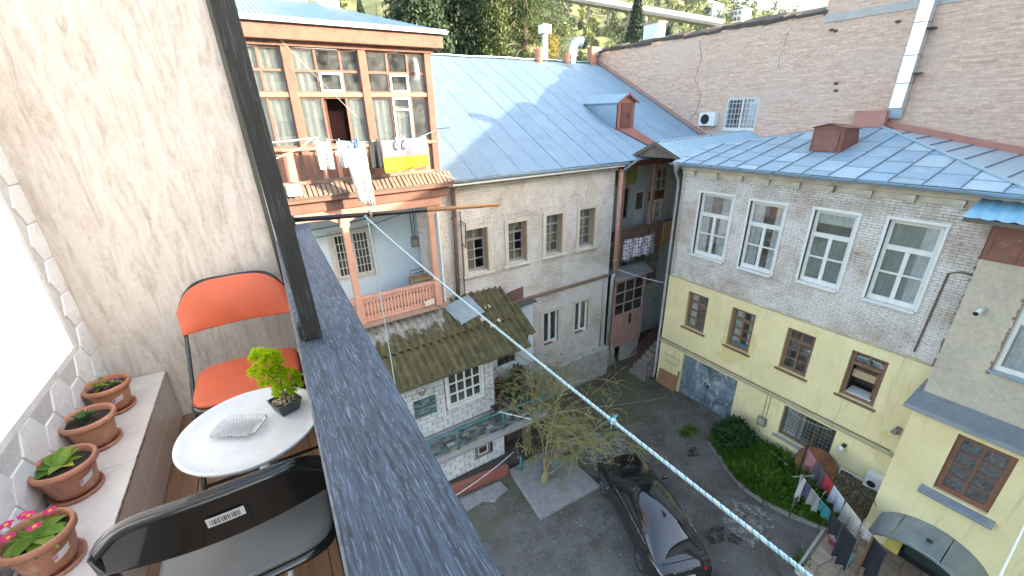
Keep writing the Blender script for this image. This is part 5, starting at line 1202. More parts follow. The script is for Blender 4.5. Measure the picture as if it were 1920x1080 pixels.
# right hand, lower sheets over the side addition
for i in range(2):
    inst('canopy_sheet', sA, cn, (6.05+SW*0.6*i, 10.45+0.25*i, 4.66+0.10*i), G_ASBESTOS, (ang, 0.01, 0)); 
    inst('canopy_sheet', sA, cn, (5.9+SW*0.55*i, 11.55, 5.26), G_ASBESTOS, (ang-0.02, 0.0, 0))
for (x, y, dx) in ((5.9, 11.5, 0.18), (6.3, 11.9, 0.25), (6.45, 11.3, 0.16), (6.1, 11.2, 0.14)):
    z = cz0+(y-cy0)*cs+0.07; bevel(MB().prism([(x, y, z), (x+dx, y+0.03, z), (x+dx-0.03, y+0.14, z+0.06), (x+0.03, y+0.13, z+0.06)], (0, 0, 0.04)).build('stone', nm('pale rubble', (0.5, 0.42, 0.32)), cn), 0.01)
MB().box(1.2, 7.2, 10.35, 10.42, 4.50, 4.58).build('eaves_batten', G_TIMBERDARK, cn)
# white side addition
sa = thing('white_lean_to', 'small white lean-to with window right of the mossy canopy', 'shed', (7.8, 12.6, 0))
FQ = Fac('y', 12.45)
mb = MB(); FQ.wall(mb, 6.31, 8.75, 0.9, 5.05, [(7.95, 8.60, 3.1, 4.25), (7.0, 7.9, 2.55, 3.3)], 0.2); mb.box(8.70, 8.75, 12.46, 12.75, 0.9, 5.05); mb.build('wall', nm('bluish white wall', (0.60, 0.67, 0.71), (0.52, 0.59, 0.63), 1.5, 0.8), sa)
window(FQ, 7.95, 8.60, 3.1, 4.25, sa, [(0.08, 0.92, 0.05, 0.95)], G_WHITEPAINT, G_GLASS_D, 0.05, 0.05, room=G_DIMROOM)
window(FQ, 7.0, 7.9, 2.55, 3.3, sa, [(0.05, 0.95, 0.05, 0.95)], nm('grey frame', (0.4, 0.42, 0.43)), G_GLASS_D, 0.05, 0.05, room=G_DARK)
MB().box(6.3, 8.85, 12.30, 12.76, 5.05, 5.11).build('roof', nm('dark felt', (0.10, 0.09, 0.085)), sa)
m = MB(); 
for z in (1.3, 1.9): m.tube([(6.5, 12.44, z), (8.6, 12.44, z+0.03)], 0.008, 4)
m.build('joint', nm('grey joint', (0.25, 0.26, 0.26)), sa)
# terrace
te = thing('terrace', 'raised patchwork tiled terrace in front of the white block house', 'terrace', (5.5, 10.9, 0))
m = MB().prism([(0.8, 10.30, 1.38), (7.85, 10.12, 1.38), (7.85, 12.44, 1.38), (6.31, 12.44, 1.38), (6.31, 11.5, 1.38), (0.8, 11.5, 1.38)], (0, 0, 0.14)); bevel(m.build('slab', G_CONCRETE, te), 0.015)
tcols = [nm('tile slate', (0.13, 0.145, 0.14)), nm('tile grey', (0.22, 0.23, 0.22)), nm('tile dark', (0.075, 0.085, 0.08)), nm('tile pale', (0.48, 0.48, 0.45)), nm('tile ochre', (0.34, 0.30, 0.18)), nm('tile green', (0.15, 0.19, 0.17))]
tl = MB().box(0, 0.245, 0, 0.125, 0, 0.012).mesh('floor_tile'); tl.materials.append(tcols[0])
y = 10.38; j = 0
while y < 12.3:
    x = 2.9-(0.13 if j % 2 else 0)
    while x < 7.55:
        if (y+0.13 < 11.46 or x > 6.34): inst('floor_tile', tl, te, (x, y, 1.522+random.uniform(0, .004)), random.choices(tcols, (5, 4, 4, 1.6, 1, 2))[0])
        x += 0.258
    y += 0.137; j += 1
fb = Fac('y', 10.42)
mb = MB(); fb.wall(mb, 0.8, 6.02, -0.2, 1.38, [(4.95, 5.32, 0.78, 1.12)], 0.3); bwl = mb.build('base_wall', G_JOINT, te)
blocks(2.6, 6.02, 0.3, 1.38, (4.95, 5.32, 0.78, 1.12), 10.42, bwl, 0.36, 0.18, seed=5)
window(fb, 4.95, 5.32, 0.78, 1.12, te, [(0.06, 0.94, 0.06, 0.94)], G_WHITEPAINT, G_GLASS_D, 0.0, 0.05, room=G_DARK, name='cellar_window')
MB().box(5.42, 5.48, 10.34, 10.39, 0.75, 1.15).build('iron_bracket', G_IRON, te)
mb = MB().box(6.4, 7.8, 10.9, 11.1, -0.2, 1.38); mb.build('recess_wall', nm('dark stone', (0.12, 0.10, 0.085), None, 3), te)
for x in (6.98,): MB().box(x-0.12, x+0.12, 10.25, 10.5, -0.1, 1.38).build('pier', nm('brown pier', (0.22, 0.16, 0.11)), te)
rl = thing('terrace_railing', 'teal painted pipe railing along the terrace edge', 'railing', (5.5, 10.4, 1.5))
MB().tube([(2.5, 10.38, 2.36), (5.0, 10.35, 2.34), (7.55, 10.22, 2.30), (7.75, 10.22, 2.30)], 0.035, 8).build('top_rail', G_TEAL, rl, True)
for x in (3.2, 4.18, 5.95, 7.6): MB().tube([(x, 10.37-0.02*(x-3), 1.50), (x, 10.37-0.02*(x-3), 2.36)], 0.033, 8).build('post', G_TEAL, rl, True)
MB().tube([(2.5, 10.38, 1.78), (4.2, 10.36, 1.78)], 0.015, 6).build('lower_rail', G_TEAL, rl)
setp(MB().tube([(5.8, 10.33, 2.38), (6.75, 9.75, 2.0)], 0.018, 6).build('white_stick', G_WHITEPLASTIC), 'thin white stick projecting from the teal terrace railing', 'stick')
# things on the terrace: chair, green bundle
tc = thing('metal_chair', 'black wire chair on the terrace behind the teal railing', 'chair', (6.1, 11.0, 1.53))
MB().tube([(5.95, 10.85, 1.53), (5.93, 10.85, 2.35), (6.3, 10.85, 2.35), (6.32, 10.85, 1.53)], 0.013, 6).build('back_frame', G_IRON, tc)
MB().tube([(5.95, 11.2, 1.53), (5.95, 11.2, 1.95), (5.95, 10.85, 1.97)], 0.013, 6).build('leg', G_IRON, tc); MB().tube([(6.32, 11.2, 1.53), (6.32, 11.2, 1.95), (6.32, 10.85, 1.97)], 0.013, 6).build('leg', G_IRON, tc)
bevel(MB().box(5.95, 6.32, 10.85, 11.2, 1.955, 1.99).build('seat', nm('black seat', (0.03, 0.03, 0.03)), tc), 0.01)
for i, (x, y, s, lab) in enumerate(((7.0, 11.3, 0.55, 'bushy dark green potted shrub on the terrace'), (7.3, 10.9, 0.42, 'teal green leafy potted plant at the terrace corner'), (6.75, 11.9, 0.45, 'brownish twiggy potted plant on the terrace by the lean-to'), (7.6, 11.9, 0.6, 'tall dark evergreen shrub against the white brick house'))):
    q = thing('potted_plant', lab, 'plant', (x, y, 1.53), 'plants on the terrace')
    MB().lathe([(0.10, 0), (0.14, 0.25), (0.15, 0.25), (0.12, 0.24)], (x, y, 1.53), 12).build('pot', terra, q, True)
    n = 700; d = rng.normal(size=(n, 3)); d /= np.linalg.norm(d, axis=1)[:, None]; rr = rng.random((n, 1))**0.5
    Pn = np.array([x, y, 1.78+s*0.8])+d*rr*np.array([s*0.6, s*0.6, s*0.9])
    add('foliage', leaf_quads('foliage', Pn, 0.045, 0.45), [leaf_mat('shrub dark', (0.03, 0.075, 0.035), (0.015, 0.04, 0.02)), leaf_mat('teal leaf', (0.02, 0.11, 0.10), (0.015, 0.06, 0.06)), leaf_mat('brown leaf', (0.16, 0.12, 0.08), (0.09, 0.07, 0.045)), leaf_mat('evergreen', (0.03, 0.07, 0.03), (0.015, 0.04, 0.02))][i], q)
    MB().tube([(x, y, 1.7), (x+0.03, y, 1.8+s)], 0.015, 5).build('stem', G_TIMBERDARK, q)
# red retaining wall with soil
rw = setp(bevel(MB().prism([(2.9, 10.05, -0.1), (5.75, 9.72, -0.1), (5.75, 9.90, -0.1), (2.9, 10.23, -0.1)], (0, 0, 0.52)).build('low_red_wall', nm('brick red paint', (0.30, 0.10, 0.075), (0.22, 0.075, 0.06), 3, 0.8)), 0.015), 'low brick red kerb wall in front of the block house base', 'low wall')
setp(MB().prism([(2.9, 10.22, -0.1), (6.9, 9.90, -0.1), (6.9, 10.9, -0.1), (2.9, 10.45, -0.1)], (0, 0, 0.38)).build('soil_bed', nm('dark soil', (0.075, 0.06, 0.048), (0.045, 0.037, 0.03), 3, 0.95, 0.6, 20)), kind='structure')
# ================================================================ YARD
# stone platform, broken slab pieces
sl = thing('stone_platform', 'rough grey concrete slab platform around the budding tree', 'platform', (6.9, 8.6, 0))
grav = nm('exposed aggregate', (0.30, 0.295, 0.285), (0.20, 0.195, 0.19), 4, 0.95, 0.9, 55, spec=0.2)
bevel(MB().prism([(5.83, 9.85, -0.05), (5.62, 7.62, -0.05), (8.10, 7.50, -0.05), (8.0, 9.15, -0.05), (7.3, 9.9, -0.05)], (0, 0, 0.15)).build('slab', grav, sl), 0.03)
for i, (x, y, z, a) in enumerate(((7.6, 9.3, 0.10, 0.1), (7.85, 9.75, 0.24, 0.15), (8.1, 10.15, 0.38, 0.1))):
    bevel(MB().prism([(x, y, z), (x+1.2, y+a, z), (x+1.1, y+0.42, z), (x-0.05, y+0.38, z)], (0, 0, 0.13)).build('step', grav, sl), 0.02)
bs = thing('broken_paving', 'broken flat concrete paving piece beside the platform', 'paving', (4.6, 9.5, 0))
bevel(MB().prism([(3.8, 9.75, -0.02), (5.32, 9.62, -0.02), (5.38, 9.18, -0.02), (5.0, 9.12, -0.02), (4.75, 9.0, -0.02), (4.45, 9.25, -0.02), (3.8, 9.2, -0.02)][::-1], (0, 0, 0.08)).build('slab', grav, bs), 0.015)
for i, (x, y, h) in enumerate(((7.05, 8.65, 0.75), (6.2, 9.6, 0.55))):
    q = thing('green_post', ('taller teal iron post beside the tree trunk', 'short teal iron post at the back of the platform')[i], 'post', (x, y, 0.1), 'teal posts on the platform')
    MB().tube([(x, y, 0.08), (x, y, 0.1+h)], 0.05, 10).build('shaft', G_TEAL, q, True); MB().lathe([(0.05, 0), (0.065, 0.02), (0.05, 0.06), (0, 0.08)], (x, y, 0.1+h), 10).build('cap', G_TEAL, q, True)
# kerb
kp = [(13.0, 6.7), (12.75, 6.2), (12.35, 5.5), (12.08, 4.75), (12.1, 4.1), (12.3, 3.4), (12.6, 2.7), (12.72, 2.45)]
kb = thing('garden_kerb', 'low concrete kerb edging the curved grass bed', 'kerb', (12.3, 4.5, 0))
for (a, b) in zip(kp[:-1], kp[1:]):
    a3, b3 = Vector((a[0], a[1], 0.04)), Vector((b[0], b[1], 0.04)); g_ = (b3-a3).normalized()*0.012
    bevel(MB().bar(a3+g_, b3-g_, 0.11, 0.16).build('kerb_stone', nm('kerb stone', (0.26, 0.25, 0.23), (0.18, 0.17, 0.155), 4, 0.9, 0.5, 40), kb), 0.015)
bed = [(a, b) for a, b in kp]+[(14.72, 2.4), (14.72, 6.9)]
setp(MB().prism([(x, y, -0.05) for x, y in bed[::-1]], (0, 0, 0.10)).build('garden_bed', nm('garden soil', (0.075, 0.065, 0.04), (0.05, 0.043, 0.028), 4, 0.95, 0.7, 20)), kind='structure')
def inside(x, y, poly):
    c = False; n = len(poly)
    for i in range(n):
        (x1, y1), (x2, y2) = poly[i], poly[(i+1) % n]
        if (y1 > y) != (y2 > y) and x < (x2-x1)*(y-y1)/(y2-y1)+x1: c = not c
    return c
pts = []
while len(pts) < 9000:
    x, y = 12.0+2.75*rng.random(), 2.4+4.4*rng.random()
    dens = 1.0-max(0, (x-13.7))*0.75
    if inside(x, y, bed) and rng.random() < dens and not (y < 3.2 and x > 13.4): pts.append((x, y, 0.05))
Pg = np.array(pts); n = len(Pg); h = 0.05+0.10*rng.random((n, 1)); h *= (0.7+0.9*(0.5+0.5*np.sin(Pg[:, :1]*3.1)*np.cos(Pg[:, 1:2]*2.7)))
ln = np.concatenate([rng.normal(size=(n, 2))*0.5, np.ones((n, 1))], 1)*h
wd = np.concatenate([rng.normal(size=(n, 2)), np.zeros((n, 1))], 1); wd /= np.linalg.norm(wd, axis=1)[:, None]; wd *= 0.012+0.012*rng.random((n, 1))
gm_ = leaf_mat('lush grass', (0.12, 0.235, 0.025), (0.05, 0.125, 0.016), 2.5, 0.35)
setp(add('grass', quads_mesh('grass', Pg+ln, ln, wd), gm_), 'lush green grass and weeds inside the kerb', 'grass', kind='stuff')
# small weeds by the garage and paving
for i, (x, y, s, lab) in enumerate(((12.9, 7.55, 0.22, 'small weed tuft in front of the garage door'), (11.0, 2.42, 0.2, 'small weed tuft at the corner of the tiled paving'))):
    q = thing('weed_tuft', lab, 'weed', (x, y, 0)); P = np.array([x, y, 0.06])+rng.normal(size=(260, 3))*np.array([s, s*0.5, 0.03]); P[:, 2] = np.abs(P[:, 2])
    add('leaves', leaf_quads('leaves', P, 0.04, 0.4, 0.5), gm_, q)
# round bush at the wall
bu = thing('round_bush', 'dense dark green round bush against the yellow wall by the garage', 'bush', (13.75, 6.25, 0))
n = 5200; cl_ = rng.normal(size=(70, 3)); cl_ /= np.linalg.norm(cl_, axis=1)[:, None]; cl_[:, 2] = np.abs(cl_[:, 2])
cc = np.array([13.75, 6.22, 0.30])+cl_*np.array([0.72, 0.62, 0.62])*(0.65+0.4*rng.random((70, 1)))
P = cc[rng.integers(0, 70, n)]+rng.normal(size=(n, 3))*0.105; P[:, 2] = np.maximum(P[:, 2], 0.06)
add('foliage', leaf_quads('foliage', P, 0.036, 0.5), leaf_mat('bush leaf', (0.05, 0.115, 0.035), (0.02, 0.055, 0.018), 4), bu)
for k in range(9): MB().tube([(13.75, 6.22, 0.0), tuple(np.array([13.75, 6.22, 0.1])*0.5+cc[k]*0.5), tuple(cc[k])], [0.02, 0.014, 0.005], 5).build('stem', G_TIMBERDARK, bu)
# budding tree: arching twigs with small yellow green leaves
bt = thing('budding_tree', 'sprawling half bare tree with thin arching twigs and yellow green buds', 'tree', (6.65, 8.75, 0.1))
bark = nm('twig bark', (0.33, 0.27, 0.15), (0.19, 0.15, 0.085), 4, 0.9)
bm = MB(); lp = []; R_ = random.Random(21)
def twig(p, d, ln_, r, depth):
    pts_ = [p]; cur_ = Vector(p); dv = Vector(d).normalized(); k = 5 if depth < 2 else 4
    for i in range(k):
        dv = (dv+Vector((R_.uniform(-.22, .22), R_.uniform(-.22, .22), R_.uniform(-.14, .12)-0.07*depth*0.5))).normalized()
        cur_ = cur_+dv*(ln_/k); pts_.append(cur_.copy())
        if cur_.z < 0.25: break
    m_ = len(pts_)
    bm.tube(pts_, [max(0.0050, r*(1-0.75*i/(m_-1))) for i in range(m_)], 5 if depth < 2 else 3, False)
    if depth >= 2:
        for i in range(1, m_):
            for q_ in range(5 if depth == 2 else 8):
                lp.append(tuple(pts_[i-1].lerp(pts_[i], R_.random())+Vector((R_.uniform(-.03, .03), R_.uniform(-.03, .03), R_.uniform(-.03, .03)))))
    if depth < 4:
        for q_ in range((6, 4, 3, 2)[depth]):
            t_ = R_.uniform(0.35, 1.0); i = min(m_-2, int(t_*(m_-1)))
            b_ = pts_[i].lerp(pts_[i+1], t_*(m_-1)-i) if t_*(m_-1)-i <= 1 else pts_[i+1]
            nd = (dv*0.8+Vector((R_.uniform(-1, 1), R_.uniform(-1, 1), R_.uniform(-.35, .7)))).normalized()
            twig(b_, nd, ln_*R_.uniform(0.5, 0.78), r*0.5, depth+1)
for (d, l, r) in (((0.35, 0.2, 1.0), 2.5, 0.05), ((0.8, 0.4, 0.8), 2.6, 0.05), ((0.2, 0.8, 1.0), 2.6, 0.045), ((0.9, -0.1, 0.6), 2.0, 0.035), ((0.5, 0.8, 0.9), 3.1, 0.05), ((0.05, -0.2, 1.0), 1.3, 0.03)):
    twig((6.65, 8.75, 0.25), d, l, r, 0)
bm.build('branches', bark, bt)
MB().tube([(6.62, 8.75, 0.0), (6.64, 8.75, 0.18), (6.7, 8.77, 0.42)], [0.20, 0.15, 0.09], 9).build('trunk', bark, bt, True)
LP = np.array(lp); LP = LP[rng.random(len(LP)) < 0.32]
add('crown', leaf_quads('crown', LP, 0.021, 0.45), leaf_mat('bud leaves', (0.34, 0.35, 0.10), (0.21, 0.21, 0.06), 2.5, 0.4), bt)
# tiled corner paving, raised, of crazy stones
tp = thing('stone_paving', 'raised beige flagstone paving in front of the annex door', 'paving', (12, 1.4, 0))
MB().prism([(10.62, 2.36, -0.05), (10.45, -3.0, -0.05), (13.44, -3.0, -0.05), (13.44, 2.50, -0.05), (12.55, 2.52, -0.05)], (0, 0, 0.13)).build('bed', nm('paving mortar', (0.20, 0.17, 0.14), (0.14, 0.12, 0.1), 5), tp)
MB().bar((10.60, 2.40, 0.05), (12.62, 2.56, 0.05), 0.07, 0.13).build('edge_strip', nm('pale edge', (0.48, 0.46, 0.43)), tp)
MB().bar((10.60, 2.40, 0.05), (10.42, -3.0, 0.05), 0.07, 0.13).build('edge_strip', nm('pale edge', (0.48, 0.46, 0.43)), tp)
fm = [nm('flag sand', (0.36, 0.27, 0.20), (0.27, 0.20, 0.15), 4, 0.8), nm('flag rose', (0.33, 0.235, 0.185), (0.25, 0.175, 0.135), 4, 0.8), nm('flag buff', (0.40, 0.32, 0.25), (0.30, 0.23, 0.18), 4, 0.8)]
gx, gy = 9, 16
jit = {(i, j): (R_.uniform(-.09, .09), R_.uniform(-.09, .09)) for i in range(gx+1) for j in range(gy+1)}
for i in range(gx):
    for j in range(gy):
        q = []
        for (a, b) in ((i, j), (i+1, j), (i+1, j+1), (i, j+1)):
            jx, jy = jit[(a, b)] if 0 < a < gx and 0 < b < gy else (0, 0)
            q.append(Vector((10.68+0.305*a+jx, 2.32-0.33*b+0.02*a+jy, 0.082)))
        c = sum(q, Vector())/4; q = [c+(v-c)*0.93 for v in q]
        MB().prism([tuple(v) for v in q[::-1]], (0, 0, 0.012+0.006*R_.random())).build('flagstone', R_.choice(fm), tp)
# pipe lying on the bed
setp(MB().tube([(14.62, 5.95, 0.16), (14.1, 4.35, 0.22)], 0.018, 6).build('white_pipe', G_WHITEPLASTIC), 'thin white pipe lying across the grass bed', 'pipe')
# rusty disc leaning on the wall
ds = thing('rusty_disc', 'large round rust brown lid leaning on the yellow wall behind the laundry', 'lid', (14.45, 3.75, 0.05))
ax = Vector((-0.90, 0.02, 0.44)).normalized(); c0 = Vector((14.42, 3.72, 0.60))
m = MB().tube([c0-ax*0.02, c0+ax*0.02], 0.62, 40); bevel(m.build('plate', G_RUST, ds), 0.01)
ux = ax.cross(Vector((0, 1, 0))).normalized(); uy = ax.cross(ux)
MB().tube([c0+ax*0.015+ux*0.61*math.cos(k*math.pi/20)+uy*0.61*math.sin(k*math.pi/20) for k in range(41)], 0.018, 6, False).build('rim', G_RUST, ds)
MB().bar(c0+ax*0.03-uy*0.45, c0+ax*0.03+uy*0.45, 0.03, 0.03).build('brace', G_RUST, ds)
# patterned day bed
sf = thing('patterned_daybed', 'tubular daybed draped with black and gold speckled cloth by the annex', 'daybed', (14.2, 2.5, 0))
t = NT('black gold speckle'); v = t.n('TexVoronoi', i_Scale=26.0); t.l(t.pos(), v.inputs['Vector']); n2 = t.noise(t.pos(), 18, 3)
t.set(col=t.mix(t.ramp(n2, [(0.45, 0.0), (0.55, 1.0)]), (0.030, 0.026, 0.022), t.ramp(v.outputs['Distance'], [(0.2, (0.34, 0.25, 0.10)), (0.5, (0.09, 0.07, 0.04))])), rough=0.85)
m = MB(); m.grid(lambda i, j: (14.52-0.50*j-0.02*math.sin(i*14), 1.98+1.08*i, 0.92-0.62*j*j+0.02*math.sin(i*9)), 16, 8); o = m.build('drape', t.m, sf, True); o.modifiers.new('s', 'SOLIDIFY').thickness = 0.03
bevel(MB().box(13.70, 14.15, 2.0, 3.0, 0.22, 0.34).build('cushion', nm('brown blanket', (0.16, 0.09, 0.05), (0.09, 0.05, 0.03), 5, 0.9), sf), 0.04)
for y in (1.97, 3.1): MB().tube([(13.65, y, 0.05), (13.65, y, 0.36), (14.45, y, 0.36), (14.56, y, 0.96)], 0.018, 6).build('frame', G_WHITEPAINT, sf)
MB().tube([(14.56, 1.97, 0.96), (14.56, 3.1, 0.96)], 0.018, 6).build('top_rail', G_WHITEPAINT, sf)
# washing basin, stool
ba = thing('washing_basin', 'crimson plastic basin full of washing on the flagstones', 'basin', (12.35, 2.18, 0.1))
MB().lathe([(0.15, 0.0), (0.19, 0.14), (0.215, 0.22), (0.23, 0.22), (0.20, 0.20), (0.165, 0.04), (0, 0.03)], (12.35, 2.18, 0.10), 24).build('bowl', nm('crimson plastic', (0.34, 0.05, 0.085), (0.26, 0.035, 0.06), 3, 0.4, 0.05), ba, True)
m = MB(); m.grid(lambda i, j: (12.35+0.19*(i-.5)*2*math.sqrt(max(0, 1-((j-.5)*2)**2*0.5)), 2.18+0.19*(j-.5)*2*math.sqrt(max(0, 1-((i-.5)*2)**2*0.5)), 0.25+0.05*math.sin(i*15+j*4)*math.cos(j*13)), 14, 14); m.build('washing', nm('wet pale cloth', (0.50, 0.38, 0.38), (0.36, 0.22, 0.24), 9, 0.8), ba, True)
so = thing('plastic_stool', 'turquoise plastic step stool under the dark laundry', 'stool', (12.0, 1.78, 0.1))
tq = nm('turquoise plastic', (0.16, 0.42, 0.44), (0.12, 0.34, 0.36), 3, 0.45, 0.05)
bevel(MB().box(11.82, 12.18, 1.66, 1.92, 0.30, 0.34).build('seat', tq, so), 0.012)
for (x, y) in ((11.85, 1.69), (12.15, 1.69), (11.85, 1.89), (12.15, 1.89)): MB().prism([(x-.03, y-.02, 0.1), (x+.03, y-.02, 0.1), (x+.03, y+.02, 0.1), (x-.03, y+.02, 0.1)], ((12.0-x)*0.15, 0, 0.2)).build('leg', tq, so)
MB().box(11.93, 12.02, 1.75, 1.83, 0.342, 0.42).build('red_tin', nm('red tin', (0.4, 0.04, 0.03)), so)
# laundry lines of the yard
LA, LB = Vector((13.60, 3.86, 1.74)), Vector((11.55, 1.35, 1.80))
LC, LD = Vector((12.35, 3.36, 1.62)), Vector((11.30, 1.62, 1.66))
for (a, b, lab) in ((LA, LB, 'long washing line from the rusty lid towards the canopy'), (LC, LD, 'second washing line nearer the kerb')):
    setp(wire('washing_line', [a, b], 0.006, G_IRON, None, 0.05), lab, 'line')
pp = thing('line_post', 'dark timber line post standing at the grass bed', 'post', (12.4, 3.4, 0)); MB().tube([(12.4, 3.42, 0), (12.36, 3.38, 1.7)], 0.03, 7).build('shaft', G_TIMBERDARK, pp); MB().tube([(12.05, 3.55, 1.66), (12.65, 3.22, 1.64)], 0.02, 6).build('crossbar', nm('grey bar', (0.3, 0.27, 0.23)), pp)
pp = thing('line_post', 'rusty iron line post at the canopy end of the washing lines', 'post', (11.5, 1.4, 0.1)); MB().tube([(11.48, 1.40, 0.1), (11.48, 1.40, 1.85)], 0.025, 7).build('shaft', G_RUST, pp); MB().lathe([(0.0, 0.0), (0.035, 0.02), (0, 0.06)], (11.48, 1.40, 1.84), 8).build('knob', G_RUST, pp)
pp = thing('line_post', 'thin post behind the pink laundry near the cellar window', 'post', (13.62, 3.9, 0)); MB().tube([(13.62, 3.9, 0), (13.62, 3.88, 1.8)], 0.022, 7).build('shaft', G_IRON, pp); MB().lathe([(0.0, 0.0), (0.04, 0.02), (0, 0.06)], (13.62, 3.88, 1.78), 8).build('knob', G_IRON, pp)
def hang(name, label, cat, a, b, t0, t1, drop, mat, sway=0.04, sag=0.05, taper=0.0, seed=0):
    """a garment folded over a line between t0..t1"""
    r = random.Random(seed); ph_ = r.random()*6
    dv = (b-a); nrm = Vector((dv.y, -dv.x, 0)).normalized()
    def f(i, j):
        t_ = t0+(t1-t0)*i; p = a.lerp(b, t_)-Vector((0, 0, sag*4*t_*(1-t_)))
        d_ = drop*(1-taper*abs(i-.5)*2+0.06*math.sin(i*11+ph_))
        return p+nrm*(0.008+sway*j*math.sin(i*9+ph_)+0.02*j*math.sin(i*23+ph_*2))-Vector((0, 0, d_*j-0.01))
    return cloth(name, label, cat, f, 18, 8, mat, 'laundry in the yard', 0.006)
cm_ = lambda n_, c: nm(n_, c, sc(c, 0.75), 6, 0.9, 0.15, 80, fine=0.15)
for k, (n_, lab, cat, a, b, t0, t1, d, c) in enumerate((
    ('towel', 'dusty pink towel at the far end of the long washing line', 'towel', LA, LB, 0.02, 0.17, 0.55, (0.46, 0.20, 0.23)),
    ('trousers', 'dark grey trousers next to the pink towel on the line', 'trousers', LA, LB, 0.18, 0.32, 0.7, (0.10, 0.10, 0.12)),
    ('red_shirt', 'bright red shirt on the long washing line', 'shirt', LA, LB, 0.33, 0.45, 0.5, (0.50, 0.045, 0.045)),
    ('white_shirt', 'pale blue white shirt beside the red one on the line', 'shirt', LA, LB, 0.46, 0.62, 0.62, (0.52, 0.56, 0.64)),
    ('striped_shirt', 'cream long shirt in the middle of the long washing line', 'shirt', LA, LB, 0.64, 0.84, 0.72, (0.58, 0.52, 0.47)),
    ('patterned_shirt', 'small white patterned shirt at the canopy end of the line', 'shirt', LA, LB, 0.85, 0.97, 0.35, (0.5, 0.47, 0.47)),
    ('pale_shirt', 'pale lilac white shirt hanging from the nearer line post', 'shirt', LC, LD, -0.06, 0.06, 0.85, (0.55, 0.50, 0.53)),
    ('navy_shirt', 'navy shirt on the nearer washing line', 'shirt', LC, LD, 0.08, 0.17, 0.55, (0.07, 0.08, 0.13)),
    ('grey_shirt', 'grey shirt on the nearer washing line', 'shirt', LC, LD, 0.18, 0.36, 0.6, (0.27, 0.27, 0.26)),
    ('teal_top', 'teal top on the nearer washing line', 'top', LC, LD, 0.37, 0.56, 0.42, (0.02, 0.20, 0.22)),
    ('black_trousers', 'black trousers on the nearer line above the basin', 'trousers', LC, LD, 0.57, 0.76, 0.62, (0.022, 0.024, 0.03)),
    ('black_jeans', 'long black jeans at the stool end of the nearer line', 'jeans', LC, LD, 0.78, 1.0, 1.2, (0.018, 0.02, 0.028)),
    ('navy_jacket', 'navy jacket hanging by the canopy bracket', 'jacket', LA, LB, 0.98, 1.12, 1.15, (0.02, 0.022, 0.035)))):
    hang(n_, lab, cat, a, b, t0, t1, d, cm_('cloth '+n_, c), 0.05, seed=k)
# wires over the yard
setp(wire('yard_cable', [(9.8, 10.5, 0.6), (13.9, 9.4, 0.12)], 0.010, nm('grey cable', (0.34, 0.34, 0.33)), None, 0.08), 'slack grey cable crossing the yard towards the garage', 'cable')
setp(wire('yard_cable', [(3.0, 9.2, 0.9), (6.1, 9.9, 0.75)], 0.014, G_WHITEPLASTIC, None, 0.12), 'white cable sagging above the low red wall', 'cable')
# ---------------------------------------------------------------- car
hd = rad(21); cc_ = Vector((8.30, 5.74, 0.0))
cf = Vector((math.sin(hd), math.cos(hd), 0)); cr = Vector((math.cos(hd), -math.sin(hd), 0))
def CP(x, y, z): return tuple(cc_+cr*x+cf*y+Vector((0, 0, z)))
car = thing('parked_car', 'glossy black sedan parked nose in beside the budding tree', 'car', tuple(cc_))
def paint():
    t = NT('black car paint'); t.set(col=(0.012, 0.012, 0.014), rough=0.12, spec=0.6, coat=1.0); t.b.inputs['Coat Roughness'].default_value = 0.03
    t.bump(t.noise(t.pos(), 1.5, 2), 0.03, 0.02); return t.m
cpaint = paint(); cglass = NT('tinted car glass').set(col=(0.012, 0.014, 0.016), rough=0.03, spec=0.8, coat=0.5).m
ys = [-2.12, -2.08, -1.9, -1.5, -1.0, -0.4, 0.2, 0.8, 1.2, 1.6, 1.92, 2.06, 2.12]
def bw_(y): return 0.885-0.13*max(0, (abs(y)-1.45)/0.67)**2
def bt_(y):
    if y < -1.25: return 0.985-0.05*max(0, (-y-1.8)/0.3)**2
    if y < 0.85: return 0.93
    return 0.95-0.20*((y-0.85)/1.27)**1.7
mb = MB()
def sec(y):
    w_, t_ = bw_(y), bt_(y); lo = 0.24 if abs(y) < 2.0 else 0.34
    half = [(w_*0.90, lo), (w_*0.985, lo+0.10), (w_, 0.52), (w_*0.985, t_-0.20), (w_*0.955, t_-0.09), (w_*0.86, t_-0.02), (w_*0.5, t_+0.015), (0, t_+0.025)]
    return half+[(-x, z) for (x, z) in half[:-1][::-1]]
nsec = 15
for y in ys:
    for (x, z) in sec(y): mb.v.append(CP(x, y, z))
for i in range(len(ys)-1):
    for k in range(nsec-1): a = i*nsec+k; mb.f.append((a, a+1, a+nsec+1, a+nsec))
mb.f.append(tuple(range(nsec))); mb.f.append(tuple(range((len(ys)-1)*nsec, len(ys)*nsec)))
body = mb.build('body', cpaint, car, True); body.modifiers.new('sub', 'SUBSURF').render_levels = 2; body.modifiers['sub'].levels = 2
keys = [(-1.88, 0.0), (-1.62, 0.15), (-1.30, 0.31), (-0.95, 0.435), (-0.5, 0.495), (-0.1, 0.50), (0.2, 0.465), (0.5, 0.335), (0.78, 0.17), (1.02, 0.0)]
def prof_h(y):
    for k in range(len(keys)-1):
        (ya, ha), (yb, hb) = keys[k], keys[k+1]
        if ya <= y <= yb:
            pa = keys[max(0, k-1)]; pb = keys[min(len(keys)-1, k+2)]; t_ = (y-ya)/(yb-ya); L = yb-ya
            ma = (hb-pa[1])/(yb-pa[0])*L; mb2 = (pb[1]-ha)/(pb[0]-ya)*L
            return (2*t_**3-3*t_**2+1)*ha+(t_**3-2*t_**2+t_)*ma+(-2*t_**3+3*t_**2)*hb+(t_**3-t_**2)*mb2
    return 0.0
NY, NP = 40, 32
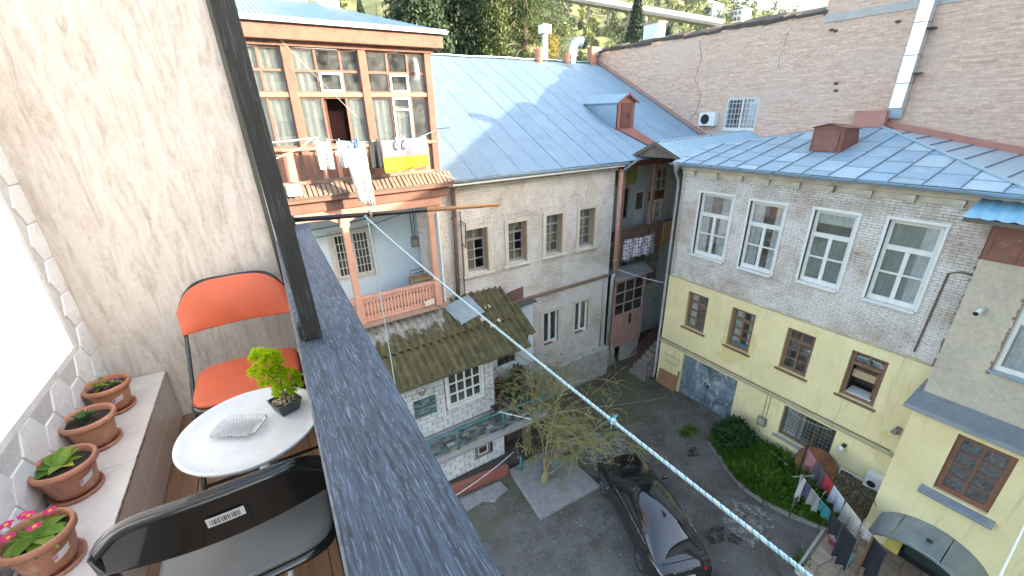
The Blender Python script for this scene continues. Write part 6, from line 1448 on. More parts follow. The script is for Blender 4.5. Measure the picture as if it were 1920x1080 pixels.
def cabp(i, j, o=0.0):
    y = -1.88+2.90*i/NY; ph_ = math.pi*j/NP; h_ = prof_h(y); w_ = 0.80-0.06*(abs(y+0.4)/1.45)**2
    c_, s_ = math.cos(ph_), math.sin(ph_)
    x_ = math.copysign(abs(c_)**(2/2.9), c_)*w_*(1-0.16*abs(s_)*min(1, h_/0.5)); z_ = 0.93+max(0.0, h_)*abs(s_)**(2/3.0)
    return CP(x_*(1+o), y, z_+o*0.5)
def region(i, j):
    y = -1.88+2.90*(i+0.5)/NY; a = abs((j+0.5)/NP-0.5)*2   # a: 0 on the centre line, 1 at the belt
    if a < 0.60 and y > 0.20: return 'windscreen'
    if a < 0.60 and y < -1.02: return 'rear_window'
    if a < 0.42 and -0.35 < y < 0.12: return 'sunroof'
    if a > 0.70 and -1.30 < y < 0.62 and not (-0.36 < y < -0.26) and a < 0.985: return 'side_window_l' if j > NP/2 else 'side_window_r'
    return 'cabin'
parts_ = {}
for i in range(NY):
    for j in range(NP): parts_.setdefault(region(i, j), []).append((i, j))
for nm_, fs in parts_.items():
    m = MB(); vid = {}
    for (i, j) in fs:
        q = []
        for (a, b) in ((i, j), (i+1, j), (i+1, j+1), (i, j+1)):
            if (a, b) not in vid: vid[(a, b)] = len(m.v); m.v.append(cabp(a, b))
            q.append(vid[(a, b)])
        m.f.append(tuple(q))
    m.build(nm_.replace('_l', '').replace('_r', '') if nm_.startswith('side') else nm_, cpaint if nm_ == 'cabin' else cglass, car, True)
for s in (-1, 1):
    jj = 1.2 if s > 0 else NP-1.2
    MB().tube([cabp(i, jj, 0.012) for i in range(8, 35)], 0.007, 5).build('window_trim', nm('chrome trim', (0.55, 0.55, 0.56), None, 3, 0.25, 0, metal=1.0), car)
    mm = MB().tube([CP(s*0.86, 0.70, 0.93), CP(s*0.98, 0.70, 0.96), CP(s*1.06, 0.69, 0.99)], [0.03, 0.07, 0.065], 8); mm.build('mirror', cpaint, car, True)
    for yw in (-1.28, 1.30):
        w_ = MB().tube([CP(s*0.68, yw, 0.31), CP(s*0.70, yw, 0.31), CP(s*0.86, yw, 0.31), CP(s*0.885, yw, 0.31)], [0.28, 0.31, 0.31, 0.285], 28).build('wheel', nm('tyre rubber', (0.022, 0.022, 0.022), None, 5, 0.8), car, True)
        m = MB().tube([CP(s*0.86, yw, 0.31), CP(s*0.892, yw, 0.31)], 0.21, 24)
        m.build('rim', nm('dark alloy', (0.16, 0.16, 0.17), None, 3, 0.35, 0, metal=0.9), w_)
        m = MB()
        for k in range(7):
            a = k*2*math.pi/7; m.bar(CP(s*0.897, yw, 0.31), CP(s*0.897, yw+0.2*math.cos(a), 0.31+0.2*math.sin(a)), 0.035, 0.012, cr)
        m.build('spokes', nm('bright alloy', (0.45, 0.45, 0.46), None, 3, 0.3, 0, metal=0.9), w_)
    MB().tube([CP(s*0.72, -2.02, 0.78), CP(s*0.50, -2.10, 0.80)], 0.07, 8).build('tail_light', nm('tail light red', (0.35, 0.012, 0.012), None, 5, 0.15, 0), car, True)
    MB().tube([CP(s*0.70, 1.98, 0.66), CP(s*0.48, 2.07, 0.64)], 0.06, 8).build('headlight', nm('lamp glass', (0.6, 0.62, 0.65), None, 5, 0.1, 0), car, True)
m = MB().prism([CP(-0.015, -0.92, 1.35), CP(-0.015, -0.68, 1.39), CP(-0.015, -0.90, 1.47)], tuple(cr*0.03)); m.build('antenna_fin', cpaint, car)
MB().tube([CP(x, -1.90-0.02*(1-x*x/0.4), 1.0) for x in (-.62, -.4, -.2, 0, .2, .4, .62)], 0.006, 5).build('boot_seam', nm('seam black', (0.004, 0.004, 0.004)), car)
setp(MB().prism([CP(-0.26, -2.135, 0.55), CP(0.26, -2.135, 0.55), CP(0.26, -2.13, 0.66), CP(-0.26, -2.13, 0.66)], tuple(cf*0.02)).build('number_plate', G_WHITEPLASTIC, car))

# gravel, dead leaves and crumbs lying about the yard
n = 5200; P = np.stack([3.5+10.5*rng.random(n), 2.2+9.0*rng.random(n), np.full(n, 0.006)], 1)
P = P[~((P[:, 0] > 12.0) & (P[:, 1] < 6.6))]; n = len(P); P[((P[:, 0] > 5.7) & (P[:, 0] < 8.0) & (P[:, 1] > 7.6) & (P[:, 1] < 9.8)), 2] = 0.108
a = rng.random(n)*6.283; u = np.stack([np.cos(a), np.sin(a), rng.normal(size=n)*0.25], 1); v = np.stack([-np.sin(a), np.cos(a), rng.normal(size=n)*0.25], 1); sz = (0.006+0.016*rng.random((n, 1))**3)
k3 = np.arange(n) % 3
for q, (nm_, m_) in enumerate((('grit', nm('pale grit', (0.36, 0.34, 0.31), None, 9)), ('dead_leaves', nm('dead leaf', (0.20, 0.14, 0.07), None, 9)), ('dark_grit', nm('dark grit', (0.05, 0.045, 0.04), None, 9)))):
    s_ = k3 == q; setp(add(nm_, quads_mesh(nm_, P[s_], u[s_]*sz[s_], v[s_]*sz[s_]*0.7), m_), ('pale grit scattered over the yard', 'fallen brown leaves scattered over the yard', 'dark grit scattered over the yard')[q], 'litter', kind='stuff')
# ================================================================ LAUNDRY on the pink house line
ln = thing('laundry_pole', 'grey pole and thin line holding washing in front of the pink gallery', 'washing line', (2.8, 11.2, 11.4))
MB().tube([(0.70, 11.2, 11.50), (1.75, 11.2, 11.56)], 0.025, 8).build('pole', G_GREYPIPE, ln)
MB().tube([(0.75, 11.2, 11.15), (1.05, 11.2, 11.26), (1.35, 11.2, 11.36), (1.62, 11.2, 11.56)], 0.016, 6).build('cord', nm('cream cord', (0.6, 0.52, 0.42)), ln)
wire('line', [(1.6, 11.2, 11.58), (2.4, 11.2, 11.45), (3.2, 11.2, 11.41), (4.2, 11.2, 11.44), (5.0, 11.9, 11.6)], 0.008, nm('teal line', (0.2, 0.42, 0.42)), ln)
def pinkline(x): return 11.52-0.09*math.sin(max(0, min(1, (x-1.6)/3.2))*math.pi)
def pl_cloth(name, label, cat, xa, xb, drop, mat, taper=0.0, slant=0.0, seed=0, narrow=0.0):
    r = random.Random(seed); ph_ = r.random()*6
    def f(i, j):
        k = 1-narrow*j; x = (xa+xb)/2+(xb-xa)*(i-.5)*k+slant*j
        return (x, 11.19-0.035*math.sin(i*8+ph_)*(0.2+j)-0.02*math.sin(i*19+ph_)*j, pinkline(x)-drop*j*(1-taper*i)-0.02*math.sin(i*math.pi)*(1-j))
    return cloth(name, label, cat, f, 24, 10, mat, 'laundry at the pink house')
t = NT('striped cotton'); sp_ = t.n('SeparateXYZ'); t.l(t.pos(), sp_.inputs[0]); ml = t.n('Math', operation='SINE'); mm_ = t.n('Math', operation='MULTIPLY'); t.l(sp_.outputs['Z'], mm_.inputs[0]); mm_.inputs[1].default_value = 75.0; t.l(mm_.outputs[0], ml.inputs[0])
t.set(col=t.ramp(ml.outputs[0], [(0.45, (0.55, 0.55, 0.54)), (0.7, (0.28, 0.32, 0.34))]), rough=0.9)
pl_cloth('striped_shorts', 'white and grey striped shorts at the left of the pink house line', 'shorts', 1.66, 2.00, 0.66, t.m, seed=1)
t = NT('printed white cotton'); t.set(col=t.mix(t.ramp(t.noise(t.pos(), 5.5, 3), [(0.60, 0.0), (0.64, 1.0)]), (0.56, 0.56, 0.56), t.ramp(t.noise(t.pos(), 2.0, 1), [(0.45, (0.50, 0.16, 0.14)), (0.55, (0.20, 0.40, 0.36))])), rough=0.9)
pl_cloth('white_shirt', 'long white printed shirt hanging lowest on the pink house line', 'shirt', 2.24, 2.72, 1.45, t.m, taper=-0.12, slant=0.12, seed=2, narrow=0.35)
pl_cloth('white_sleeve_top', 'white top pegged left of the long printed shirt', 'top', 2.14, 2.32, 0.62, cm_('white cotton', (0.56, 0.56, 0.57)), seed=5)
pl_cloth('beige_trousers', 'narrow cream trousers hanging right of the long printed shirt', 'trousers', 2.60, 2.80, 1.60, cm_('cream cotton', (0.54, 0.47, 0.41)), seed=6, slant=0.05)
pl_cloth('blue_cloth', 'small blue cloth pegged above the white shirt', 'cloth', 2.40, 2.64, 0.16, cm_('blue cotton', (0.05, 0.13, 0.34)), seed=7)
pl_cloth('black_shorts', 'small black shorts on the pink house line', 'shorts', 2.88, 3.17, 0.66, cm_('black cotton', (0.025, 0.028, 0.035)), seed=3)
t = NT('grey and yellow towel'); sp_ = t.n('SeparateXYZ'); t.l(t.pos(), sp_.inputs[0]); g_ = t.n('Math', operation='GREATER_THAN'); t.l(sp_.outputs['Z'], g_.inputs[0]); g_.inputs[1].default_value = 11.02
t.set(col=t.mix(g_.outputs[0], (0.50, 0.39, 0.03), (0.19, 0.185, 0.24)), rough=0.95); t.bump(t.noise(t.pos(), 120, 2), 0.3, 0.005)
pl_cloth('two_tone_towel', 'grey and yellow towel at the right of the pink house line', 'towel', 3.18, 4.42, 0.80, t.m, taper=0.06, seed=4)
for x, c in ((1.72, 0), (1.95, 0), (2.2, 0), (2.5, 1), (2.62, 1), (2.95, 2), (3.1, 2), (3.6, 0), (3.82, 0)):
    q = MB().box(x-0.012, x+0.012, 11.165, 11.20, pinkline(x)-0.06, pinkline(x)+0.05).build('peg', (G_WHITEPLASTIC, nm('blue peg', (0.04, 0.12, 0.4)), G_IRON)[c], ln)
for x in (3.62, 3.84):
    MB().tube([(x+0.05*math.cos(a*math.pi/8), 11.14, pinkline(x)-0.13+0.10*math.sin(a*math.pi/8)) for a in range(17)], 0.016, 5, False).build('strap_loop', G_WHITEPLASTIC, ln)
setp(wire('overhead_wire', [(1.25, 11.9, 13.9), (2.75, 11.3, 11.98)], 0.006, nm('pale wire', (0.5, 0.5, 0.48)), None, 0.03), 'thin pale wire slanting across the pink gallery windows', 'wire')
setp(wire('overhead_wire', [(4.6, 11.4, 10.5), (9.0, 12.2, 9.2)], 0.006, nm('pale wire', (0.5, 0.5, 0.48)), None, 0.05), 'thin wire from the pink house to the white brick wall', 'wire')
ar = thing('aerial', 'small rod aerial at the right corner of the pink house', 'aerial', (5.1, 12, 11.6)); MB().tube([(5.05, 12, 11.62), (5.5, 12, 11.64)], 0.01, 5).build('boom', G_IRON, ar)
for x in (5.2, 5.3, 5.42): MB().tube([(x, 11.9, 11.63), (x, 12.1, 11.63)], 0.007, 4).build('rod', G_IRON, ar)

# ================================================================ TREES AND HILL
def clumps_tree(name, label, x, y, z0, z1, r, mat, n, leaf, ncl, prof, seed, group=None, droop=None, trunk_r=0.35, cs=0.42):
    rg = np.random.default_rng(seed); t_ = thing(name, label, 'tree', (x, y, 0), group)
    zc = z0+(z1-z0)*rg.random(ncl); a = rg.random(ncl)*2*np.pi; f = (zc-z0)/(z1-z0); rr = r*prof(f)*(0.55+0.5*rg.random(ncl))
    C_ = np.stack([x+rr*np.cos(a), y+rr*np.sin(a), zc], 1)
    P_ = C_[rg.integers(0, ncl, n)]+rg.normal(size=(n, 3))*np.array([cs, cs, cs*1.7])*0.8
    global rng
    keep = rng; rng = rg; add('crown', leaf_quads('crown', P_, leaf, 0.45, 0.9 if droop is None else 0, droop), mat, t_); rng = keep
    MB().tube([(x, y, 0), (x+0.1, y, z0+(z1-z0)*0.4), (x, y, z1*0.95)], [trunk_r, trunk_r*0.7, 0.05], 8).build('trunk', G_TIMBERDARK, t_)
    return t_
cyp = leaf_mat('cypress leaf', (0.050, 0.090, 0.048), (0.020, 0.044, 0.026), 0.7, 0.15); cyp2 = leaf_mat('young cypress leaf', (0.095, 0.125, 0.045), (0.04, 0.066, 0.03), 0.9, 0.2)
cprof = lambda f: np.minimum(1, 1.15*(1-f)**0.55+0.1)
clumps_tree('cypress_tree', 'broad dark cypress just right of the pink house roof', 13.2, 33, 5, 27, 2.3, cyp, 42000, 0.12, 900, cprof, 1, 'cypresses behind the galvanised roof')
clumps_tree('cypress_tree', 'second dark cypress in the middle of the cypress group', 17.0, 34, 5, 29, 2.3, cyp, 42000, 0.12, 900, cprof, 2, 'cypresses behind the galvanised roof')
clumps_tree('cypress_tree', 'slim yellowish cypress at the right of the cypress group', 18.4, 31, 5, 24, 1.0, cyp2, 16000, 0.09, 420, cprof, 3, 'cypresses behind the galvanised roof', trunk_r=0.2)
# cedar with tiers of drooping branches
ce = thing('cedar_tree', 'big cedar with tiers of drooping branches behind the roof ridge', 'tree', (24.5, 36, 0))
MB().tube([(24.5, 36, 0), (24.4, 36, 14), (24.6, 36, 30)], [0.5, 0.4, 0.15], 10).build('trunk', G_TIMBERDARK, ce, True)
MB().tube([(22.3, 36.5, 0), (22.2, 36.5, 14), (22.0, 36.5, 26)], [0.35, 0.28, 0.1], 8).build('trunk', G_TIMBERDARK, ce, True)
bm = MB(); pts_ = []; R2 = random.Random(5)
for k in range(120):
    z = R2.uniform(12.5, 27); a = R2.uniform(0, 6.28); L = R2.uniform(3.2, 6.2)*(1-0.35*(z-12)/16); base = Vector((24.5 if k % 3 else 22.2, 36.2, z))
    path = [base+Vector((math.cos(a), math.sin(a), 0))*L*t_+Vector((0, 0, 0.4*math.sin(t_*2.4)-1.6*t_*t_)) for t_ in (0, .25, .5, .75, 1)]
    bm.tube(path, [0.08, 0.06, 0.045, 0.03, 0.012], 5, False)
    for i in range(1, 5):
        for q in range(95):
            p = path[i-1].lerp(path[i], R2.random()); s_ = 0.22+0.16*i; u = R2.gauss(0, s_); pts_.append((p.x+u*-math.sin(a)+R2.gauss(0, .12), p.y+u*math.cos(a)+R2.gauss(0, .12), p.z-abs(R2.gauss(0, 0.16))-0.25*abs(u)))
bm.build('branches', G_TIMBERDARK, ce)
add('crown', leaf_quads('crown', np.array(pts_), 0.085, 0.3, 0, np.array([0, 0, -0.45])), leaf_mat('cedar needles', (0.085, 0.135, 0.05), (0.035, 0.066, 0.03), 0.8, 0.25), ce)
# hillside
def hill_el(az):   # skyline elevation in degrees against compass angle
    pts = [(-60, 16), (0, 17), (20, 17), (40, 16), (52, 12.5), (56, 10.3), (58, 9.6), (61, 8.8), (65, 7.8), (75, 6.4), (95, 5)]
    for (a, b) in zip(pts[:-1], pts[1:]):
        if a[0] <= az <= b[0]: return a[1]+(b[1]-a[1])*(az-a[0])/(b[0]-a[0])
    return 5
def hill_p(az, t_):
    r = 70+330*t_; zt = 12+400*math.tan(rad(hill_el(az))); z = -1+(zt+1)*(t_**1.05)
    z += 1.6*math.sin(az*0.9+t_*9)*math.sin(math.pi*t_)+1.0*math.sin(az*2.3+t_*21)*math.sin(math.pi*t_)
    return (r*math.sin(rad(az)), r*math.cos(rad(az)), z)
m = MB(); m.grid(lambda i, j: hill_p(-60+155*i, j), 124, 40)
def hill_mat():
    t = NT('hillside scrub'); p = t.pos()
    c = t.ramp(t.noise(p, 0.06, 6, 0.7), [(0.35, (0.09, 0.11, 0.055)), (0.5, (0.15, 0.17, 0.08)), (0.65, (0.24, 0.24, 0.13))])
    t.set(col=t.mix(0.3, c, t.ramp(t.noise(p, 0.9, 4), [(0.3, (0.2, 0.2, 0.2)), (0.7, (0.8, 0.8, 0.8))]), 'OVERLAY'), rough=0.95, spec=0.1); return t.m
setp(m.build('hillside', hill_mat(), None, True), kind='structure')
# woods on the slope: far too many to count
rg = np.random.default_rng(9); TP = []; TS = []
while len(TP) < 1100:
    az = rg.uniform(10, 80); t_ = rg.random()**0.8
    if 13 < az < 21 and rg.random() < 0.85: continue
    TP.append(hill_p(az, t_)); TS.append((1.2+2.0*rg.random())*(0.75+0.6*t_))
TP = np.array(TP); TS = np.array(TS)
for k, (c1, c2) in enumerate((((0.085, 0.12, 0.06), (0.045, 0.07, 0.04)), ((0.20, 0.24, 0.09), (0.11, 0.14, 0.06)), ((0.14, 0.185, 0.08), (0.075, 0.105, 0.05)))):
    sel = np.arange(len(TP)) % 3 == k; A, S = TP[sel], TS[sel]; m_ = 46
    d = rg.normal(size=(len(A), m_, 3)); d /= np.linalg.norm(d, axis=2)[:, :, None]
    P_ = (A[:, None, :]+np.array([0, 0, 1.0])*S[:, None, None]+d*S[:, None, None]*np.array([0.8, 0.8, 1.15])*(0.5+0.6*rg.random((len(A), m_, 1)))).reshape(-1, 3)
    keep = rng; rng = rg; o = add('hillside_wood', leaf_quads('hillside_wood', P_, 0.55, 0.7), leaf_mat('hill leaves %d' % k, c1, c2, 0.2, 0.2)); rng = keep
    setp(o, ('dark trees scattered over the hillside', 'yellow green trees scattered over the hillside', 'mid green trees scattered over the hillside')[k], 'wood', kind='stuff')
def conifer(label, x, y, z0, h, r, mat, seed):
    q = thing('conifer_tree', label, 'tree', (x, y, z0)); rg = np.random.default_rng(seed); n = 5000
    f = rg.random(n)**0.7; lev = np.floor(f*14)/14; a = rg.random(n)*6.283; rad_ = r*(1-lev)*np.sqrt(rg.random(n))
    P_ = np.stack([x+rad_*np.cos(a), y+rad_*np.sin(a), z0+h*(lev*0.95+0.05)-rad_*0.25+rg.normal(size=n)*h*0.012], 1)
    global rng
    keep = rng; rng = rg; add('crown', leaf_quads('crown', P_, h*0.022, 0.4), mat, q); rng = keep
    MB().tube([(x, y, z0-2), (x, y, z0+h)], [0.3, 0.03], 6).build('trunk', G_TIMBERDARK, q)
fir = leaf_mat('fir needles', (0.035, 0.075, 0.05), (0.018, 0.04, 0.028), 0.5, 0.1)
def polar(az, el, r): return (r*math.sin(rad(az)), r*math.cos(rad(az)), 12+r*math.tan(rad(el)))
x, y, z = polar(47, 5.5, 95); conifer('tall dark fir standing on the slope above the brick wall', x, y, z, 12, 2.6, fir, 31)
x, y, z = polar(50.6, 5.6, 80); conifer('small dark fir beside the whitewashed chimney', x, y, z, 4.2, 1.7, fir, 32)
x, y, z = polar(15.7, 8.0, 110); conifer('dark pine on the pale meadow left of the cypresses', x, y, z, 8, 2.4, fir, 33)
# road viaduct with parapet on the slope
vd = thing('road_viaduct', 'long white parapet of a road viaduct descending the hillside', 'viaduct', polar(48, 8, 190)); vm = nm('pale concrete far', (0.72, 0.71, 0.69), (0.62, 0.61, 0.59), 0.3, 0.9)
A0, A1 = Vector(polar(36, 12.6, 190)), Vector(polar(56.2, 8.4, 190))
for k in range(24):
    a, b = A0.lerp(A1, k/24), A0.lerp(A1, (k+0.97)/24); MB().bar(a, b, 0.5, 1.8).build('parapet_panel', vm, vd)
MB().bar(A0-Vector((0, 0, 1.5)), A1-Vector((0, 0, 1.5)), 5, 0.9).build('deck', nm('grey concrete far', (0.26, 0.26, 0.26), None, 0.3), vd)
for k in range(9): p = A0.lerp(A1, (k+0.5)/9); MB().box(p.x-0.35, p.x+0.35, p.y-0.35, p.y+0.35, p.z-14, p.z-1.9).build('pier', nm('grey concrete far', (0.26, 0.26, 0.26)), vd)
# houses high on the hill
for i, (az, el, w_, h_, lab, rc) in enumerate(((53.3, 9.7, 7, 7, 'white hillside house left of the hilltop group', 0), (54.7, 9.9, 9, 8, 'broad pale hillside house in the middle of the hilltop group', 1), (56.2, 9.3, 6, 10, 'tall narrow white hillside tower house', 0), (57.6, 9.3, 8, 6, 'pale hillside house at the right of the hilltop group', 1), (52.2, 7.6, 8, 5, 'low pale hillside house under the viaduct', 1))):
    x, y, z = polar(az, el, 300); q = thing('hill_house', lab, 'house', (x, y, z-h_), 'houses on the hillside')
    wm = nm('far white wall', (0.66, 0.64, 0.61), (0.55, 0.53, 0.50), 0.3)
    MB().box(x-w_/2, x+w_/2, y-w_/2, y+w_/2, z-h_*1.6, z).build('wall', wm, q)
    MB().prism([(x-w_/2-.5, y-w_/2-.5, z+0.02), (x+w_/2+.5, y-w_/2-.5, z+0.02), (x+w_/2+.5, y, z+w_*0.28), (x-w_/2-.5, y, z+w_*0.28)], (0, 0, 0.3)).build('roof', (nm('far red roof', (0.38, 0.22, 0.17)), nm('far grey roof', (0.36, 0.36, 0.38)))[rc], q)
    for a in range(3):
        for b in range(2):
            MB().box(x-w_*0.35+a*w_*0.27, x-w_*0.35+a*w_*0.27+w_*0.13, y-w_/2-0.06, y-w_/2-0.01, z-h_*0.4-b*h_*0.45, z-h_*0.15-b*h_*0.45).build('window', nm('far window', (0.08, 0.09, 0.1), None, 1, 0.3), q)
            MB().box(x-w_/2-0.06, x-w_/2-0.01, y-w_*0.35+a*w_*0.27, y-w_*0.35+a*w_*0.27+w_*0.13, z-h_*0.4-b*h_*0.45, z-h_*0.15-b*h_*0.45).build('window', nm('far window', (0.08, 0.09, 0.1)), q)
# ================================================================ THE BALCONY in the foreground
BA_ = rad(2.4); bc, bs_ = math.cos(BA_), math.sin(BA_)
def B(x, y, z): return (x*bc+y*bs_, -x*bs_+y*bc, z)
class BM(MB):
    """mesh builder in balcony axes"""
    def mesh(s, name='m'):
        s.v = [B(*p) for p in s.v]; return MB.mesh(s, name)
FZ = 10.38
# floor boards
bf_ = thing('balcony_floor', 'brown laminate board floor of the near balcony', 'floor', (-0.4, 1.4, FZ)); setp(bf_, kind='structure')
del bf_['category']; del bf_['label']
fw1 = grain_mat('laminate', (0.36, 0.20, 0.11), (0.26, 0.135, 0.07), 'y', 0.45, 0.15)
for k in range(7):
    BM().box(-0.92+0.165*k+0.002, -0.92+0.165*(k+1)-0.002, -0.6, 2.8, FZ-0.03, FZ+0.001*(k % 2)).build('board', fw1, bf_)
BM().box(-0.92, 0.24, -0.6, 2.8, FZ-0.2, FZ-0.031).build('slab', G_CONCRETE, bf_)
# partition wall at the far end: veined panel
def marble():
    t = NT('pale veined panel'); p = t.pos((14.0, 14.0, 2.4))
    w = t.noise(p, 1.5, 9, 0.7, 0.9); w2 = t.noise(p, 5.0, 6, 0.72, 0.6)
    c = t.ramp(w, [(0.32, (0.42, 0.36, 0.315)), (0.45, (0.60, 0.535, 0.48)), (0.58, (0.69, 0.64, 0.59)), (0.78, (0.57, 0.50, 0.445))])
    c = t.mix(t.ramp(w2, [(0.52, 0.0), (0.74, 0.5)]), c, (0.47, 0.39, 0.34))
    c = t.mix(t.ramp(t.noise(t.pos((2.2, 2.2, 0.5)), 2.0, 7, 0.72, 0.6), [(0.56, 0.0), (0.76, 0.5)]), c, (0.50, 0.40, 0.35))
    c = t.mix(0.22, c, t.ramp(t.noise(t.pos(), 45, 4, 0.75), [(0.3, (0.25, 0.25, 0.25)), (0.7, (0.75, 0.75, 0.75))]), 'OVERLAY')
    t.set(col=c, rough=0.5, spec=0.35); t.bump(w2, 0.15, 0.003); return t.m
pw = thing('partition_wall', 'beige veined panel wall at the end of the balcony', 'wall', B(-0.4, 2.75, FZ))
BM().prism([(-0.98, 2.74, FZ), (-0.025, 2.74, FZ), (-0.108, 2.74, 15.0), (-0.98, 2.74, 15.0)][::-1], (0, 0.08, 0)).build('panel', marble(), pw)
BM().prism([(-0.0245, 2.725, FZ), (-0.002, 2.725, FZ), (-0.085, 2.725, 15.0), (-0.1075, 2.725, 15.0)][::-1], (0, 0.1, 0)).build('edge_trim', nm('dark olive trim', (0.10, 0.095, 0.075), None, 6, 0.5), pw)
BM().prism([(-0.0015, 2.72, FZ), (0.004, 2.72, FZ), (-0.079, 2.72, 15.0), (-0.0845, 2.72, 15.0)][::-1], (0, 0.1, 0)).build('edge_bead', nm('pale bead', (0.62, 0.60, 0.57), None, 6, 0.4), pw)
# hexagon tiled wall with a bright window
HX = -0.955
hw_ = thing('hexagon_tile_wall', 'white relief hexagon tiled wall on the left of the balcony', 'wall', B(HX, 1.5, FZ))
WY0, WY1, WZ0, WZ1 = 0.95, 2.55, 11.0, 13.2
class FacB:
    def p(s, u, d, z): return (HX-d, u, z)
FH = FacB(); FH.__class__ = type('FB_', (Fac,), {'p': lambda s, u, d, z: (HX-d, u, z)})
m = BM(); Fac.wall(FH, m, -0.6, 2.74, FZ, 15.0, [(WY0, WY1, WZ0, WZ1)], 0.12, 0.0); m.build('backing', nm('white grout', (0.62, 0.63, 0.64), None, 8, 0.8), hw_)
a_ = 0.098
tile = MB(); ring = [(0, a_*math.sin(k*math.pi/3+math.pi/6)*0.975, a_*math.cos(k*math.pi/3+math.pi/6)*0.975) for k in range(6)]
tile.v = ring+[(0.006, y*0.95, z*0.95) for (_, y, z) in ring]+[(0.0085, 0.02, 0.012)]
tile.f = [(k, (k+1) % 6, 6+(k+1) % 6, 6+k) for k in range(6)]+[(6+k, 6+(k+1) % 6, 12) for k in range(6)]
tmesh = tile.mesh('hexagon_tile'); tw = [nm('glazed white tile', (0.74, 0.76, 0.78), (0.70, 0.72, 0.74), 3, 0.3, 0.03, 20, fine=0.05), nm('pale grey tile', (0.70, 0.72, 0.74), (0.67, 0.69, 0.71), 3, 0.3, 0.03, 20, fine=0.05)]; tmesh.materials.append(tw[0])
dz_, dy_ = a_*math.sqrt(3), a_*1.5
for i in range(-3, 20):
    for j in range(0, 20):
        y = 0.2+i*dy_; z = FZ+0.36+j*dz_+(dz_/2 if i % 2 else 0)
        if y > 2.70 or y < 0.3 or z > 13.6: continue
        if WY0-0.06 < y < WY1+0.045 and WZ0-0.05 < z < WZ1+0.06: continue
        rot = (math.pi*(i*5+j*7) % 6/3*0+[0, math.pi/3*2, -math.pi/3*2][(i*2+j) % 3], 0, -BA_)
        o = inst('hexagon_tile', tmesh, hw_, B(HX+0.001, y, z), tw[(i+2*j) % 2]); o.rotation_mode = 'XYZ'
        o.rotation_euler = (Matrix.Rotation(-BA_, 3, 'Z') @ Matrix.Rotation([0, math.pi*2/3, -math.pi*2/3][(i*2+j) % 3], 3, 'X')).to_euler()
wn_ = thing('bright_window', 'overexposed white window with added glow in the hexagon tiled wall', 'window', B(HX, 1.7, 11.0))
m = BM()
for (ya, yb, za, zb) in ((WY0, WY1, WZ0, WZ0+0.03), (WY0, WY1, WZ1-0.03, WZ1), (WY0, WY0+0.03, WZ0+0.03, WZ1-0.03), (WY1-0.03, WY1, WZ0+0.03, WZ1-0.03)): m.box(HX-0.03, HX+0.012, ya, yb, za, zb)
m.build('frame', nm('white plastic frame', (0.78, 0.79, 0.80), None, 5, 0.35, 0.02, fine=0.03), wn_)
t = NT('frosted pane with added glow'); t.set(col=(0.8, 0.82, 0.84), rough=0.5); t.b.inputs['Emission Color'].default_value = (1, 1, 1, 1); t.b.inputs['Emission Strength'].default_value = 0.16  # emission added so the pane comes out as overexposed white
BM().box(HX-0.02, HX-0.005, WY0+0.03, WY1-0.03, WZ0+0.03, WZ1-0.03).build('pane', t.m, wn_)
# tiled bench
bn = thing('tiled_bench', 'low bench clad in pale ceramic tiles along the left wall', 'bench', B(-0.8, 1.5, FZ))
BX0, BX1, BZ = -0.945, -0.715, 10.70
BM().box(BX0, BX1-0.012, 0.2, 2.735, FZ, BZ-0.012).build('core', G_CONCRETE, bn)
ct = nm('cream ceramic', (0.72, 0.67, 0.62), (0.68, 0.62, 0.57), 2.2, 0.22, 0.02, 20, fine=0.08)
ct2 = nm('beige ceramic face', (0.72, 0.61, 0.53), (0.66, 0.55, 0.47), 2.2, 0.14, 0.02, 20, fine=0.08)
y = 0.2; k = 0
while y < 2.73:
    y2 = min(y+0.44, 2.735)
    bevel(BM().box(BX0, BX1, y+0.001, y2-0.001, BZ-0.0119, BZ).build('top_tile', ct, bn), 0.0015)
    bevel(BM().box(BX1-0.0119, BX1-0.001, y+0.001+0.0, y2-0.001, FZ+0.155, BZ-0.0125).build('face_tile', ct2, bn), 0.001)
    bevel(BM().box(BX1-0.0119, BX1-0.001, y+0.001+0.0, y2-0.001, FZ+0.01, FZ+0.153).build('face_tile', ct2, bn), 0.001)
    y = y2; k += 1
BM().box(BX1+0.0004, BX1+0.003, 0.2, 2.735, BZ-0.014, BZ-0.0008).build('edge_profile', nm('silver profile', (0.6, 0.6, 0.6), None, 8, 0.3, 0, metal=0.8), bn)
# railing: broad black stained beam, post, boards below
rg_ = thing('balcony_railing', 'broad black stained timber railing of the near balcony', 'railing', B(0.08, 1.4, FZ))
def rail_mat():
    t = NT('weathered black stain with sky tint'); p = t.pos((46, 2.3, 46)); q = t.pos((11, 0.9, 11))
    n1 = t.noise(p, 2.2, 8, 0.75, 0.9); n2 = t.noise(p, 7.0, 5, 0.75, 0.4); n3 = t.noise(q, 1.5, 6, 0.7, 0.8)
    c = t.ramp(n1, [(0.40, (0.006, 0.011, 0.021)), (0.56, (0.046, 0.082, 0.14))])  # blue of the reflected sky put into the stain colours
    c = t.mix(t.ramp(n2, [(0.545, 0.0), (0.60, 0.95)]), c, (0.18, 0.25, 0.34))
    c = t.mix(t.ramp(n3, [(0.55, 0.0), (0.72, 0.4)]), c, (0.11, 0.165, 0.235))
    c = t.mix(t.ramp(t.noise(t.pos(), 26, 4, 0.7), [(0.69, 0.0), (0.72, 0.6)]), c, (0.34, 0.36, 0.37))
    h = t.n('Math', operation='ADD'); t.l(n1, h.inputs[0]); t.l(n2, h.inputs[1]); t.bump(h.outputs[0], 1.0, 0.006)
    t.set(col=c, rough=t.ramp(n3, [(0.3, 0.32), (0.7, 0.55)]), spec=0.7); return t.m
blk = rail_mat()
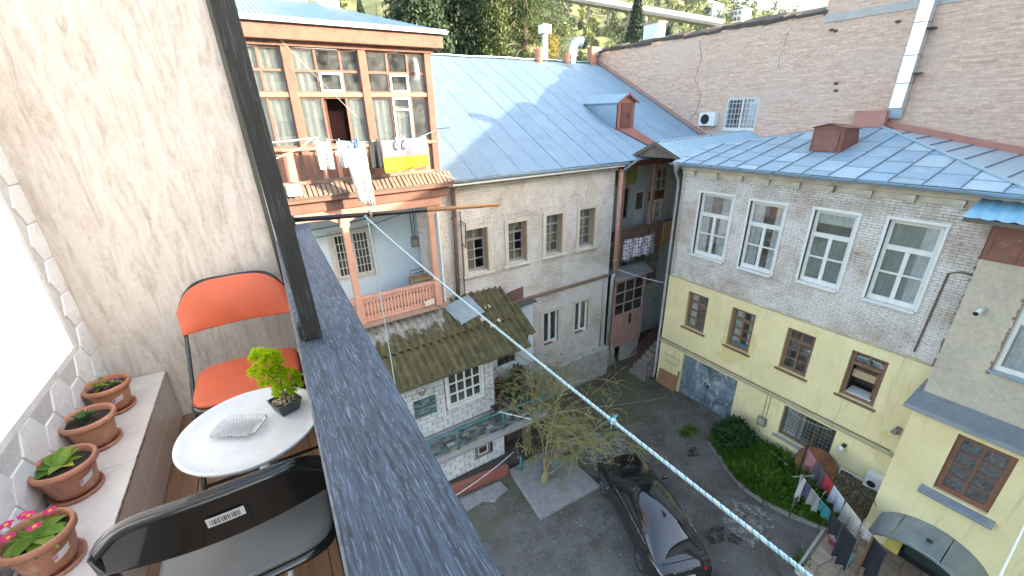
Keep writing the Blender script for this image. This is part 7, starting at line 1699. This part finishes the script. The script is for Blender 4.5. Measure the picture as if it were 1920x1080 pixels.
blk2 = grain_mat('black stained post', (0.022, 0.022, 0.024), (0.007, 0.007, 0.008), 'z', 0.45, 1.0, fade=(0.085, 0.085, 0.09), spec=0.6)
m = BM(); n = 40
bevel(BM().box(-0.016, 0.184, -0.7, 3.08, 11.275, 11.35).build('top_rail', blk, rg_), 0.006, 3)
BM().box(-0.022, -0.0165, -0.7, 3.0, 11.285, 11.343).build('rail_bead', nm('scuffed bead', (0.30, 0.30, 0.31), (0.1, 0.1, 0.1), 20, 0.5), rg_)
for k in range(24):
    y = -0.68+0.155*k; BM().box(0.05, 0.075, y, y+0.15, FZ-0.15, 11.27).build('board', blk2, rg_)
PLEAN = 0.0
bevel(BM().prism([(0.003, 1.325, 11.352), (0.055, 1.325, 11.352), (0.055, 1.40, 11.352), (0.003, 1.40, 11.352)], (-0.094, 0, 3.2)).build('post', blk2, rg_), 0.004)
BM().box(-0.010, 0.0015, 1.34, 1.375, 11.352, 11.40).build('post_bracket', G_IRON, rg_)
# clothes line rods and ropes
rd = thing('clothes_rod', 'black and orange metal rod holding the clothes line beyond the railing', 'rod', (0.24, 3.06, 11.38))
blkm = nm('black rod paint', (0.02, 0.02, 0.022), None, 8, 0.35, 0.05)
MB().tube([(0.22, 3.06, 11.385), (1.155, 3.06, 11.325)], 0.0165, 12).build('rod', blkm, rd, True)
MB().tube([(1.13, 3.06, 11.3265), (1.80, 3.06, 11.285)], 0.0155, 12).build('rod_end', nm('orange copper tube', (0.52, 0.24, 0.09), (0.42, 0.18, 0.07), 6, 0.4, 0.05), rd, True)
MB().box(0.17, 0.24, 3.03, 3.09, 11.352, 11.41).build('mount', G_IRON, rd)
rd2 = thing('clothes_rod', 'second clothes rod fixed on the railing next to the viewer', 'rod', (0.1, -0.45, 11.36))
MB().tube([(0.08, -0.45, 11.37), (0.9, -0.47, 11.33)], 0.0165, 12).build('rod', blkm, rd2, True)
rope = thing('clothes_rope', 'twisted white and turquoise rope stretched along the balcony', 'rope', (0.66, 1.5, 11.3))
RA, RB_ = Vector((0.69, 3.06, 11.345)), Vector((0.60, -0.45, 11.335))
def rope_strand(ph_, r, rs, name, mat, turns=150):
    pts_ = []; n = turns*6
    for i in range(n+1):
        t_ = i/n; p = RA.lerp(RB_, t_); p.z -= 0.07*4*t_*(1-t_)*0.5
        a = 2*math.pi*turns*(t_+0.0016*math.sin(61*t_)+0.0009*math.sin(233*t_))+ph_; pts_.append(p+Vector((math.cos(a)*r, 0, math.sin(a)*r)))
    return MB().tube(pts_, rs, 5, False).build(name, mat, rope, True)
tur = nm('turquoise yarn', (0.10, 0.52, 0.60), (0.06, 0.42, 0.50), 90, 0.8, 0.3, 400); whi = nm('white yarn', (0.74, 0.76, 0.76), (0.62, 0.66, 0.67), 90, 0.8, 0.3, 400)
mixy = nm('flecked yarn', (0.60, 0.72, 0.74), (0.10, 0.50, 0.58), 22, 0.8, 0.3, 400)
for k in range(5): rope_strand(k*math.pi/2.5, 0.0023+0.0004*(k % 2), 0.0020, 'strand', (tur, whi, mixy, whi, mixy)[k], 230)
def knot(c, r, n, name, parent, mats):
    for q in range(2):
        m_ = MB()
        for k in range(n):
            v = Vector((random.gauss(0, 1), random.gauss(0, 1), random.gauss(0, 1))).normalized(); w = v.cross(Vector((random.gauss(0, 1), random.gauss(0, 1), random.gauss(0, 1)))).normalized()
            m_.tube([Vector(c)+(v*math.cos(a*0.5)+w*math.sin(a*0.5))*r*(0.5+0.5*random.random()) for a in range(8)], 0.0022, 4, False)
        m_.build(name, mats[q], parent, True)
t_ = 0.713; kc = RA.lerp(RB_, t_); kc.z -= 0.14*t_*(1-t_)
knot(kc, 0.008, 8, 'knot', rope, (tur, whi)); knot(RA+Vector((0, 0, 0.0)), 0.022, 9, 'knot', rope, (tur, whi))
m_ = MB()
for k in range(14):
    v = Vector((random.gauss(0, 1), random.gauss(0, 1), random.gauss(0, 1))).normalized(); m_.tube([kc, kc+v*0.012+Vector((0, 0, 0.003)), kc+v*random.uniform(0.014, 0.022)], [0.0012, 0.001, 0.0006], 3, False)
m_.build('frayed_ends', tur, rope)
setp(MB().tube([(0.705, 3.06, 11.36), (0.71, 3.06, 10.9), (0.715, 3.06, 10.2), (0.72, 3.06, 9.2)], 0.0042, 6).build('hanging_cord', nm('pale turquoise cord', (0.48, 0.66, 0.68), (0.36, 0.56, 0.6), 60, 0.8)), 'thin pale cord hanging straight down from the rod', 'cord')
setp(MB().tube([(0.725, 3.06+0.022*math.cos(a*0.6), 11.355+0.026*math.sin(a*0.6)) for a in range(12)]+[(0.735, 3.06+0.022*math.cos(a*0.6), 11.355+0.026*math.sin(a*0.6)) for a in range(12)], 0.004, 5, False).build('cord_coil', nm('cream cord', (0.6, 0.52, 0.42))), 'small coil of cream cord tied round the rod', 'cord')
setp(MB().tube([(2.2, -0.13, 9.78), (6.5, -0.13, 9.74)], 0.005, 6).build('lower_line', G_WHITEPLASTIC), 'white washing line of a lower balcony at the right edge', 'line')
# ---------------------------------------------------------------- folding chairs
def superpad(cx, cy, z0, w, d, h, e=4.0, n=40, dome=0.012):
    """rounded rectangular pad with softly domed top"""
    m = BM(); rings = []
    for (k, z) in ((1.0, 0), (1.02, h*0.35), (1.0, h*0.7), (0.95, h*0.93), (0.86, h), (0.55, h+dome*0.7), (0.2, h+dome)):
        base = len(m.v)
        for i in range(n):
            a = 2*math.pi*i/n; c_, s_ = math.cos(a), math.sin(a)
            x = math.copysign(abs(c_)**(2/e), c_)*w/2*k; y = math.copysign(abs(s_)**(2/e), s_)*d/2*k
            m.v.append((cx+x, cy+y, z0+z))
        rings.append(base)
    for a, b in zip(rings[:-1], rings[1:]):
        for i in range(n): j = (i+1) % n; m.f.append((a+i, a+j, b+j, b+i))
    m.f.append(tuple(rings[-1]+i for i in range(n))); m.f.append(tuple(rings[0]+i for i in range(n-1, -1, -1)))
    return m
def smooth_path(pts, k=6):
    P_ = [Vector(p) for p in pts]; out = []
    for i in range(len(P_)-1):
        a, b, c, d = P_[max(0, i-1)], P_[i], P_[i+1], P_[min(len(P_)-1, i+2)]
        for q in range(k):
            t_ = q/k; out.append(0.5*((2*b)+(c-a)*t_+(2*a-5*b+4*c-d)*t_*t_+(3*b-a-3*c+d)*t_**3))
    return out+[P_[-1]]
def folding_chair(label, cx, yseat, s, padmat, shellmat, frame, w=0.44, bo=0.055, lean=0.05, hb=0.24, bwx=0.026, zb=0.0):
    """s=+1: backrest on the far (+y) side, sitter looks towards -y"""
    ch = thing('folding_chair', label, 'chair', B(cx, yseat, FZ))
    zs = FZ+0.435; dp = 0.40; yb_ = yseat+s*0.22; yf_ = yseat-s*0.20
    superpad(cx, yseat, zs-0.012, w+0.01, dp+0.012, 0.026, 5).build('seat_rim', shellmat, ch, True)
    superpad(cx, yseat, zs+0.012, w-0.012, dp-0.012, 0.024, 5, dome=0.014).build('seat', padmat, ch, True)
    # backrest: bowed pad
    zb0 = FZ+0.625+zb
    def bk(u, v, o):
        a = u*2-1; top = hb*(1-0.50*abs(a)**5.0-0.06*abs(a)**2); bot = 0.055*abs(a)**2.5*0+0.03*(1-a*a)*0
        return (cx+a*(w/2+bwx), yb_+s*(bo+0.045*(1-a*a))+s*o+s*lean*v, zb0+bot+(top-bot)*v)
    m = BM(); m.grid(lambda u, v: bk(u, v, -0.013-0.010*math.sin(math.pi*u)*math.sin(math.pi*v)), 28, 10); o = m.build('backrest', padmat, ch, True); so_ = o.modifiers.new('s', 'SOLIDIFY'); so_.thickness = 0.022; so_.offset = 0; bevel(o, 0.008, 3)
    m = BM(); m.grid(lambda u, v: bk(u, v, 0.006), 28, 10); o = m.build('back_shell', shellmat, ch, True); so_ = o.modifiers.new('s', 'SOLIDIFY'); so_.thickness = 0.016; so_.offset = 0; bevel(o, 0.006, 3)
    # U frame: from the front feet up behind the back
    hw2 = w/2+0.018
    def up(side): return [(cx+side*hw2, yf_-s*0.16, FZ+0.01), (cx+side*hw2, yf_-s*0.12, FZ+0.12), (cx+side*hw2, yseat+s*0.10, zs+0.02), (cx+side*hw2, yb_+s*bo, zb0-0.02), (cx+side*hw2, yb_+s*(bo+0.03), zb0+0.07), (cx+side*(hw2-0.01), yb_+s*(bo+0.03+lean*.3), zb0+hb*0.55), (cx+side*(hw2-0.06), yb_+s*(bo+0.04+lean*.6), zb0+hb*0.86), (cx+side*(hw2*0.5), yb_+s*(bo+0.05+lean*.86), zb0+hb*0.97)]
    path = up(-1)+[(cx, yb_+s*(bo+0.055+lean*.9), zb0+hb*0.98)]+up(1)[::-1]
    BM().tube(smooth_path(path), 0.0095, 10).build('main_frame', frame, ch, True)
    for side in (-1, 1):
        BM().tube([(cx+side*(hw2-0.026), yb_+s*0.14, FZ+0.01), (cx+side*(hw2-0.026), yf_+s*0.02, zs-0.02)], 0.010, 8).build('leg', frame, ch, True)
        for yy in (yf_-s*0.16,): BM().tube([(cx+side*hw2, yy, FZ), (cx+side*hw2, yy+s*0.004, FZ+0.035)], 0.016, 8).build('foot', G_IRON, ch, True)
    BM().tube([(cx-hw2+0.026, yb_+s*0.10, FZ+0.10), (cx+hw2-0.026, yb_+s*0.10, FZ+0.10)], 0.008, 6).build('stretcher', frame, ch, True)
    BM().tube([(cx-hw2, yf_-s*0.11, FZ+0.14), (cx+hw2, yf_-s*0.11, FZ+0.14)], 0.008, 6).build('stretcher', frame, ch, True)
    return ch, bk
def vinyl(name, c, rough=0.42):
    t = NT(name); t.set(col=t.mix(t.ramp(t.noise(t.pos(), 34, 6, 0.75), [(0.62, 0.0), (0.80, 0.35)]), t.ramp(t.noise(t.pos(), 9, 5, 0.7), [(0.3, sc(c, 0.84)), (0.7, c)]), tuple(0.6*x+0.12 for x in c)), rough=rough, spec=0.45); t.bump(t.noise(t.pos((1, 2.2, 1)), 11, 6, 0.7), 0.12, 0.01); return t.m
orange = vinyl('orange vinyl', (0.70, 0.135, 0.06)); gblack = NT('glossy black plastic').set(col=(0.010, 0.011, 0.012), rough=0.14, spec=0.5, coat=0.6).m
dgrey = vinyl('charcoal vinyl', (0.15, 0.152, 0.148), 0.36); frm = NT('black tube').set(col=(0.012, 0.014, 0.014), rough=0.2, spec=0.5, coat=0.4).m
folding_chair('orange padded folding chair by the veined panel wall', -0.268, 2.17, 1, orange, gblack, frm, 0.455)
chb, bkf = folding_chair('black folding chair with barcode sticker nearest the viewer', -0.262, 1.225, -1, dgrey, gblack, frm, 0.455, -0.045, 0.01, 0.145, 0.035, 0.03)
# glossy black back: front pad also black
for o in chb.children:
    if o.name.startswith('backrest'): o.data.materials.clear(); o.data.materials.append(gblack)
m = BM(); m.grid(lambda u, v: tuple(Vector(bkf(0.44+0.15*u, 0.44+0.20*v, 0.0185))), 4, 2); stick = m.build('sticker', nm('sticker paper', (0.74, 0.74, 0.73), None, 6, 0.6, 0), chb, True)
m = BM()
for k in range(16):
    u0 = 0.452+0.0078*k; m.grid(lambda u, v: tuple(Vector(bkf(u0+0.0042*(0.5+(k*7 % 5)/5)*u, 0.475+0.12*v, 0.0192))), 1, 1)
m.build('barcode', G_IRON, stick)
# ---------------------------------------------------------------- round tray table
tx, ty, tz_ = -0.215, 1.43, 11.03
tb = thing('round_table', 'small round white tray table between the chairs', 'table', B(tx, ty, FZ))
wp_ = nm('white table enamel', (0.77, 0.775, 0.78), (0.745, 0.75, 0.755), 6, 0.3, 0.04, 40, fine=0.08)
BM().lathe([(0.0, 0.0), (0.165, 0.0), (0.19, 0.004), (0.207, 0.016), (0.215, 0.018), (0.217, 0.013), (0.208, 0.0), (0.19, -0.012), (0.0, -0.012)], (tx, ty, tz_), 64).build('table_top', wp_, tb, True)
BM().tube([(tx, ty, FZ+0.05), (tx, ty, tz_-0.012)], 0.016, 12).build('pedestal', wp_, tb, True)
for k in range(3):
    a = k*2.094+0.4; BM().tube([(tx, ty, FZ+0.12), (tx+0.10*math.cos(a), ty+0.10*math.sin(a), FZ+0.05), (tx+0.19*math.cos(a), ty+0.19*math.sin(a), FZ+0.01)], 0.011, 8).build('leg', wp_, tb, True)
# crystal dish
di = thing('crystal_dish', 'rectangular cut glass dish lying on the white table', 'dish', B(tx-0.04, ty+0.02, tz_))
t = NT('clear pressed glass'); t.set(col=(0.97, 0.98, 0.98), rough=0.06); t.b.inputs['Transmission Weight'].default_value = 0.9; t.b.inputs['IOR'].default_value = 1.45; t.bump(t.noise(t.pos(), 90, 3), 0.4, 0.004)
ca_, sa_ = math.cos(rad(-30)), math.sin(rad(-30))
def D(x, y, z): return (tx-0.035+x*ca_-y*sa_, ty+0.015+x*sa_+y*ca_, tz_+0.001+z)
def oct_(w, d, c, z): return [D(x, y, z) for (x, y) in ((-w+c, -d), (w-c, -d), (w, -d+c), (w, d-c), (w-c, d), (-w+c, d), (-w, d-c), (-w, -d+c))]
m = BM(); L_ = [oct_(0.058, 0.040, 0.014, 0.0), oct_(0.072, 0.052, 0.018, 0.012), oct_(0.078, 0.057, 0.018, 0.018), oct_(0.072, 0.051, 0.016, 0.018), oct_(0.060, 0.041, 0.013, 0.008), oct_(0.045, 0.028, 0.01, 0.006)]
for r_ in L_: m.v += r_
for k in range(len(L_)-1):
    for i in range(8): j = (i+1) % 8; m.f.append((8*k+i, 8*k+j, 8*k+8+j, 8*k+8+i))
m.f.append(tuple(range(7, -1, -1))); m.f.append(tuple(range(40, 48))); bevel(m.build('bowl', t.m, di), 0.0015)
frost = nm('frosted cut ridges', (0.80, 0.82, 0.82), (0.72, 0.74, 0.75), 40, 0.3, 0.1, 200)
for k in range(11):
    for s in (-1, 1): BM().tube([D(-0.05+0.01*k, s*0.043, 0.011), D(-0.05+0.01*k, s*0.052, 0.0195)], 0.0022, 5).build('ridge', frost, di)
for k in range(7):
    for s in (-1, 1): BM().tube([D(s*0.062, -0.03+0.01*k, 0.011), D(s*0.073, -0.03+0.01*k, 0.0195)], 0.0022, 5).build('ridge', frost, di)
for k in range(9): BM().tube([D(-0.04+0.01*k, -0.025, 0.0075), D(-0.04+0.01*k, 0.025, 0.0075)], 0.0014, 4).build('ridge', frost, di)
# bright green dwarf conifer in square pot
px, py = tx+0.110, ty+0.045
gp = thing('dwarf_conifer', 'bright lime green dwarf conifer in a square grey pot on the table', 'plant', B(px, py, tz_))
rot_ = rad(24)
def Q(x, y, z): return (px+x*math.cos(rot_)-y*math.sin(rot_), py+x*math.sin(rot_)+y*math.cos(rot_), tz_+0.002+z)
m = BM(); h0, h1, hh = 0.030, 0.043, 0.048
lo = [Q(x*h0, y*h0, 0) for (x, y) in ((-1, -1), (1, -1), (1, 1), (-1, 1))]; hi = [Q(x*h1, y*h1, hh) for (x, y) in ((-1, -1), (1, -1), (1, 1), (-1, 1))]; hi2 = [Q(x*(h1-.005), y*(h1-.005), hh) for (x, y) in ((-1, -1), (1, -1), (1, 1), (-1, 1))]; in_ = [Q(x*(h1-.006), y*(h1-.006), hh-0.012) for (x, y) in ((-1, -1), (1, -1), (1, 1), (-1, 1))]
for r_ in (lo, hi, hi2, in_): m.v += r_
for k in range(3):
    for i in range(4): j = (i+1) % 4; m.f.append((4*k+i, 4*k+j, 4*k+4+j, 4*k+4+i))
m.f.append((3, 2, 1, 0)); m.f.append((12, 13, 14, 15)); bevel(m.build('pot', nm('charcoal pot', (0.07, 0.075, 0.075), None, 9, 0.45), gp), 0.002)
pm_ = [nm('pebble cream', (0.62, 0.52, 0.38), None, 30), nm('pebble tan', (0.48, 0.34, 0.22), None, 30)]
for k in range(46):
    x, y = random.uniform(-.034, .034), random.uniform(-.034, .034); c_ = Q(x, y, hh-0.010+random.random()*0.004); r_ = random.uniform(0.004, 0.006)
    BM().lathe([(0, -r_*.6), (r_, -r_*.2), (r_*.9, r_*.3), (0, r_*.6)], c_, 6).build('pebble', pm_[k % 2], gp, True)
tufts = []
for k in range(150):
    v = Vector((random.gauss(0, 1), random.gauss(0, 1), random.gauss(0, 1))).normalized()
    if v.z < -0.75: continue
    lb = ((-0.024, 0.008, 0.188), (0.046, 0.044, 0.074)) if k % 5 < 3 else ((0.018, -0.004, 0.106), (0.045, 0.043, 0.050))
    r_ = random.uniform(0.72, 1.05); tufts.append((tuple(lb[0][q]+v[q]*lb[1][q]*r_ for q in range(3)), math.atan2(v.y, v.x), max(0.0, min(1.0, 0.5+0.5*v.z))))
Pn, Un, Vn = [], [], []
for (c_, a, f) in tufts:
    C_ = Vector(B(*Q(*c_)))
    ax_ = Vector((math.cos(a)*0.7, math.sin(a)*0.7, 0.7+f*0.5)).normalized()
    for q in range(46):
        v = (ax_*0.8+Vector((random.gauss(0, 1), random.gauss(0, 1), random.gauss(0, 1)))*0.62).normalized(); L = random.uniform(0.009, 0.016); w_ = v.cross(Vector((random.gauss(0, 1), random.gauss(0, 1), random.gauss(0, 1)))).normalized()*0.0013
        Pn.append(C_+v*L*0.6); Un.append(v*L*0.55); Vn.append(w_)
add('foliage', quads_mesh('foliage', np.array([tuple(p) for p in Pn]), np.array([tuple(p) for p in Un]), np.array([tuple(p) for p in Vn])), leaf_mat('lime needles', (0.62, 0.76, 0.035), (0.42, 0.58, 0.02), 45, 0.5), gp)
m = BM().tube([Q(0, 0, 0.03), Q(0.005, 0, 0.10), Q(-0.015, 0.01, 0.17)], [0.005, 0.004, 0.002], 6)
for (c_, a, f) in tufts[::3]: m.tube([Q(0.0, 0.0, c_[2]*0.7), Q(*c_)], 0.0012, 4, False)
m.build('stem', bark, gp)
# ---------------------------------------------------------------- flower pots on the bench
tcm = nm('terracotta plastic', (0.50, 0.215, 0.12), (0.42, 0.17, 0.095), 9, 0.5, 0.1, 60, fine=0.15, stain=(0.60, 0.42, 0.32), stain_scale=9, stain_lo=0.60, stain_hi=0.78); soil = nm('potting soil', (0.055, 0.042, 0.034), (0.03, 0.024, 0.02), 60, 0.95, 1.0, 130, fine=0.5)
def leafblade(m, base, d, L, w, arch=0.5, n=6, fold=0.12):
    """broad leaf with midrib, growing from base in direction d"""
    base = Vector(base); d = Vector(d).normalized(); side = d.cross(Vector((0, 0, 1)))
    side = side.normalized() if side.length > 1e-3 else Vector((1, 0, 0)); up_ = side.cross(d).normalized(); b0 = len(m.v)
    for i in range(n+1):
        t_ = i/n; p = base+d*L*t_+up_*0+Vector((0, 0, -arch*L*t_*t_)); ww = w*math.sin(math.pi*min(1, 0.08+0.92*t_)**0.75)*(1 if t_ < 1 else 0.1)
        m.v += [tuple(p-side*ww+up_*fold*ww), tuple(p), tuple(p+side*ww+up_*fold*ww)]
    for i in range(n):
        a = b0+3*i; m.f += [(a, a+1, a+4, a+3), (a+1, a+2, a+5, a+4)]
def plant_pot(name, label, x, y, s=1.0, stk=True):
    k_ = int(y*10) % 4; tcm = nm('terracotta %d' % k_, ((0.50, 0.215, 0.12), (0.46, 0.19, 0.105), (0.52, 0.235, 0.14), (0.48, 0.20, 0.12))[k_], ((0.40, 0.165, 0.095), (0.37, 0.145, 0.08), (0.43, 0.185, 0.11), (0.36, 0.15, 0.095))[k_], 9, 0.5, 0.12, 60, fine=0.18, stain=(0.60, 0.42, 0.32), stain_scale=8+k_, stain_lo=0.56, stain_hi=0.78)
    q = thing(name, label, 'potted plant', (x, y, BZ))
    MB().lathe([(0.0, 0.0), (0.072, 0.0), (0.078, 0.006), (0.080, 0.018), (0.075, 0.018), (0.070, 0.008), (0.0, 0.008)], (x, y, BZ+0.001), 36).build('saucer', tcm, q, True)
    MB().lathe([(0.0, 0.010), (0.056*s, 0.010), (0.064*s, 0.03), (0.078*s, 0.115), (0.079*s, 0.122), (0.090*s, 0.124), (0.092*s, 0.134), (0.090*s, 0.148), (0.084*s, 0.150), (0.078*s, 0.145), (0.076*s, 0.125), (0.074*s, 0.118)], (x, y, BZ), 44).build('pot', tcm, q, True)
    m = MB(); m.v.append((x, y, BZ+0.128)); n = 28
    for r_ in (0.25, 0.5, 0.75, 1.0):
        for k in range(n): a = 2*math.pi*k/n; m.v.append((x+0.0765*s*r_*math.cos(a), y+0.0765*s*r_*math.sin(a), BZ+0.122+0.006*(1-r_)+random.uniform(-.003, .003)))
    for k in range(n): m.f.append((0, 1+k, 1+(k+1) % n))
    for j in range(3):
        for k in range(n): a = 1+j*n+k; b = 1+j*n+(k+1) % n; m.f.append((a, a+n, b+n, b))
    m.build('soil', soil, q)
    # price sticker facing the balcony
    if not stk: return q
    am = math.atan2(-y*0.45, -x+0.1)-0.15+random.uniform(-.25, .2)
    m = MB(); m.grid(lambda u, v: (x+(0.0695+0.008*v)*s*math.cos(am-0.30+0.60*u)*1.012, y+(0.0695+0.008*v)*s*math.sin(am-0.30+0.60*u)*1.012, BZ+0.058+0.030*v+0.012*u), 8, 1); stc = m.build('sticker', nm('pot sticker', (0.74, 0.75, 0.74), None, 8, 0.5, 0), q, True)
    m = MB(); m.grid(lambda u, v: (x+(0.0695+0.008*v)*s*math.cos(am-0.29+0.14*u)*1.015, y+(0.0695+0.008*v)*s*math.sin(am-0.29+0.14*u)*1.015, BZ+0.060+0.026*v+0.003*u), 3, 1); m.build('sticker_colour', nm('sticker pink', (0.62, 0.28, 0.42), None, 8), stc, True)
    return q
lf = leaf_mat('primrose leaf', (0.17, 0.32, 0.045), (0.10, 0.22, 0.03), 30, 0.3); lf2 = leaf_mat('pale primrose leaf', (0.30, 0.42, 0.10), (0.2, 0.32, 0.06), 30, 0.35); yl = leaf_mat('yellowed leaf', (0.55, 0.47, 0.06), (0.45, 0.38, 0.05), 30, 0.3)
dgl = leaf_mat('spiky succulent', (0.10, 0.19, 0.065), (0.05, 0.12, 0.04), 40, 0.15); pnk = leaf_mat('pink petals', (0.72, 0.05, 0.22), (0.55, 0.03, 0.14), 60, 0.3); yel = nm('flower eye', (0.75, 0.50, 0.03), None, 50); vio = leaf_mat('violet petals', (0.16, 0.06, 0.26), (0.10, 0.03, 0.16), 60, 0.3)
ztop = BZ+0.128
q = plant_pot('viola_pot', 'terracotta pot with straggling violas, farthest on the bench', -0.765, 2.475)
for k in range(11):
    a = random.uniform(0, 6.28); e = random.uniform(0.3, 1.3); L = random.uniform(0.04, 0.075); p = Vector((-0.765, 2.475, ztop)); dv = Vector((math.cos(a), math.sin(a), e)).normalized()
    MB().tube([p, p+dv*L*0.6+Vector((0, 0, .006)), p+dv*L], [0.0022, 0.002, 0.0015], 5, False).build('stem', lf2, q, True)
    m = MB(); leafblade(m, p+dv*L*0.7, dv+Vector((0, 0, -0.4)), 0.03, 0.009, 0.4); m.build('leaf', lf if k % 2 else lf2, q, True)
for (dx, dy) in ((0.03, 0.03), (0.045, -0.01), (-0.04, -0.03), (0.01, -0.045)):
    m = MB()
    for k in range(5): a = k*1.257; leafblade(m, (-0.765+dx, 2.475+dy, ztop+0.015), (math.cos(a), math.sin(a), 0.4), 0.013, 0.006, 0.3, 3)
    m.build('flower', vio, q)
q = plant_pot('succulent_pot', 'terracotta pot with small spiky succulent, second from the far wall', -0.78, 2.20, 1.03, False)
for k in range(34):
    f = k/34; a = k*2.4; m = MB(); dv = Vector((math.cos(a), math.sin(a), 0.25+1.6*f)); leafblade(m, (-0.79+0.008*math.cos(a), 2.20+0.008*math.sin(a), ztop+0.004), dv, 0.052-0.016*f, 0.0055, -0.12, 5, 0.5); m.build('leaf', dgl, q, True)
q = plant_pot('primrose_pot', 'terracotta pot with broad leaved primrose without flowers', -0.79, 1.905, 1.05)
for k, (a, e, L, w_, mt_) in enumerate(((2.9, 0.35, 0.10, 0.024, lf), (2.3, 0.55, 0.11, 0.024, lf), (1.7, 0.9, 0.105, 0.022, lf), (1.1, 1.2, 0.10, 0.020, lf2), (0.4, 1.1, 0.095, 0.020, lf), (5.6, 0.5, 0.06, 0.018, yl), (3.5, 0.2, 0.095, 0.026, lf), (4.2, 0.5, 0.06, 0.02, lf2), (0.0, 0.6, 0.07, 0.017, lf2))):
    m = MB(); leafblade(m, (-0.795, 1.905, ztop+0.003), (math.cos(a), math.sin(a), e), L, w_, 0.35, 8, 0.25); m.build('leaf', mt_, q, True)
q = plant_pot('pink_primrose_pot', 'terracotta pot with pink flowering primrose, nearest on the bench', -0.775, 1.555)
for k in range(12):
    a = k*0.52+0.2; L = random.uniform(0.07, 0.115); m = MB(); leafblade(m, (-0.775, 1.555, ztop+0.003), (math.cos(a), math.sin(a), random.uniform(0.25, 0.7)), L, 0.022, 0.5, 8, 0.25); m.build('leaf', (lf, lf2, lf)[k % 3], q, True)
for (dx, dy, dz) in ((-0.05, 0.02, 0.065), (-0.02, 0.045, 0.06), (-0.035, -0.03, 0.055), (0.0, 0.02, 0.07), (0.015, -0.015, 0.05), (-0.075, -0.005, 0.045), (0.03, 0.05, 0.04)):
    c_ = Vector((-0.775+dx, 1.555+dy, ztop+dz)); MB().tube([(-0.775+dx*.3, 1.555+dy*.3, ztop), c_-Vector((0, 0, .004))], 0.0018, 5, False).build('stem', lf2, q)
    m = MB(); 
    for k in range(5): a = k*1.257+dx*40; leafblade(m, c_, (math.cos(a), math.sin(a), 0.35), 0.021, 0.0105, 0.25, 4, 0.1)
    fl_ = m.build('flower', pnk, q, True); MB().lathe([(0, 0.004), (0.005, 0.003), (0.006, 0)], tuple(c_), 8).build('flower_eye', yel, fl_)

# ================================================================ HAZE between here and the hillside
m = MB().box(-80, 420, -80, 440, -2.0, 135)
hz = m.build('haze', None); hz['kind'] = 'stuff'; hz['label'] = 'pale morning haze over the valley'
hm_ = bpy.data.materials.new('haze'); hm_.use_nodes = True
nt = hm_.node_tree; nt.nodes.remove(nt.nodes['Principled BSDF'])
pv = nt.nodes.new('ShaderNodeVolumePrincipled'); pv.inputs['Color'].default_value = (0.92, 0.95, 1.0, 1); pv.inputs['Density'].default_value = 0.00009; pv.inputs['Anisotropy'].default_value = 0.2
nt.links.new(pv.outputs[0], nt.nodes['Material Output'].inputs['Volume'])
hz.data.materials.append(hm_)
